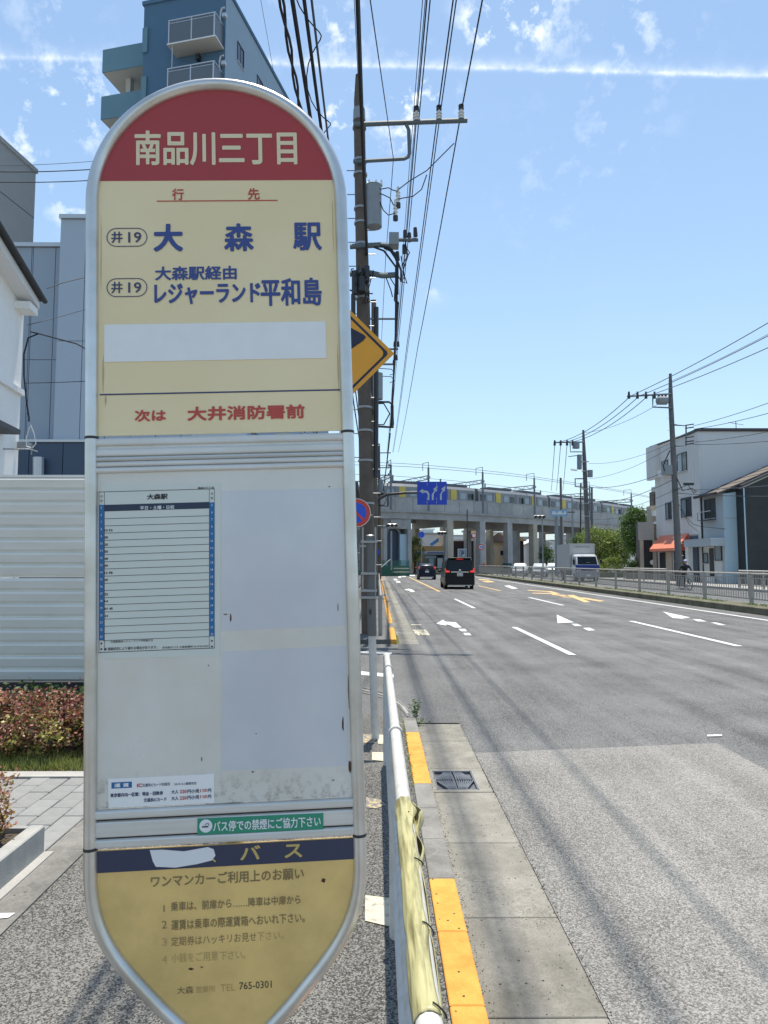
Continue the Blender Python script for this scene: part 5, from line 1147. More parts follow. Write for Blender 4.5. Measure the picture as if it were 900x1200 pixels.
for y_ in (ya, yb): MB().box((BX-.45, y_, zz-.6), (BX-.42, y_+.03, zz)).build('rail_post', 'dark', h2)
ya, yb = yn2-.1, BX*F/(818-443); zc = at(835, 636, 48.5).z
MB().box((BX-1.0, ya, zc-.25), (BX-.0, yb, zc+.25)).build('porch_roof', 'lgrey2', h2); MB().box((BX-1.02, ya, zc+.25), (BX+.02, yb, zc+.29)).build('porch_flashing', 'framew', h2)
MB().box((BX-.95, yb-.55, .04), (BX-.6, yb-.1, zc-.25)).build('porch_column', 'side3b', h2)
MB().box((BX-.03, ya+.5, .04), (BX-.002, yb-.6, zc-.26)).build('recess', 'side3b', h2)
facade_win(839, 847, 635, 657, 'frame', 1, h2, BX-.03); facade_win(825.5, 831, 648, 660, 'frame', 1, h2, BX-.03)
y0, y1 = BX*F/(838-443), BX*F/(833-443); MB().box((BX-.07, y0, .04), (BX-.035, y1, 2.5)).build('door', 'dark', h2)
MB().box((BX-.5, yn2+1.2, .04), (BX-.2, yn2+2.2, .5)).build('planter_box', 'white', h2)
MB().tube([(BX-.05, yn_-.3, .04), (BX-.05, yn_-.3, ze)], .06, 6).build('downpipe', 'dark', h2)
bw = thing('black_walled_building', 'black walled building cut by the right picture edge', 'building', (xs, yn2-2.2, 0))
mb = MB(); ybk = yn2-1.2; xL = at(875.5, 660, ybk).x; mb.ext([(xL, ybk, .04), (xL+14, ybk, .04), (xL+14, ybk, at(900, 557.5, ybk).z+ (xL+14-at(900, 600, ybk).x)*slp), (xL, ybk, at(873, 571.5, ybk).z)], (0, 1.1, 0)); mb.build('wall', 'black', bw)
mb = MB(); mb.ext([(xL-.06, ybk-.03, .04), (xL+.02, ybk-.03, .04), (xL+.0, ybk-.03, at(873, 571.5, ybk).z), (xL-.08, ybk-.03, at(873, 571.5, ybk).z)], (0, .03, 0)); mb.build('corner_trim', 'lblue', bw)
mb = MB(); z5 = at(873, 571, ybk).z; mb.ext([(xL-.2, ybk-.12, z5+.02), (xL+14, ybk-.12, z5+.02+14.2*slp), (xL+14, ybk-.12, z5+.16+14.2*slp), (xL-.2, ybk-.12, z5+.16)], (0, .3, 0)); mb.build('verge', 'roof', bw)
window(bw, (xL+1.5, ybk-.01, .9), (1, 0, 0), 2.2, 1.2, 'frame', 'glass')

# low signboard shop and the stepped block behind
b0 = thing('low_shop', 'low dark fronted shop with a pale signboard left of the orange awning', 'building', (22.6, 59.2, 0))
YS = 59.0; x0, x1 = at(749.5, 640, YS).x, at(766, 640, YS).x; zc = at(757, 612.5, YS).z; zd = at(757, 633, YS).z
MB().box((x0+.05, YS+.05, .04), (x1+.6, YS+.9, zc-.1)).build('wall', 'rooftile', b0); M['board'] = mat('faded_signboard', (.42, .41, .36), .6, col2=(.36, .37, .38), scale=.8)
MB().box((x0-.1, YS-.15, zd), (x1, YS+.02, zc+.05)).build('signboard', 'board', b0); MB().box((x0+.35, YS-.02, .04), (x1-.1, YS+.04, zd)).build('shop_front', 'dark', b0)
for xx_ in (x0, x1-.12): MB().box((xx_, YS-.12, .04), (xx_+.3, YS-.03, zd)).build('pillar', 'viadb', b0)
mb = MB(); text(mb, '一二一 二一', (x0+.2, YS-.16, zd+.7), (1, 0, 0), (0, 0, 1), 1.5, .18); mb.build('faded_red_print', mat('faded_pink', (.45, .28, .24), .6), b0, fixn=False)
mb = MB(); text(mb, '二一 一二一', (x0+.2, YS-.16, zd+.35), (1, 0, 0), (0, 0, 1), 1.3, .16); mb.build('faded_blue_print', mat('faded_blue', (.22, .28, .42), .6), b0, fixn=False)
MB().cyl((x0+1.05, YS-.1, 1.5), (x0+1.05, YS-.06, 1.5), .22).build('white_lamp', 'white', b0)
bk = thing('stepped_building', 'narrow beige building with stepped balconies between signboard shop and grey building', 'building', (24, 61.5, 0))
YB = 61; 
for (pa, pb, qa, qb, m_) in ((764, 775, 593, 660, 'viadb'), (766, 776, 576, 593, 'rooftile'), (768, 776, 570, 577, 'side3b')):
    A_, B_ = at(pa, qb, YB), at(pb, qa, YB); MB().box((A_.x, YB, max(.04, A_.z)), (B_.x+1.5, YB+.9, B_.z)).build('storey', m_, bk)
for qa, qb in ((599, 605), (612, 619)):
    A_, B_ = at(763.5, qb, YB), at(775, qa, YB); MB().box((A_.x, YB-.7, A_.z), (B_.x, YB-.002, B_.z)).build('balcony', 'white', bk)
window(bk, at(767, 592, YB-.02), (1, 0, 0), .55, 1.0, 'frame', 'glass', sash=1)

# ================================================================== POLES ON THE RIGHT
def rp(px0, py0, px1, py1, Y, r0, r1, name, label, grp='utility poles', m='poleg'):
    b = at(px0, py0, Y); t_ = at(px1, py1, Y); b.z = 0; return pole(name, label, b, t_, r0, r1, m, grp, 12)
Y1 = 43.0
u2 = rp(796.5, 686, 786, 470, Y1, .215, .15, 'utility_pole', 'leaning grey utility pole standing before the orange awning')
MB().tube([at(786, 470, Y1), at(785.5, 438, Y1)], [.15, .09], 10).build('pole_top', 'poleg', u2)
A = lambda x, y, d=-.25: at(x, y, Y1+d)
def arr(o, pts, f_, r=.05, m='arm', nm='cross_arm'): return MB().tube([f_(*p) for p in pts], r, 6).build(nm, m, o)
arr(u2, [(735, 464.5), (788, 461.5)], A, .06); arr(u2, [(765, 463), (765, 477), (788, 478)], A, .05); arr(u2, [(790, 498), (804, 499), (804, 522), (791, 523)], A, .05)
for x in (737, 747, 757, 767): MB().cyl(A(x, 467), A(x, 459), .10, .06, 8).build('insulator', 'dark', u2)
MB().tube([A(769.5, 469.5, 0), A(771, 469.5, 0), A(781, 469.5, 0), A(782.5, 469.5, 0)], [.18, .27, .27, .18], 14).build('transformer', 'equip', u2, smooth=True)
for x in (772, 776, 780): MB().cyl(A(x, 465.5, 0), A(x, 461.5, 0), .09, .05, 8).build('bushing', 'dark', u2)
for y in (513, 518, 521, 498.5, 502): arr(u2, [(803, y), (813, y-1.5)], A, .04, 'dark', 'insulator_bar')
MB().box(tuple(A(779, 556, -.1)), tuple(A(788, 546, .4))).build('terminal_box', 'equip', u2); arr(u2, [(785, 528), (777, 545), (779, 552)], A, .035, 'wire', 'cable_bend')
for k in range(26): y = 490+k*7; x = 786.5+(y-470)*.047; c = A(x, y, 0); s_ = 1 if k % 2 else -1; MB().cyl(c, c+Vector((s_*.32, 0, 0)), .015, None, 4).build('step_bolt', 'galv', u2)
arr(u2, [(793, 560), (800, 575), (811, 572), (815, 576)], A, .03, 'wire', 'cable_loop'); arr(u2, [(790, 575), (806, 568), (813, 578), (818, 575)], A, .025, 'wire', 'cable_loop')
MB().box(tuple(A(802, 568.5)), tuple(A(812, 566, -.1))).build('cable_closure', 'dark', u2)
Y2 = 61.0
u3 = rp(691, 684, 685, 545, Y2, .24, .19, 'utility_pole', 'utility pole with transformer and cutout boxes rising behind the box truck')
MB().tube([at(685, 545, Y2), at(683.5, 504, Y2)], [.20, .10], 10).build('pole_top', 'poleg', u3)
A2 = lambda x, y, d=-.3: at(x, y, Y2+d)
arr(u3, [(649, 518.5), (684, 518)], A2, .07); arr(u3, [(668, 519), (668.5, 529.5), (685, 529.5)], A2, .05); arr(u3, [(666, 535), (685, 533)], A2, .04)
for x in (650, 657, 664.5, 671): MB().cyl(A2(x, 522), A2(x, 516), .12, .08, 8).build('insulator', 'dark', u3)
MB().cyl(A2(675, 525.5), A2(675, 518), .32).build('transformer', 'equip', u3); MB().cyl(A2(679, 550), A2(679, 533), .22).build('transformer', 'equip', u3); MB().cyl(A2(691.5, 559), A2(691.5, 551), .24).build('terminal_drum', 'equip', u3)
arr(u3, [(684, 561), (674, 561), (674, 570), (684, 571)], A2, .06, 'dark', 'bracket'); arr(u3, [(669, 550), (676, 551)], A2, .10, 'porc', 'fuse_cutout')
for y in (541, 552, 573, 590, 605): arr(u3, [(682, y), (690, y)], A2, .06, 'galv', 'band')
for px0, py0, px1, py1, Y, r, lab, m_ in ((658.5, 668, 657, 560, 78, .17, 'tall slim pole with tapering top left of the truck box', 'poleg'), (671.5, 660, 670.5, 585, 80, .13, 'short blue grey pole between truck and trees', 'equip'), (680, 660, 680.5, 566, 84, .11, 'thin dark pole behind the transformer pole', 'dark'),
        (693.5, 655, 693.5, 571, 86, .17, 'grey pole right of the transformer pole behind the trees', 'poleg'), (547.5, 672, 547.5, 597, 70, .07, 'thin dark lamp post in front of the second viaduct column', 'dark')):
    rp(px0, py0, px1, py1, Y, r, r*.75, 'utility_pole' if Y != 70 else 'lamp_post', lab, m=m_)
# traffic lights (horizontal, seen from behind or front)
def signal(label, px, py, Y, px_pole, w=14.5, armfrom=None):
    s_ = thing('traffic_light', label, 'traffic light', at(px_pole, 665, Y)); c0, c1 = at(px-w/2, py+2.3, Y), at(px+w/2, py-2.3, Y)
    MB().bev((c0.x, Y-.12, c0.z), (c1.x, Y+.12, c1.z), .08).build('housing', 'galv', s_)
    for k in range(3):
        c = Vector((c0.x+(c1.x-c0.x)*(k+.5)/3, Y-.13, (c0.z+c1.z)/2)); MB().disc(c, (c1.z-c0.z)*.38, 16).build('lens', 'dark', s_, fixn=False)
        hood = MB(); 
        rr = (c1.z-c0.z)*.42; n = 9; pa = [c+Vector((math.cos(math.pi*i/n)*rr, 0, math.sin(math.pi*i/n)*rr)) for i in range(n+1)]
        for i in range(n): hood.quad(pa[i], pa[i+1], pa[i+1]+Vector((0, -.25, 0)), pa[i]+Vector((0, -.25, 0)))
        hood.build('hood', 'galv', s_, fixn=False)
    pb = at(px_pole, 668, Y); MB().tube([Vector((pb.x, Y+.2, 0)), Vector((pb.x, Y+.2, c1.z+.5))], .08, 8).build('post', 'galv', s_); MB().tube([Vector((pb.x, Y+.2, c0.z+.15)), Vector(((c0.x+c1.x)/2, Y+.2, c0.z+.15))], .05, 6).build('arm', 'galv', s_)
signal('horizontal traffic light on a long arm at the left of the junction', 459.5, 615.8, 58, 440, 14.5)
signal('horizontal traffic light on the pole left of the white box truck', 632, 606, 74, 637, 14)
signal('horizontal traffic light hanging under the viaduct above the tan shop', 518, 625, 88, 523, 11)
bsn = thing('street_name_sign', 'pale blue white lettered direction sign board facing the opposite lanes', 'road sign', at(657, 660, 76)); c0, c1 = at(645, 605, 76), at(665, 597.5, 76)
MB().box((c0.x, 76, c0.z), (c1.x, 76.08, c1.z)).build('panel', mat('pale_blue_board', (.25, .42, .60), .5), bsn); mb = MB(); text(mb, '■■▬■■▬■', (c0.x+.2, 75.99, c0.z+.2), (1, 0, 0), (0, 0, 1), c1.x-c0.x-.4, .35); mb.build('print', 'whitet', bsn, fixn=False)
MB().tube([(at(652, 660, 76.2).x, 76.2, 0), (at(652, 600, 76.2).x, 76.2, c1.z)], .2, 8).build('post', 'equip', bsn); MB().box((at(665, 600, 76).x, 76.1, c1.z-.3), (at(674, 600, 76).x, 76.2, c1.z-.2)).build('arm', 'dark', bsn)
# round signs and small posts
def disc_sign(label, px, py, Y, rpx, face, inner=None, cat='road sign', post=True, txt=None):
    c = at(px, py, Y); r = rpx*Y/F; s_ = thing('round_sign', label, cat, (c.x, Y, 0)); MB().cyl((c.x, Y+.03, c.z), (c.x, Y, c.z), r, r, 20).build('plate', face, s_)
    if inner: MB().disc((c.x, Y-.01, c.z), r*.70, 20).build('centre', inner, s_, fixn=False)
    if txt: mb = MB(); text(mb, txt, (c.x-r*.5, Y-.02, c.z-r*.4), (1, 0, 0), (0, 0, 1), r, r*.8, .03); mb.build('numerals', 'sblue', s_, fixn=False)
    if post: MB().cyl((c.x, Y+.08, 0), (c.x, Y+.08, c.z+r), .05, None, 8).build('post', 'galv', s_)
disc_sign('red rimmed white speed limit disc on the median in front of the columns', 564, 641, 76, 3.6, 'sred', 'white', txt='50'); disc_sign('small blue round sign on the pavement behind the marker post', 441.5, 647, 60, 3.6, 'sblue', None)
disc_sign('blue round sign on the slim pole before the tan shop', 494, 626.5, 84, 3.6, 'sblue', None); disc_sign('red round sign up by the second pair of columns', 555.5, 627.5, 84, 3, 'sred', 'whitet')
ps = thing('parking_sign', 'grey white parking board with a blue letter in front of the shop', 'sign', at(516, 668, 86)); c0, c1 = at(536.5, 655, 86), at(547.5, 643, 86)
MB().box((c0.x, 86, c0.z), (c1.x, 86.15, c1.z)).build('panel', 'lgrey2', ps); MB().box((c0.x+.22, 85.97, c0.z+.2), (c1.x-.22, 85.99, c1.z-.2)).build('blue_border', 'navy', ps); MB().box((c0.x+.29, 85.94, c0.z+.27), (c1.x-.29, 85.96, c1.z-.27)).build('pale_field', 'lgrey2', ps)
mb = MB(); text(mb, 'P', (c0.x+.42, 85.93, c0.z+.35), (1, 0, 0), (0, 0, 1), .40, .62, .05); mb.build('letter', 'navy', ps, fixn=False); MB().cyl(((c0.x+c1.x)/2, 86.08, 0), ((c0.x+c1.x)/2, 86.08, c0.z), .08).build('post', 'galv', ps)

# ---- cables on the right
def rc(label, pts, r=.02, m='wirel', g='cables on the right side of the road'): cable(label, pts, r, m, g)
def seg3(p, q_, sag, n=14): return cat(p, q_, sag, n)
for i, (x, y, ex, ey) in enumerate(((786, 447, 1500, 30), (737, 465, 1400, 55), (747, 465, 1450, 75), (757, 465, 1500, 100))):
    rc(['topmost thin cable from the leaning pole tip to the right edge', 'upper power cable from the outer insulator to the right edge', 'middle power cable from the leaning pole to the right edge', 'lower power cable from the leaning pole to the right edge'][i], seg3(at(x, y, Y1), at(ex, ey, 15), .55), .022 if i else .014)
for i, (x, x2, y2) in enumerate(((737, 650, 519), (747, 657, 519), (757, 664.5, 519))): rc(['outer','middle','inner'][i]+' sagging power cable between the two right hand poles', seg3(at(x, 466, Y1), at(x2, y2, Y2), .55), .025)
rc('cable from the transformer pole tip up to the leaning pole', seg3(at(684, 507, Y2), at(786, 464, Y1), .5), .016)
for i, (y, y2) in enumerate(((543, 517), (561, 521), (571, 548), (590, 561), (600, 574), (608, 586))):
    rc(['first','second','third','fourth','fifth','sixth'][i]+' lower comm cable from the top, between the transformer pole and the leaning pole', seg3(at(690, y, Y2), at(791, y2, Y1), .45), .02 if i in (3, 2) else .014)
for i, (y, ex, ey) in enumerate(((499, 1150, 365), (503, 1150, 400), (518, 1150, 440), (521, 1200, 470), (574, 1250, 520), (578, 1250, 560))):
    rc(['first','second','third','fourth','fifth','sixth'][i]+' cable from the top of those running past the grey building to the right edge', seg3(at(813 if y < 560 else 795, y, Y1), at(ex, ey, 20), .35), .018)
for i, (x, ex) in enumerate(((650, 646), (657, 652), (664.5, 659.5))): rc(['left','centre','right'][i]+' cable hanging from the transformer pole crossarm toward the viaduct', seg3(at(x, 521, Y2), at(ex, 575, 100), .2), .03)
rc('house lead looping from the leaning pole to the blue grey house', [at(795, 590, 43), at(805, 607, 45), at(812, 614, 47), at(821, 617, 49), at(850, 620, 47)], .018, 'wire')
rc('second house lead below the looping one', [at(797, 596, 43), at(808, 615, 46), at(821, 625, 48.5)], .014, 'wire')

# ================================================================== VIADUCT
vi = thing('viaduct', 'long grey concrete railway viaduct on columns crossing the far end of the road', 'viaduct', (10, 92, 0))
line = [Vector((-60, 86, 0)), Vector((-38, 85.2, 0)), Vector((-18, 86, 0)), Vector((.2, 88.4, 0)), Vector((8.9, 92, 0)), Vector((19.4, 98.8, 0)), Vector((28.9, 107.2, 0)), Vector((43, 121, 0)), Vector((62, 143, 0)), Vector((85, 172, 0))]
def crv(t):
    i = min(int(t), len(line)-2); u = t-i; p0 = line[max(i-1, 0)]; p1 = line[i]; p2 = line[i+1]; p3 = line[min(i+2, len(line)-1)]
    return .5*((2*p1)+(-p0+p2)*u+(2*p0-5*p1+4*p2-p3)*u*u+(-p0+3*p1-3*p2+p3)*u**3)
# resample by arc length
raw = [crv(i*.02) for i in range(int((len(line)-1)/.02)+1)]; acc = [0]
for a, b in zip(raw, raw[1:]): acc.append(acc[-1]+(b-a).length)
def vp(s_, off=0, z=0):
    s_ = max(0, min(acc[-1]-.01, s_)); 
    import bisect
    i = min(max(bisect.bisect(acc, s_)-1, 0), len(raw)-2); t = (raw[i+1]-raw[i]).normalized(); p = raw[i]+t*(s_-acc[i]); n = Vector((-t.y, t.x, 0)); return Vector((p.x, p.y, 0))+n*off+Vector((0, 0, z))
def s_at(px):
    best = min(range(len(raw)), key=lambda i: abs(443+F*raw[i].x/raw[i].y-px)); return acc[best]
ZD, ZP, ZU = 9.0, 9.95, 7.2
ss = [acc[-1]*i/70 for i in range(71)]
def sweep(name, prof, m, s0=0, s1=None, parent=vi, n=None):
    s1 = acc[-1] if s1 is None else s1; n = n or max(2, int((s1-s0)/3)); mb = MB(); mb.loft([[vp(s0+(s1-s0)*i/n, o_, z_) for o_, z_ in prof] for i in range(n+1)]); return mb.build(name, m, parent)
sweep('deck', [(0.35, 8.2), (.35, ZD), (9.2, ZD), (9.2, 8.2)], 'viad'); sweep('edge_girder', [(.10, ZU), (.10, 8.2), (.9, 8.2), (.9, ZU)], 'viad'); sweep('rear_girder', [(8.4, ZU), (8.4, 8.2), (9.1, 8.2), (9.1, ZU)], 'viad')
sweep('ledge', [(-.15, 8.05), (-.15, 8.3), (.1, 8.3), (.1, 8.05)], 'viad')
# parapet panels, each its own piece
k = 0; s_ = 0
while s_ < acc[-1]-2.6:
    mb = MB(); mb.loft([[vp(s_+a, o_, z_) for o_, z_ in ((-.02, 8.31), (-.02, ZP), (.16, ZP), (.16, 8.31))] for a in (.03, 1.25, 2.47)]); mb.build('parapet_panel', 'viad', vi); s_ += 2.5
sweep('parapet_cap', [(-.06, ZP+.005), (-.06, ZP+.08), (.2, ZP+.08), (.2, ZP+.005)], 'viad'); sweep('rear_parapet', [(9.2, 8.2), (9.2, 9.3), (9.36, 9.3), (9.36, 8.2)], 'viad')
for px, m_ in ((528, 'viadb'), (567, 'viad'), (598, 'viad'), (629, 'viadb'), (660, 'viad'), (690, 'viad'), (722, 'viad'), (752, 'viad')):
    s0 = s_at(px)
    for off, w in ((.1, .5), (8.4, .42)):
        mb = MB(); mb.ext([vp(s0-w, off, 0), vp(s0+w, off, 0), vp(s0+w, off+.9, 0), vp(s0-w, off+.9, 0)], (0, 0, ZU-.005)); mb.build('column', m_, vi)
    mb = MB(); mb.ext([vp(s0-.4, 1.01, 6.4), vp(s0+.4, 1.01, 6.4), vp(s0+.4, 8.39, 6.4), vp(s0-.4, 8.39, 6.4)], (0, 0, 1.79)); mb.build('cross_beam', 'viad', vi)
# left pier block with recess, tunnel mouth and pale panel wall
def vblock(pa, pb, off0, off1, z0, z1, name, m):
    s0, s1 = s_at(pa), s_at(pb); mb = MB(); mb.ext([vp(s0, off0, z0), vp(s1, off0, z0), vp(s1, off1, z0), vp(s0, off1, z0)], (0, 0, z1-z0)); return mb.build(name, m, vi)
vblock(380, 452, .3, 8, 0, 5.9, 'pier_wall', 'viadb'); vblock(380, 482, .2, 8, 5.9, 7.19, 'pier_beam', 'viad'); vblock(478, 482, .0, 8, 0, 5.89, 'pier_column', 'viad'); vblock(441, 449, .05, .28, 6.1, 7.1, 'recess_frame', 'dark' if False else 'grime')
vblock(453, 471, 1.5, 2.4, 0, 5.89, 'dark_recess', 'cladn'); vblock(471.5, 478, .6, 1.2, 0, 5.2, 'white_panel', 'lblue'); vblock(450, 453, .1, .9, 0, 5.88, 'column', 'viad')
vblock(458, 470, .0, .19, 6.05, 7.1, 'inset_panel', 'viad'); vblock(420, 443, .06, .29, .0, 5.5, 'brown_wall', 'rooftile')
mb = MB(); sA = s_at(462); pts = [vp(sA, .9, 0)]
arcp = [vp(s_at(463)+math.cos(math.pi*i/10)*-1.1, 1.2, 4.6+math.sin(math.pi*i/10)*1.6) for i in range(11)]; mb.tube(arcp, .18, 6); mb.build('arch_pipe', 'equip', vi)
# catenary portals standing on the viaduct
M['cat'] = mat('catenary_steel', (.17, .19, .21), .6, .3)
for k, px in enumerate((456, 503, 567, 627, 693, 742, 790)):
    s0 = s_at(px+ (2 if px < 500 else 0)); g_ = thing('catenary_portal', ['overhead line portal partly behind the dark utility pole', 'overhead line portal above the blue lane sign', 'overhead line portal right of the blue lane sign', 'overhead line portal over the traffic light by the truck', 'overhead line portal behind the transformer pole', 'overhead line portal above the bushy tree', 'overhead line portal nearest the grey building'][k], 'railway mast', vp(s0, 0, ZP), 'overhead line portals on the viaduct')
    ht = 14.2
    MB().cyl(vp(s0, .0, 8.4), vp(s0, .0, ht), .16, .13, 8).build('mast', 'cat', g_); MB().cyl(vp(s0, 9.5, 8.4), vp(s0, 9.5, ht), .14, .12, 8).build('mast', 'cat', g_)
    for z_ in (13.1, 12.6): MB().cyl(vp(s0, 0, z_), vp(s0, 9.5, z_), .07, None, 6).build('portal_beam', 'cat', g_)
    mb = MB()
    for j in range(12): mb.cyl(vp(s0, j*.79, 12.6 if j % 2 else 13.1), vp(s0, (j+1)*.79, 13.1 if j % 2 else 12.6), .035, None, 4)
    mb.build('lattice', 'cat', g_)
    MB().tube([vp(s0, 0, 14.1), vp(s0, 0, 14.9), vp(s0, 1.4, 14.9), vp(s0, 1.4, 13.9)], .05, 6).build('feeder_bracket', 'cat', g_)
    for off in (2.8, 6.6): MB().tube([vp(s0, off, 12.6), vp(s0, off, 11.6), vp(s0, off+.9, 11.7)], .05, 6).build('registration_arm', 'cat', g_)
    for off in (0, 9.5): MB().cyl(vp(s0, off-.25, 12.85), vp(s0, off+.25, 12.85), .16, None, 8).build('insulator', 'equip', g_)
for off, z_, lab in ((2.9, 12.2, 'front messenger wire above the train on the viaduct'), (3.2, 11.3, 'front contact wire above the train roof'), (6.8, 12.2, 'rear messenger wire above the viaduct'), (1.4, 14.7, 'feeder wire on top of the portals'), (0, 14.1, 'earth wire linking the mast heads'), (9.5, 14.1, 'rear feeder wire behind the portals')):
    mb = MB(); mb.tube([vp(acc[-1]*i/90, off, z_+(.25*math.cos(i*.7) if z_ < 12.5 and z_ > 12 else 0)) for i in range(91)], .03, 4, False); tag(mb.build('catenary_wire', 'wirel', None, org=vp(0), fixn=False), lab, 'cable', 'overhead line wires')
# train
M['tbody'] = mat('train_silver', (.27, .28, .29), .5, .3, col2=(.22, .23, .24), scale=.6); M['tyel'] = mat('train_yellow', (.62, .48, .10), .5); M['troof'] = mat('train_roof', (.12, .13, .15), .7); M['twhite'] = mat('pale_train_window', (.34, .40, .46), .2)  # twhite is a paler pane colour set between the dark panes
def train_car(label, s0, ln=16.8, o0=1.2):
    t_ = thing('train_car', label, 'train', vp(s0+ln/2, o0, ZD), 'cars of the train on the viaduct'); n = 8; pr = [(o0, ZD+.35), (o0-.05, ZD+1.0), (o0-.02, ZD+2.6), (o0+.25, ZD+3.0), (o0+1.4, ZD+3.15), (o0+2.5, ZD+3.0), (o0+2.8, ZD+2.6), (o0+2.8, ZD+.35)]
    mb = MB(); mb.loft([[vp(s0+.25+(ln-.5)*i/n, o_, z_) for o_, z_ in pr] for i in range(n+1)]); mb.build('body', 'tbody', t_)
    def q_(a, b, z0, z1, name, m, f=.07): mb = MB(); mb.ext([vp(s0+a, o0-f, z0+ZD), vp(s0+b, o0-f, z0+ZD), vp(s0+b, o0-f, z1+ZD), vp(s0+a, o0-f, z1+ZD)], vp(s0+a, 1)-vp(s0+a, 1-.03)); mb.build(name, m, t_)
    for k in range(2):
        c = 4.2+k*8.4; q_(c-.5, c+.5, .6, 2.55, 'door', 'tyel', .09)
        for d_ in (-3.6, -2.3, 1.2, 2.6): q_(c+d_, c+d_+1.0, 1.3, 2.15, 'window', 'glass' if d_ in (-3.6, 2.6) else 'twhite')
        for d_ in (-1.1, 3.9 if k == 0 else .8): q_(c+d_, c+d_+.05, .5, 2.6, 'panel_joint', 'troof')
    for a in (2.8, 10.5): mb = MB(); mb.ext([vp(s0+a, o0+.5, ZD+3.1), vp(s0+a+5, o0+.5, ZD+3.1), vp(s0+a+5, o0+2.3, ZD+3.1), vp(s0+a, o0+2.3, ZD+3.1)], (0, 0, .32)); mb.build('roof_unit', 'troof', t_)
base = s_at(592)-4.2
for k, lab in enumerate(('silver train car just right of the blue lane sign', 'silver train car with two yellow doors above the row of columns', 'silver train car behind the transformer pole', 'last silver train car above the trees left of the grey building')):
    train_car(lab, base-16.9+k*16.9)
dk = thing('train_car', 'dark roofed service rail vehicle left of the blue lane sign', 'train', vp(s_at(485), 2, ZD)); sA, sB = s_at(478), s_at(497)
mb = MB(); mb.loft([[vp(sA+(sB-sA)*i/4, o_, z_) for o_, z_ in ((1.4, ZD+.5), (1.4, ZD+2.1), (1.8, ZD+2.8), (3.4, ZD+2.8), (3.9, ZD+2.1), (3.9, ZD+.5))] for i in range(5)]); mb.build('body', 'troof', dk)
for k in range(3): a = sA+.4+k*.9; mb = MB(); mb.ext([vp(a, 1.33, ZD+1.3), vp(a+.6, 1.33, ZD+1.3), vp(a+.6, 1.33, ZD+1.9), vp(a, 1.33, ZD+1.9)], vp(a, 1)-vp(a, .97)); mb.build('window', 'lblue', dk)

# ---- green mesh fence, barrier at the junction
gfm = mat('green_mesh_fence', (.045, .17, .13), .6, col2=(.06, .2, .15), scale=3)
gf = thing('green_fence', 'green mesh fence at the foot of the viaduct beside the dark recess', 'fence', (.5, 80, 0))
x0, x1 = at(440, 660, 80).x, at(479, 660, 80).x
for i in range(5): xx_ = x0+(x1-x0)*i/4; MB().cyl((xx_, 80, -.1), (xx_, 80, 1.75), .04, None, 6).build('post', gfm, gf)
mb = MB()
for i in range(70): xx_ = x0+(x1-x0)*i/70; mb.box((xx_, 80.02, .05), (xx_+.022, 80.03, 1.7))
for i in range(12): mb.box((x0, 80.03, .05+i*.15), (x1, 80.035, .07+i*.15))
stuff(mb.build('mesh', gfm, gf, fixn=False)); MB().box((x0, 80.3, -.1), (x1, 80.5, 1.1)).build('screen', gfm, gf)
br = thing('barrier', 'low beige steel barrier standing in front of the green fence', 'barrier', (3, 78, -.1)); x0, x1 = at(461, 668, 78).x, at(480, 668, 78).x
for zz in (.35, .75): MB().box((x0, 78, zz), (x1, 78.06, zz+.12)).build('rail', 'viadb', br)
for xx_ in (x0, x1-.1): MB().box((xx_, 78.07, -.1), (xx_+.1, 78.15, .95)).build('post', 'dark', br)
wp = thing('leaning_pole', 'thin white pole leaning against the pier by the green fence', 'pole', at(459, 655, 79)); MB().tube([at(443, 668, 79), at(458, 655, 79)], .05, 6).build('shaft', 'white', wp)
MB().cyl(at(458.5, 668, 79), at(458.5, 622, 79), .1, None, 8).build('upright', 'galv', wp)

# ================================================================== BUILDINGS UNDER AND BEYOND THE VIADUCT
M['tan'] = mat('tan_wall', (.72, .46, .22), .8, col2=(.76, .50, .25), scale=1); M['tan2'] = mat('pale_tan_wall', (.70, .56, .38), .8); M['brownw'] = mat('brown_black_wall', (.05, .035, .04), .8); M['tarp'] = mat('blue_tarpaulin', (.06, .20, .48), .6)
def house(name, label, pa, pb, ptop, Y, m, dep=6, roof=None, eave=.25, cat='building', wins=(), peak=0):
    x0, x1 = at(pa, 660, Y).x, at(pb, 660, Y).x; z1 = at((pa+pb)/2, ptop, Y).z; h_ = thing(name, label, cat, (x0, Y, 0))
    MB().box((x0, Y, -.1), (x1, Y+dep, z1)).build('wall', m, h_)
    if roof:
        pk = at(pa, ptop-peak, Y).z-z1; xm = (x0+x1)/2; mb = MB()
        if peak: mb.ext([(x0-eave, Y-eave, z1+.005), (x1+eave, Y-eave, z1+.005), (xm, Y-eave, z1+pk)], (0, dep+2*eave, 0))
        else: mb.box((x0-eave, Y-eave, z1+.005), (x1+eave, Y+dep+eave, z1+.25))
        mb.build('roof', roof, h_)
    for (a, b, c, d) in wins:
        P0_, P1_ = at(a, d, Y-.02), at(b, c, Y-.02); window(h_, (P0_.x, Y-.03, P0_.z), (1, 0, 0), P1_.x-P0_.x, P1_.z-P0_.z, 'framew', 'glass', sash=2 if b-a > 4 else 1)
    return h_
YT = 100.0
sh = house('convenience_store', 'tan convenience store with a white and blue striped fascia seen under the viaduct', 483, 528, 640, YT, 'tan2', 8)
def tb(pa, pb, qa, qb, d, name, m, par=sh, Y=YT): A_, B_ = at(pa, qb, Y), at(pb, qa, Y); return MB().box((A_.x, Y-d, A_.z), (B_.x, Y-d+.12, B_.z)).build(name, m, par)
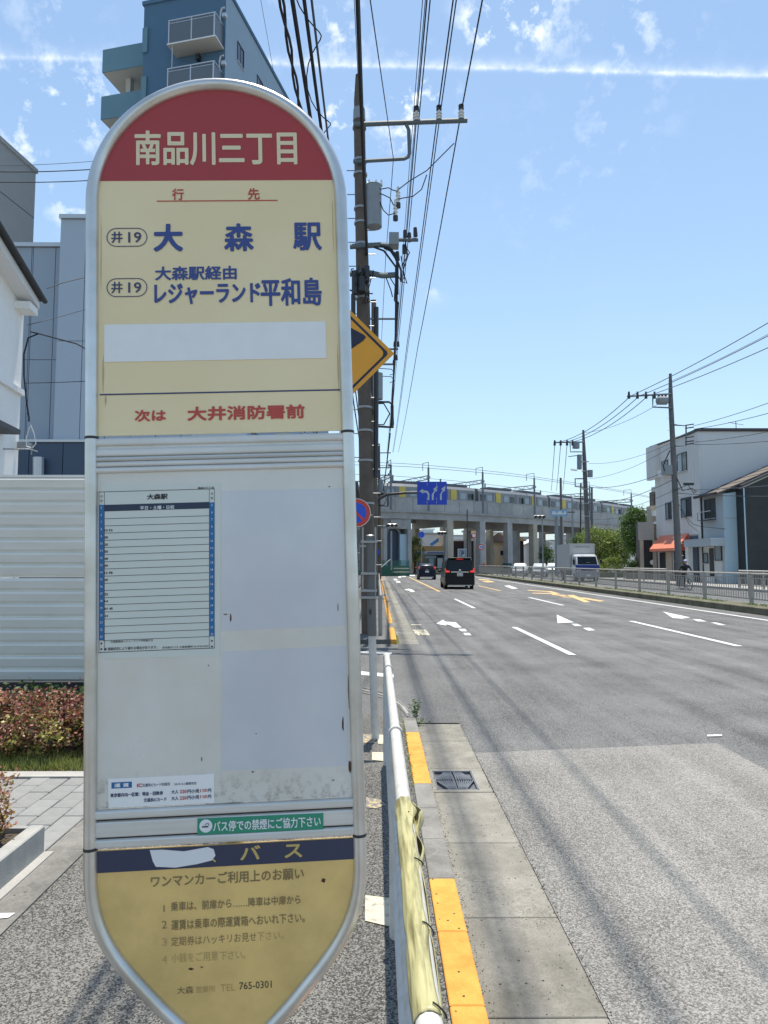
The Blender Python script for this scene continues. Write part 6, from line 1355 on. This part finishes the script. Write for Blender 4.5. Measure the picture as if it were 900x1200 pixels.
tb(484.5, 525, 640, 645.5, .30, 'fascia', 'tan'); tb(486, 525, 645.6, 647.2, .32, 'fascia_stripe', 'whitet'); tb(486, 525, 647.3, 648.2, .32, 'fascia_stripe', 'sblue'); tb(486, 525, 648.3, 650, .32, 'fascia_stripe', 'lgrey2')
tb(490, 520, 650.2, 667, .14, 'shop_window', 'glass'); tb(498, 511, 652, 654, .3, 'poster', 'lblue'); tb(503, 508, 654.5, 666, .28, 'door', 'lblue'); tb(512.5, 518.5, 654, 666, .28, 'door', 'whitet'); tb(482, 488, 650.5, 667, .2, 'pier', 'tan'); tb(521, 527, 650.5, 667, .2, 'pier', 'tan')
tb(496, 500.5, 646.3, 648.5, .36, 'logo', 'whitet'); tb(489, 494, 652, 657, .22, 'vending_poster', 'tyel')
house('grey_office', 'grey flat roofed block above and behind the tan convenience store', 483, 530, 626, 118, 'side3b', 8, 'viad', wins=((488, 493, 630, 635), (515, 519, 630, 636)))
house('white_roofed_house', 'pale blue white house behind the shop with a flat light roof', 497, 508, 621, 126, 'lblue', 6, 'white')
tpm = thing('tarpaulin', 'slanting blue tarpaulin over the grey block behind the shop', 'tarpaulin', at(510, 635, 112)); mb = MB(); mb.ext([at(503.5, 637.5, 112), at(514.5, 629.5, 112), at(515, 634, 112), at(506, 640, 112)], (0, .4, 0)); mb.build('sheet', 'tarp', tpm)
house('tan_tower', 'small tan brick tower right of the blue tarpaulin', 515, 523, 626, 111, 'tan', 4)
house('dark_garage', 'black fronted garage with a pale roof between the first two viaduct columns', 532, 556, 634, 108, 'brownw', 7, 'white', .4)
house('pale_block', 'pale beige block with red and white boards right of the parking sign', 548, 566, 622, 116, 'tan2', 6, 'viad', wins=((551, 555, 626, 631), (558, 562, 626, 631)))
house('brown_roof_house', 'house with a brown gable roof between the second and third columns', 570, 598, 636, 124, 'tan2', 7, 'rooftile', .5, peak=12, wins=((574, 579, 646, 652), (586, 590, 645, 651)))
house('apartment_block', 'cream apartment block with windows beyond the middle columns', 572, 597, 625, 150, 'tan2', 9, 'viad', wins=((575, 579, 628, 632), (583, 587, 628, 632), (591, 595, 628, 632)))
house('dark_clad_house', 'tall dark brown clad house with a tan gable left of the beige column', 601, 614, 634, 118, 'brownw', 7, 'tan', .5, peak=6, wins=((604, 607, 628.5, 632),))
house('pale_roof_house', 'white house with a light grey pitched roof beyond the fourth column', 618, 645, 638, 126, 'whitet', 8, 'side3b', .6, peak=8, wins=((625, 630, 642, 647), (636, 641, 642, 647)))
house('white_block', 'white flat roofed building farther right beyond the opposite lanes', 646, 668, 634, 140, 'white', 8, 'viad', wins=((650, 654, 640, 646),))
house('striped_house', 'blue and white house seen between the roadside trees', 728, 748, 632, 100, 'whitet', 6, 'lgrey2', wins=((731, 737, 640, 652), (740, 745, 640, 652)))
house('distant_block', 'beige low block far left seen past the marker post', 424, 436, 600, 76, 'side3b', 5, 'viad', wins=((427, 431, 606, 612),))
for lab, pa, pb, pt, Y_, m_, rf, pk in (('pale grey distant block left of the first full column', 470, 500, 622, 175, 'side3b', 'viad', 0), ('white distant block behind the parking sign', 528, 553, 628, 172, 'white', 'viad', 0), ('dark brown distant house left of the speed limit disc', 553, 570, 633, 160, 'brownw', 'rooftile', 4),
        ('beige distant block behind the middle columns', 596, 606, 627, 170, 'tan2', 'viad', 0), ('pale blue distant block beyond the oncoming cars', 612, 624, 630, 168, 'lgrey2', 'viad', 0), ('long grey distant block behind the truck box', 662, 700, 628, 165, 'side3b', 'viad', 0), ('cream distant block behind the yellow green trees', 700, 732, 625, 160, 'tan2', 'roof', 3), ('grey distant block right of the trees', 745, 775, 622, 158, 'side3b', 'viad', 0)):
    w_ = [(pa+(pb-pa)*f_, pa+(pb-pa)*f_+3, pt+5, pt+9) for f_ in (.15, .5, .75)]
    house('distant_building', lab, pa, pb, pt, Y_, m_, 8, rf, .3, peak=pk, wins=w_)
lhb = thing('roadside_shop', 'dark roadside shop building on the left pavement behind the nearest pole', 'building', (-2.6, 40, 0)); MB().box((-9, 34, 0), (-1.2, 52, 5.2)).build('wall', 'dark', lhb)
MB().box((-9, 33.8, 5.205), (-1.0, 52.2, 5.5)).build('roof', 'roof', lhb); window(lhb, (-3.2, 33.99, 1), (1, 0, 0), 1.5, 1.3)
MB().box((-1.195, 38, .1), (-1.1, 48, 2.6)).build('shop_front', 'glass', lhb)

# ---- far left-pavement railing
fr_ = thing('far_guard_rail', 'brown steel guard rail on the left pavement beyond the driveway', 'guard rail', (.05, 14.4, 0), None)
for i in range(16):
    y_ = 14.3+i*1.9; MB().box((.03, y_-.03, 0), (.09, y_+.03, .82)).build('post', 'fencebr', fr_)
for zz in (.80, .45, .2): MB().cyl((.06, 14.3, zz), (.06, 42.8, zz), .025, None, 8).build('rail', 'fencebr', fr_)

# ================================================================== TREES
def tree(name, label, px, pbase, Y, htop, rx, seed, m, ncl=170, nl=55, s=.17, group='roadside trees on the far pavement', low=-.8, cr=.55, zc=None):
    q = random.Random(seed); b = at(px, 665, Y); b.z = -.05; h = at(px, htop, Y).z; t_ = thing(name, label, 'tree', (b.x, Y, 0), group)
    tm = MB(); tm.tube([b, b+Vector((.05, 0, h*.3)), b+Vector((.1, .1, h*.55))], [.16, .12, .07], 8)
    for i in range(7):
        a = q.uniform(0, 6.28); r_ = rx*q.uniform(.4, .85); st_ = b+Vector((.05, 0, h*q.uniform(.22, .5))); tm.tube([st_, st_+Vector((math.cos(a)*r_*.5, math.sin(a)*r_*.5, h*.14)), st_+Vector((math.cos(a)*r_, math.sin(a)*r_, h*q.uniform(.2, .36)))], [.06, .04, .015], 5)
    tm.build('trunk', 'bark', t_)
    zb = h*.22 if zc is None else zc; mb = MB(); clumpy(mb, (b.x, Y, (h+zb)/2), (rx, rx, (h-zb)/2), ncl, nl, s, q, cr, .6, low); o = mb.build('crown', m, t_, fixn=False); stuff(o); return t_
tree('tree', 'tallest dense green tree left of the signboard shop', 746.5, 0, 66, 597, 1.2, 21, 'leafg', 190, 60, zc=2.2)
tree('tree', 'bright yellow green tree just right of the truck box', 703, 0, 72, 619, 1.75, 22, 'leafy', 170, 55)
tree('tree', 'smaller yellow green tree between its taller neighbours', 723, 0, 70, 622, 1.35, 23, 'leafy', 130, 50)
tree('tree', 'dark green tree peeking out left behind the transformer pole', 684, 0, 80, 624, 1.5, 24, 'leafg', 120, 50)
tree('small_tree', 'light green shrubby tree by the tan shop under the viaduct', 486, 0, 96, 630, 1.0, 25, 'leafy', 50, 40, .2, None)
tree('small_tree', 'low green tree at the foot of the fourth viaduct column', 640, 0, 104, 640, 1.1, 26, 'leafg', 50, 40, .2, None)
for (label, pa, pb, ptop, Y, m, seed) in (('clipped yellow green hedge below the trees', 700, 745, 654, 66, 'leafy', 31), ('dark hedge under the tallest tree', 735, 762, 657, 60, 'leafdk', 32)):
    x0, x1 = at(pa, 660, Y).x, at(pb, 660, Y).x; z1 = at(pa, ptop, Y).z; q = random.Random(seed); mb = MB(); clumpy(mb, ((x0+x1)/2, Y, z1/2), ((x1-x0)/2, .5, z1/2), 110, 50, .13, q, .35, .6); h_ = thing('hedge', label, 'hedge', ((x0+x1)/2, Y, 0)); stuff(mb.build('foliage', m, h_, fixn=False))
    MB().box((x0, Y+.2, 0), (x1, Y+.5, z1*.3)).build('stems', 'bark', h_)

# ================================================================== VEHICLES
def carpaint(name, c): return mat(name, c, .35, 0, coat=.12, spec=.25)
M['carblk'] = carpaint('black_car_paint', (.004, .004, .005)); M['carnavy'] = carpaint('dark_navy_car_paint', (.006, .012, .03)); M['carwht'] = carpaint('white_car_paint', (.72, .73, .74)); M['carsil'] = carpaint('silver_car_paint', (.45, .47, .49)); M['cargrn'] = carpaint('dark_green_car_paint', (.04, .09, .07))
M['tail'] = mat('red_tail_lamp', (.55, .02, .015), .2, emit=(1, .05, .03, .25)); M['lampc'] = mat('clear_lamp', (.7, .7, .7), .1); M['plate_'] = mat('number_plate', (.72, .73, .70), .5); M['cglass'] = mat('tinted_car_glass', (.006, .008, .010), .08, spec=.35); M['chrome'] = mat('chrome', (.6, .6, .6), .15, 1.0)
M['bumper'] = mat('black_plastic', (.02, .02, .022), .6); M['cabblue'] = carpaint('truck_blue', (.02, .05, .24)); M['truckbox'] = mat('truck_box_aluminium', (.50, .51, .51), .5, .2, col2=(.44, .45, .45), scale=.8, vary=.0); M['rim'] = mat('wheel_rim', (.4, .4, .42), .35, .8)
def wheel(par, x, y, r, w, s_):
    o = MB().tube([(x-w/2, y, r), (x-w/2+.02, y, r), (x+w/2-.02, y, r), (x+w/2, y, r)], [r-.03, r, r, r-.03], 20).build('wheel', 'blk', par, smooth=True)
    MB().cyl((x+s_*(w/2-.02), y, r), (x+s_*(w/2+.004), y, r), r*.62, r*.55, 14).build('rim', 'rim', o); return o
def car(name, label, loc, rz, L_, Wd, H_, paint, kind='van', rear=True, plate='品川 500'):
    """built at the origin, nose towards +y, then moved as one"""
    t_ = thing(name, label, 'car', (0, 0, 0)); h = Wd/2; ln = L_/2
    if kind == 'van': st = [(-ln, .98, 1.02), (-ln+.06, 1.0, 1.02), (-ln+.16, 1.0, 1.0), (0, 1.0, .98), (ln-1.25, 1.0, .95), (ln-.35, .95, .85), (ln, .82, .70)]
    else: st = [(-ln, .93, .95), (-ln+.12, .98, .96), (-ln+.5, 1.0, .95), (0, 1.0, .92), (ln-.9, .98, .88), (ln-.25, .93, .72), (ln, .80, .62)]
    rings = []
    for y, k, bz in st:
        w = h*k; zb = .22 if abs(y) < ln-.1 else .30; B = bz
        rings.append([(-w*.90, y, zb), (w*.90, y, zb), (w*.99, y, zb+.16), (w, y, (zb+B)/2+.05), (w*.975, y, B-.05), (w*.93, y, B), (-w*.93, y, B), (-w*.975, y, B-.05), (-w, y, (zb+B)/2+.05), (-w*.99, y, zb+.16)])
    MB().loft(rings).build('body', paint, t_, smooth=True)
    if kind == 'van': cs = [(-ln+.05, .95, .0), (-ln+.20, 1.0, H_-.10), (-ln+.36, 1, H_), (0, 1, H_), (ln-1.9, 1, H_-.03), (ln-1.35, .98, H_-.30), (ln-.75, .93, 0)]
    else: cs = [(-ln+.12, .93, 0), (-ln+.42, .96, H_-.20), (-ln+.70, .97, H_-.05), (-.1, .97, H_), (.35, .96, H_-.03), (ln-1.35, .93, H_-.30), (ln-.75, .90, 0)]
    rings = []
    for y, k, tz in cs:
        B = .90; T_ = tz if tz else B+.03; w = h*k*.955; wt_ = w*(.90 if kind == 'van' else .82) if tz else w*.97
        rings.append([(-w, y, B), (w, y, B), (w*.985, y, B+(T_-B)*.30), (wt_, y, T_-.06 if tz else T_-.01), (wt_*.88, y, T_), (-wt_*.88, y, T_), (-wt_, y, T_-.06 if tz else T_-.01), (-w*.985, y, B+(T_-B)*.30)])
    MB().loft(rings).build('cabin', paint, t_, smooth=True)
    # glazing set proud of the cabin shell
    def g_(pts, name='window', m='cglass', parent=t_): mb = MB(); mb.ext(pts, (0, -.02 if pts[0][1] < 0 else .02, 0)); return mb.build(name, m, parent)
    if kind == 'van':
        yb = -ln+.06; g_([(-h*.80, yb-.03, 1.06), (h*.80, yb-.03, 1.06), (h*.74, yb+.10, H_-.16), (-h*.74, yb+.10, H_-.16)], 'rear_window')
        for s_ in (-1, 1):
            for a, b in ((-ln+.45, -ln+1.45), (-ln+1.55, ln-2.2), (ln-2.1, ln-1.3)):
                x0, x1 = s_*h*.955, s_*h*.905; mb = MB(); mb.ext([(x0, a, 1.06), (x0, b+(.18 if b > 0 else 0), 1.06), (x1, b, H_-.20), (x1, a, H_-.20)], (s_*.012, 0, 0)); mb.build('side_window', 'cglass', t_)
        yr = -ln
        for s_ in (-1, 1):
            MB().bev((min(s_*h*.98, s_*h*.68), yr-.05, 1.0), (max(s_*h*.98, s_*h*.68), yr+.10, 1.10), .02).build('tail_lamp', 'tail', t_)
            MB().box((min(s_*h*.985, s_*h*.90), yr-.01, 1.10), (max(s_*h*.985, s_*h*.93), yr+.12, 1.24)).build('tail_lamp', 'tail', t_)
        MB().box((-h*.60, yr-.045, 1.0), (h*.60, yr+.05, 1.05)).build('garnish', 'chrome', t_); MB().box((-.17, yr-.06, .78), (.17, yr-.02, .95)).build('number_plate', 'plate_', t_)
        mb = MB(); text(mb, '53-21', (-.14, yr-.065, .80), (1, 0, 0), (0, 0, 1), .28, .09, .03); mb.build('plate_number', 'navyt', t_, fixn=False)
        MB().bev((-h*.98, yr-.10, .26), (h*.98, yr+.15, .62), .04).build('bumper', paint, t_); MB().box((-.2, yr-.04, H_-.08), (.2, yr+.15, H_-.05)).build('brake_lamp', 'tail', t_)
        MB().bev((-h*.78, yr+.02, H_-.02), (h*.78, yr+.35, H_+.03), .015).build('roof_spoiler', paint, t_); MB().box((-.06, yr-.05, 1.10), (.06, yr-.02, 1.18)).build('badge', 'chrome', t_)
        MB().tube([(.1, yr-.0, 1.12), (.45, yr+.02, 1.16)], .012, 5).build('wiper', 'bumper', t_); MB().box((-.7, yr-.04, .20), (.7, yr+.3, .26)).build('underrun', 'alu', t_)
        wy = (-ln+.85, ln-.85)
    elif rear:
        yr = -ln; g_([(-h*.74, yr+.17, 1.02), (h*.74, yr+.17, 1.02), (h*.62, yr+.40, H_-.22), (-h*.62, yr+.40, H_-.22)], 'rear_window')
        for s_ in (-1, 1): MB().bev((min(s_*h*.93, s_*h*.80), yr-.0, 1.0), (max(s_*h*.93, s_*h*.80), yr+.25, 1.20), .03).build('tail_lamp', 'tail', t_)
        MB().box((-.17, yr-.04, .66), (.17, yr-.0, .83)).build('number_plate', 'plate_', t_); MB().bev((-h*.95, yr-.08, .28), (h*.95, yr+.15, .58), .04).build('bumper', paint, t_); MB().box((-.06, yr-.03, .92), (.06, yr, .99)).build('badge', 'chrome', t_); MB().box((-.6, yr-.05, .2), (.6, yr+.3, .27)).build('underrun', 'alu', t_)
        for s_ in (-1, 1):
            mb = MB(); mb.ext([(s_*h*.94, -ln+.75, 1.0), (s_*h*.94, ln-1.05, 1.0), (s_*h*.83, .5, H_-.14), (s_*h*.82, -ln+.9, H_-.18)], (s_*.012, 0, 0)); mb.build('side_window', 'cglass', t_)
        wy = (-ln+.65, ln-.75)
    if not rear or kind != 'van':
        yf = ln; g_([(-h*.78, ln-.80, 1.0), (h*.78, ln-.80, 1.0), (h*.66, ln-1.33, H_-.32), (-h*.66, ln-1.33, H_-.32)], 'windscreen', 'glassl' if not rear else 'cglass')
        for s_ in (-1, 1): MB().bev((min(s_*h*.78, s_*h*.50), yf-.16, .52), (max(s_*h*.78, s_*h*.50), yf+.02, .66), .02).build('headlight', 'lampc', t_)
        MB().box((-h*.45, yf-.02, .40), (h*.45, yf+.02, .56)).build('grille', 'bumper', t_); MB().box((-.17, yf+.02, .42), (.17, yf+.04, .55)).build('number_plate', 'plate_', t_)
        wy = (-ln+.65, ln-.75)
    for s_ in (-1, 1):
        for y in wy: wheel(t_, s_*(h-.10), y, .31, .20, s_)
        MB().bev((min(s_*(h+.02), s_*(h+.20)), ln-1.75, .98), (max(s_*(h+.02), s_*(h+.20)), ln-1.62, 1.14), .03).build('mirror', paint, t_)
    t_.location = loc; t_.rotation_euler.z = rz; return t_
vp_ = gnd(540, 690.5, RZ); car('minivan', 'black minivan with red tail lamps driving away in the second lane', (vp_.x, vp_.y+2.3, RZ), R(-1.0), 4.5, 1.78, 1.86, 'carblk', 'van')
hp = gnd(501, 679.3, RZ); car('hatchback', 'small dark navy hatchback ahead of the black minivan', (hp.x, hp.y+1.9, RZ), R(-1), 3.8, 1.70, 1.52, 'carnavy', 'hatch')
for lab, px, Y, pnt in (('white oncoming car behind the median fence, left of two', 613, 80, 'carwht'), ('silver oncoming car between the white one and the box truck', 637, 75, 'carsil'), ('dark green car at the back left of the white oncoming car', 597, 97, 'cargrn'), ('white car half hidden left behind the box truck', 652, 90, 'carwht')):
    x = (px-443)*Y/F; car('oncoming_car', lab, (x, Y+1.9, RZ), R(180-16), 4.1, 1.70, 1.50, pnt, 'hatch', False)
# box truck, nose towards the camera
tk = thing('box_truck', 'silver grey box truck with a blue nosed white cab in the opposite lanes', 'truck', (0, 0, 0))
bw_, bl = 1.02, 4.3
MB().box((-bw_, -bl-.1, .95), (bw_, -.25, 3.16)).build('cargo_box', 'truckbox', tk)
for s_ in (-1, 1):
    MB().box((min(s_*bw_, s_*(bw_+.02)), -bl-.1, .95), (max(s_*bw_, s_*(bw_+.02)), -.25, 1.05)).build('side_rail', 'alu', tk); MB().box((s_*bw_-.03, -.27, .95), (s_*bw_+.03, -.22, 3.18)).build('corner_post', 'alu', tk)
for k in range(6): MB().box((-bw_-.012, -bl+.2+k*.68, 1.06), (-bw_-.002, -bl+.23+k*.68, 3.1)).build('panel_seam', 'alu', tk)
MB().box((-bw_, -.24, 3.10), (bw_, -.20, 3.18)).build('top_rail', 'alu', tk)
cab = [[(-.93, y, z0), (.93, y, z0), (.95, y, z0+.5), (.94, y, zb_), (wt_, y, zt2_-.08), (wt_*.92, y, zt2_), (-wt_*.92, y, zt2_), (-wt_, y, zt2_-.08), (-.94, y, zb_), (-.95, y, z0+.5)] for y, z0, zb_, wt_, zt2_ in ((-.18, .55, 1.35, .86, 2.22), (.35, .42, 1.35, .86, 2.25), (.85, .42, 1.34, .84, 2.17), (1.18, .42, 1.32, .88, 1.40))]
MB().loft(cab).build('cab', 'carwht', tk, smooth=True)
mb = MB(); mb.ext([(-.80, 1.16, 1.43), (.80, 1.16, 1.43), (.76, .90, 2.06), (-.76, .90, 2.06)], (0, .03, 0)); mb.build('windscreen', 'cglass', tk)
MB().bev((-.95, 1.02, .98), (.95, 1.22, 1.40), .03).build('blue_band', 'cabblue', tk); MB().bev((-.955, .9, .60), (.955, 1.215, .976), .03).build('lower_panel', 'galv', tk); MB().box((-.45, 1.10, .80), (.45, 1.21, 1.05)).build('grille', 'bumper', tk); MB().bev((-.96, 1.05, .38), (.96, 1.32, .72), .04).build('bumper', 'galv', tk)
for s_ in (-1, 1):
    MB().bev((min(s_*.55, s_*.90), 1.1, .80), (max(s_*.55, s_*.90), 1.225, 1.02), .03).build('headlight', 'lampc', tk)
    mb = MB(); mb.ext([(s_*.945, .20, 1.40), (s_*.945, .95, 1.40), (s_*.86, .80, 2.05), (s_*.87, .20, 2.08)], (s_*.015, 0, 0)); mb.build('side_window', 'cglass', tk)
    MB().tube([(s_*.92, 1.0, 1.3), (s_*1.12, 1.15, 1.45), (s_*1.12, 1.15, 1.55)], .02, 5).build('mirror_arm', 'bumper', tk); MB().bev((s_*1.12-.09, 1.12, 1.5), (s_*1.12+.09, 1.18, 1.85), .02).build('mirror', 'bumper', tk)
    for y in (.55, -3.1): wheel(tk, s_*.82, y, .37, .24, s_)
    MB().box((min(s_*.85, s_*.95), -2.4, .5), (max(s_*.85, s_*.95), -.4, .92)).build('side_guard', 'bumper', tk)
MB().box((-.17, 1.325, .46), (.17, 1.34, .62)).build('number_plate', 'plate_', tk); MB().box((-.22, 1.11, 1.50), (.10, 1.125, 1.60)).build('dashboard_card', 'whitet', tk); MB().box((-.5, -4.2, .55), (.5, .3, .95)).build('chassis', 'bumper', tk)
mb = MB(); text(mb, '☷☰☱☲☴☵☰', (.62, -.195, 2.83), (-1, 0, 0), (0, 0, 1), 1.25, .14); mb.build('faint_lettering', 'equip', tk, fixn=False)
tk.location = (at(688, 670, 56).x, 57.0, RZ); tk.rotation_euler.z = R(180)

# ================================================================== CYCLIST
from math import pi
def skin(name, pts, edges, rad, m, parent, sub=1):
    me = bpy.data.meshes.new(name); off = WL[parent.name]; me.from_pydata([Vector(p)-off for p in pts], edges, []); o = bpy.data.objects.new(name, me); COL.objects.link(o); o.parent = parent; me.materials.append(M[m] if isinstance(m, str) else m)
    md = o.modifiers.new('skin', 'SKIN'); 
    for i, r in enumerate(rad): me.skin_vertices[0].data[i].radius = (r, r) if not isinstance(r, tuple) else r
    me.skin_vertices[0].data[0].use_root = True; md.use_smooth_shade = True; sb_ = o.modifiers.new('sub', 'SUBSURF'); sb_.levels = sub; sb_.render_levels = sub; return o
M['skin'] = mat('skin', (.42, .26, .18), .6); M['tshirt'] = mat('black_shirt', (.015, .015, .02), .9); M['trous'] = mat('dark_trousers', (.02, .022, .03), .9); M['cap'] = mat('pale_blue_cap', (.45, .50, .68), .8); M['shoe'] = mat('dark_shoe', (.03, .03, .03), .7); M['hair'] = mat('black_hair', (.01, .01, .01), .7)
pxy = at(803, 672, 39.5); PX, PY, PZ = pxy.x, 39.5, RZ
bi = thing('bicycle', 'city bicycle ridden along the opposite lanes before the orange awning', 'bicycle', (PX, PY, PZ)); G = lambda x, y, z: (PX+x, PY+y, PZ+z)
for y in (-.52, .52):
    w_ = MB(); w_.tube([G(0, y+math.cos(a)*.32, .33+math.sin(a)*.32) for a in [i*pi/12 for i in range(24)]], .017, 6, closed=True); wo_ = w_.build('wheel', 'blk', bi)
    s2 = MB(); [s2.cyl(G(0, y, .33), G(0, y+math.cos(a)*.31, .33+math.sin(a)*.31), .003, None, 3) for a in [i*pi/6 for i in range(12)]]; s2.build('spokes', 'alu', wo_)
fr2 = MB(); [fr2.cyl(G(*a), G(*b), .016, None, 6) for a, b in (((0, .52, .33), (0, .05, .32)), ((0, .05, .32), (0, .18, .80)), ((0, .52, .33), (0, .15, .62)), ((0, .05, .32), (0, -.36, .70)), ((0, .14, .55), (0, -.34, .78)), ((0, -.30, .95), (0, -.40, .60)), ((0, -.40, .62), (0, -.52, .33)))]; fr2.build('frame', 'galv', bi)
MB().tube([G(-.27, -.12, 1.0), G(-.2, -.24, 1.0), G(0, -.30, .96), G(.2, -.24, 1.0), G(.27, -.12, 1.0)], .013, 6).build('handlebar', 'alu', bi); MB().bev((PX-.09, PY+.06, PZ+.79), (PX+.09, PY+.32, PZ+.86), .03).build('saddle', 'blk', bi)
MB().box((PX-.16, PY-.66, PZ+.72), (PX+.16, PY-.40, PZ+.92)).build('front_basket', 'galv', bi)
MB().tube([G(-.12, .05, .22), G(-.06, .05, .32), G(.06, .05, .32), G(.12, .05, .42)], .012, 5).build('pedals', 'dark', bi)
pe = thing('person', 'person in a black shirt and pale blue cap riding before the orange awning', 'person', (PX, PY, PZ))
skin('body', [G(0, .16, .92), G(0, .10, 1.10), G(0, .02, 1.28), G(0, -.03, 1.42), G(0, -.05, 1.50), G(-.18, -.02, 1.38), G(-.34, -.02, 1.18), G(-.27, -.12, 1.02), G(.18, -.02, 1.38), G(.34, -.02, 1.18), G(.27, -.12, 1.02),
   G(-.10, .12, .88), G(-.13, -.26, .70), G(-.12, .0, .28), G(-.12, -.14, .22), G(.10, .12, .88), G(.13, -.22, .90), G(.12, -.02, .48), G(.12, -.16, .43)],
   [(0, 1), (1, 2), (2, 3), (3, 4), (3, 5), (5, 6), (6, 7), (3, 8), (8, 9), (9, 10), (0, 11), (11, 12), (12, 13), (13, 14), (0, 15), (15, 16), (16, 17), (17, 18)],
   [.14, .13, .155, .13, .055, .065, .045, .035, .065, .045, .035, .085, .065, .045, .035, .085, .065, .045, .035], 'trous', pe)
skin('shirt', [G(0, .15, .97), G(0, .10, 1.10), G(0, .02, 1.28), G(0, -.03, 1.42), G(-.18, -.02, 1.39), G(-.29, -.02, 1.25), G(.18, -.02, 1.39), G(.29, -.02, 1.25)], [(0, 1), (1, 2), (2, 3), (3, 4), (4, 5), (3, 6), (6, 7)], [.155, .148, .17, .14, .082, .066, .082, .066], 'tshirt', pe)
hd2 = MB(); hd2.sph(G(0, -.07, 1.63), .105, 14, (.82, .95, 1.15)); hd2.build('head', 'skin', pe, smooth=True); MB().sph(G(0, -.06, 1.69), .108, 14, (.9, 1.0, .72)).build('cap', 'cap', pe, smooth=True); MB().box((PX-.06, PY-.26, PZ+1.66), (PX+.06, PY-.14, PZ+1.675)).build('cap_peak', 'cap', pe)
MB().sph(G(0, -.175, 1.61), .018, 6).build('nose', 'skin', pe)
for s_ in (-1, 1):
    skin('forearm', [G(s_*.30, -.02, 1.22), G(s_*.335, -.02, 1.17), G(s_*.27, -.12, 1.03)], [(0, 1), (1, 2)], [.045, .044, .03], 'skin', pe); MB().sph(G(s_*.03, -.165, 1.635), .010, 6).build('eye', 'hair', pe)
    hb = MB(); hb.sph(G(s_*.265, -.13, 1.015), .035, 8, (.8, 1.2, .7)); [hb.tube([G(s_*(.24+k*.016), -.16, 1.03), G(s_*(.24+k*.016), -.19, 1.01), G(s_*(.24+k*.016), -.17, .985)], .008, 5) for k in range(4)]; hb.tube([G(s_*.225, -.12, 1.01), G(s_*.215, -.15, .99)], .009, 5); hb.build('hand', 'skin', pe)
for s_, y, z in ((-1, -.16, .20), (1, -.18, .41)): MB().bev((PX+s_*.12-.045, PY+y-.14, PZ+z-.04), (PX+s_*.12+.045, PY+y+.10, PZ+z+.04), .02).build('shoe', 'shoe', pe)
# pedestrian in red far beyond, under the viaduct
q_ = at(567, 668, 90); pd = thing('person', 'tiny pedestrian in a reddish top by the column right of the minivan', 'person', (q_.x, 90, -.1)); G2 = lambda x, y, z: (q_.x+x, 90+y, z-.1)
skin('body', [G2(0, 0, .90), G2(0, 0, 1.2), G2(0, 0, 1.4), G2(0, 0, 1.5), G2(-.2, 0, 1.36), G2(-.25, .02, 1.1), G2(-.24, -.05, .85), G2(.2, 0, 1.36), G2(.25, .02, 1.1), G2(.24, -.05, .85), G2(-.09, 0, .85), G2(-.1, -.08, .48), G2(-.1, .02, .06), G2(.09, 0, .85), G2(.1, .06, .48), G2(.1, .12, .06)], [(0, 1), (1, 2), (2, 3), (2, 4), (4, 5), (5, 6), (2, 7), (7, 8), (8, 9), (0, 10), (10, 11), (11, 12), (0, 13), (13, 14), (14, 15)],
     [.13, .14, .13, .05, .06, .045, .035, .06, .045, .035, .08, .06, .045, .08, .06, .045], mat('reddish_clothes', (.35, .10, .10), .9), pd); MB().sph(G2(0, 0, 1.62), .11, 8, (.85, .95, 1.15)).build('head', 'skin', pd, smooth=True)
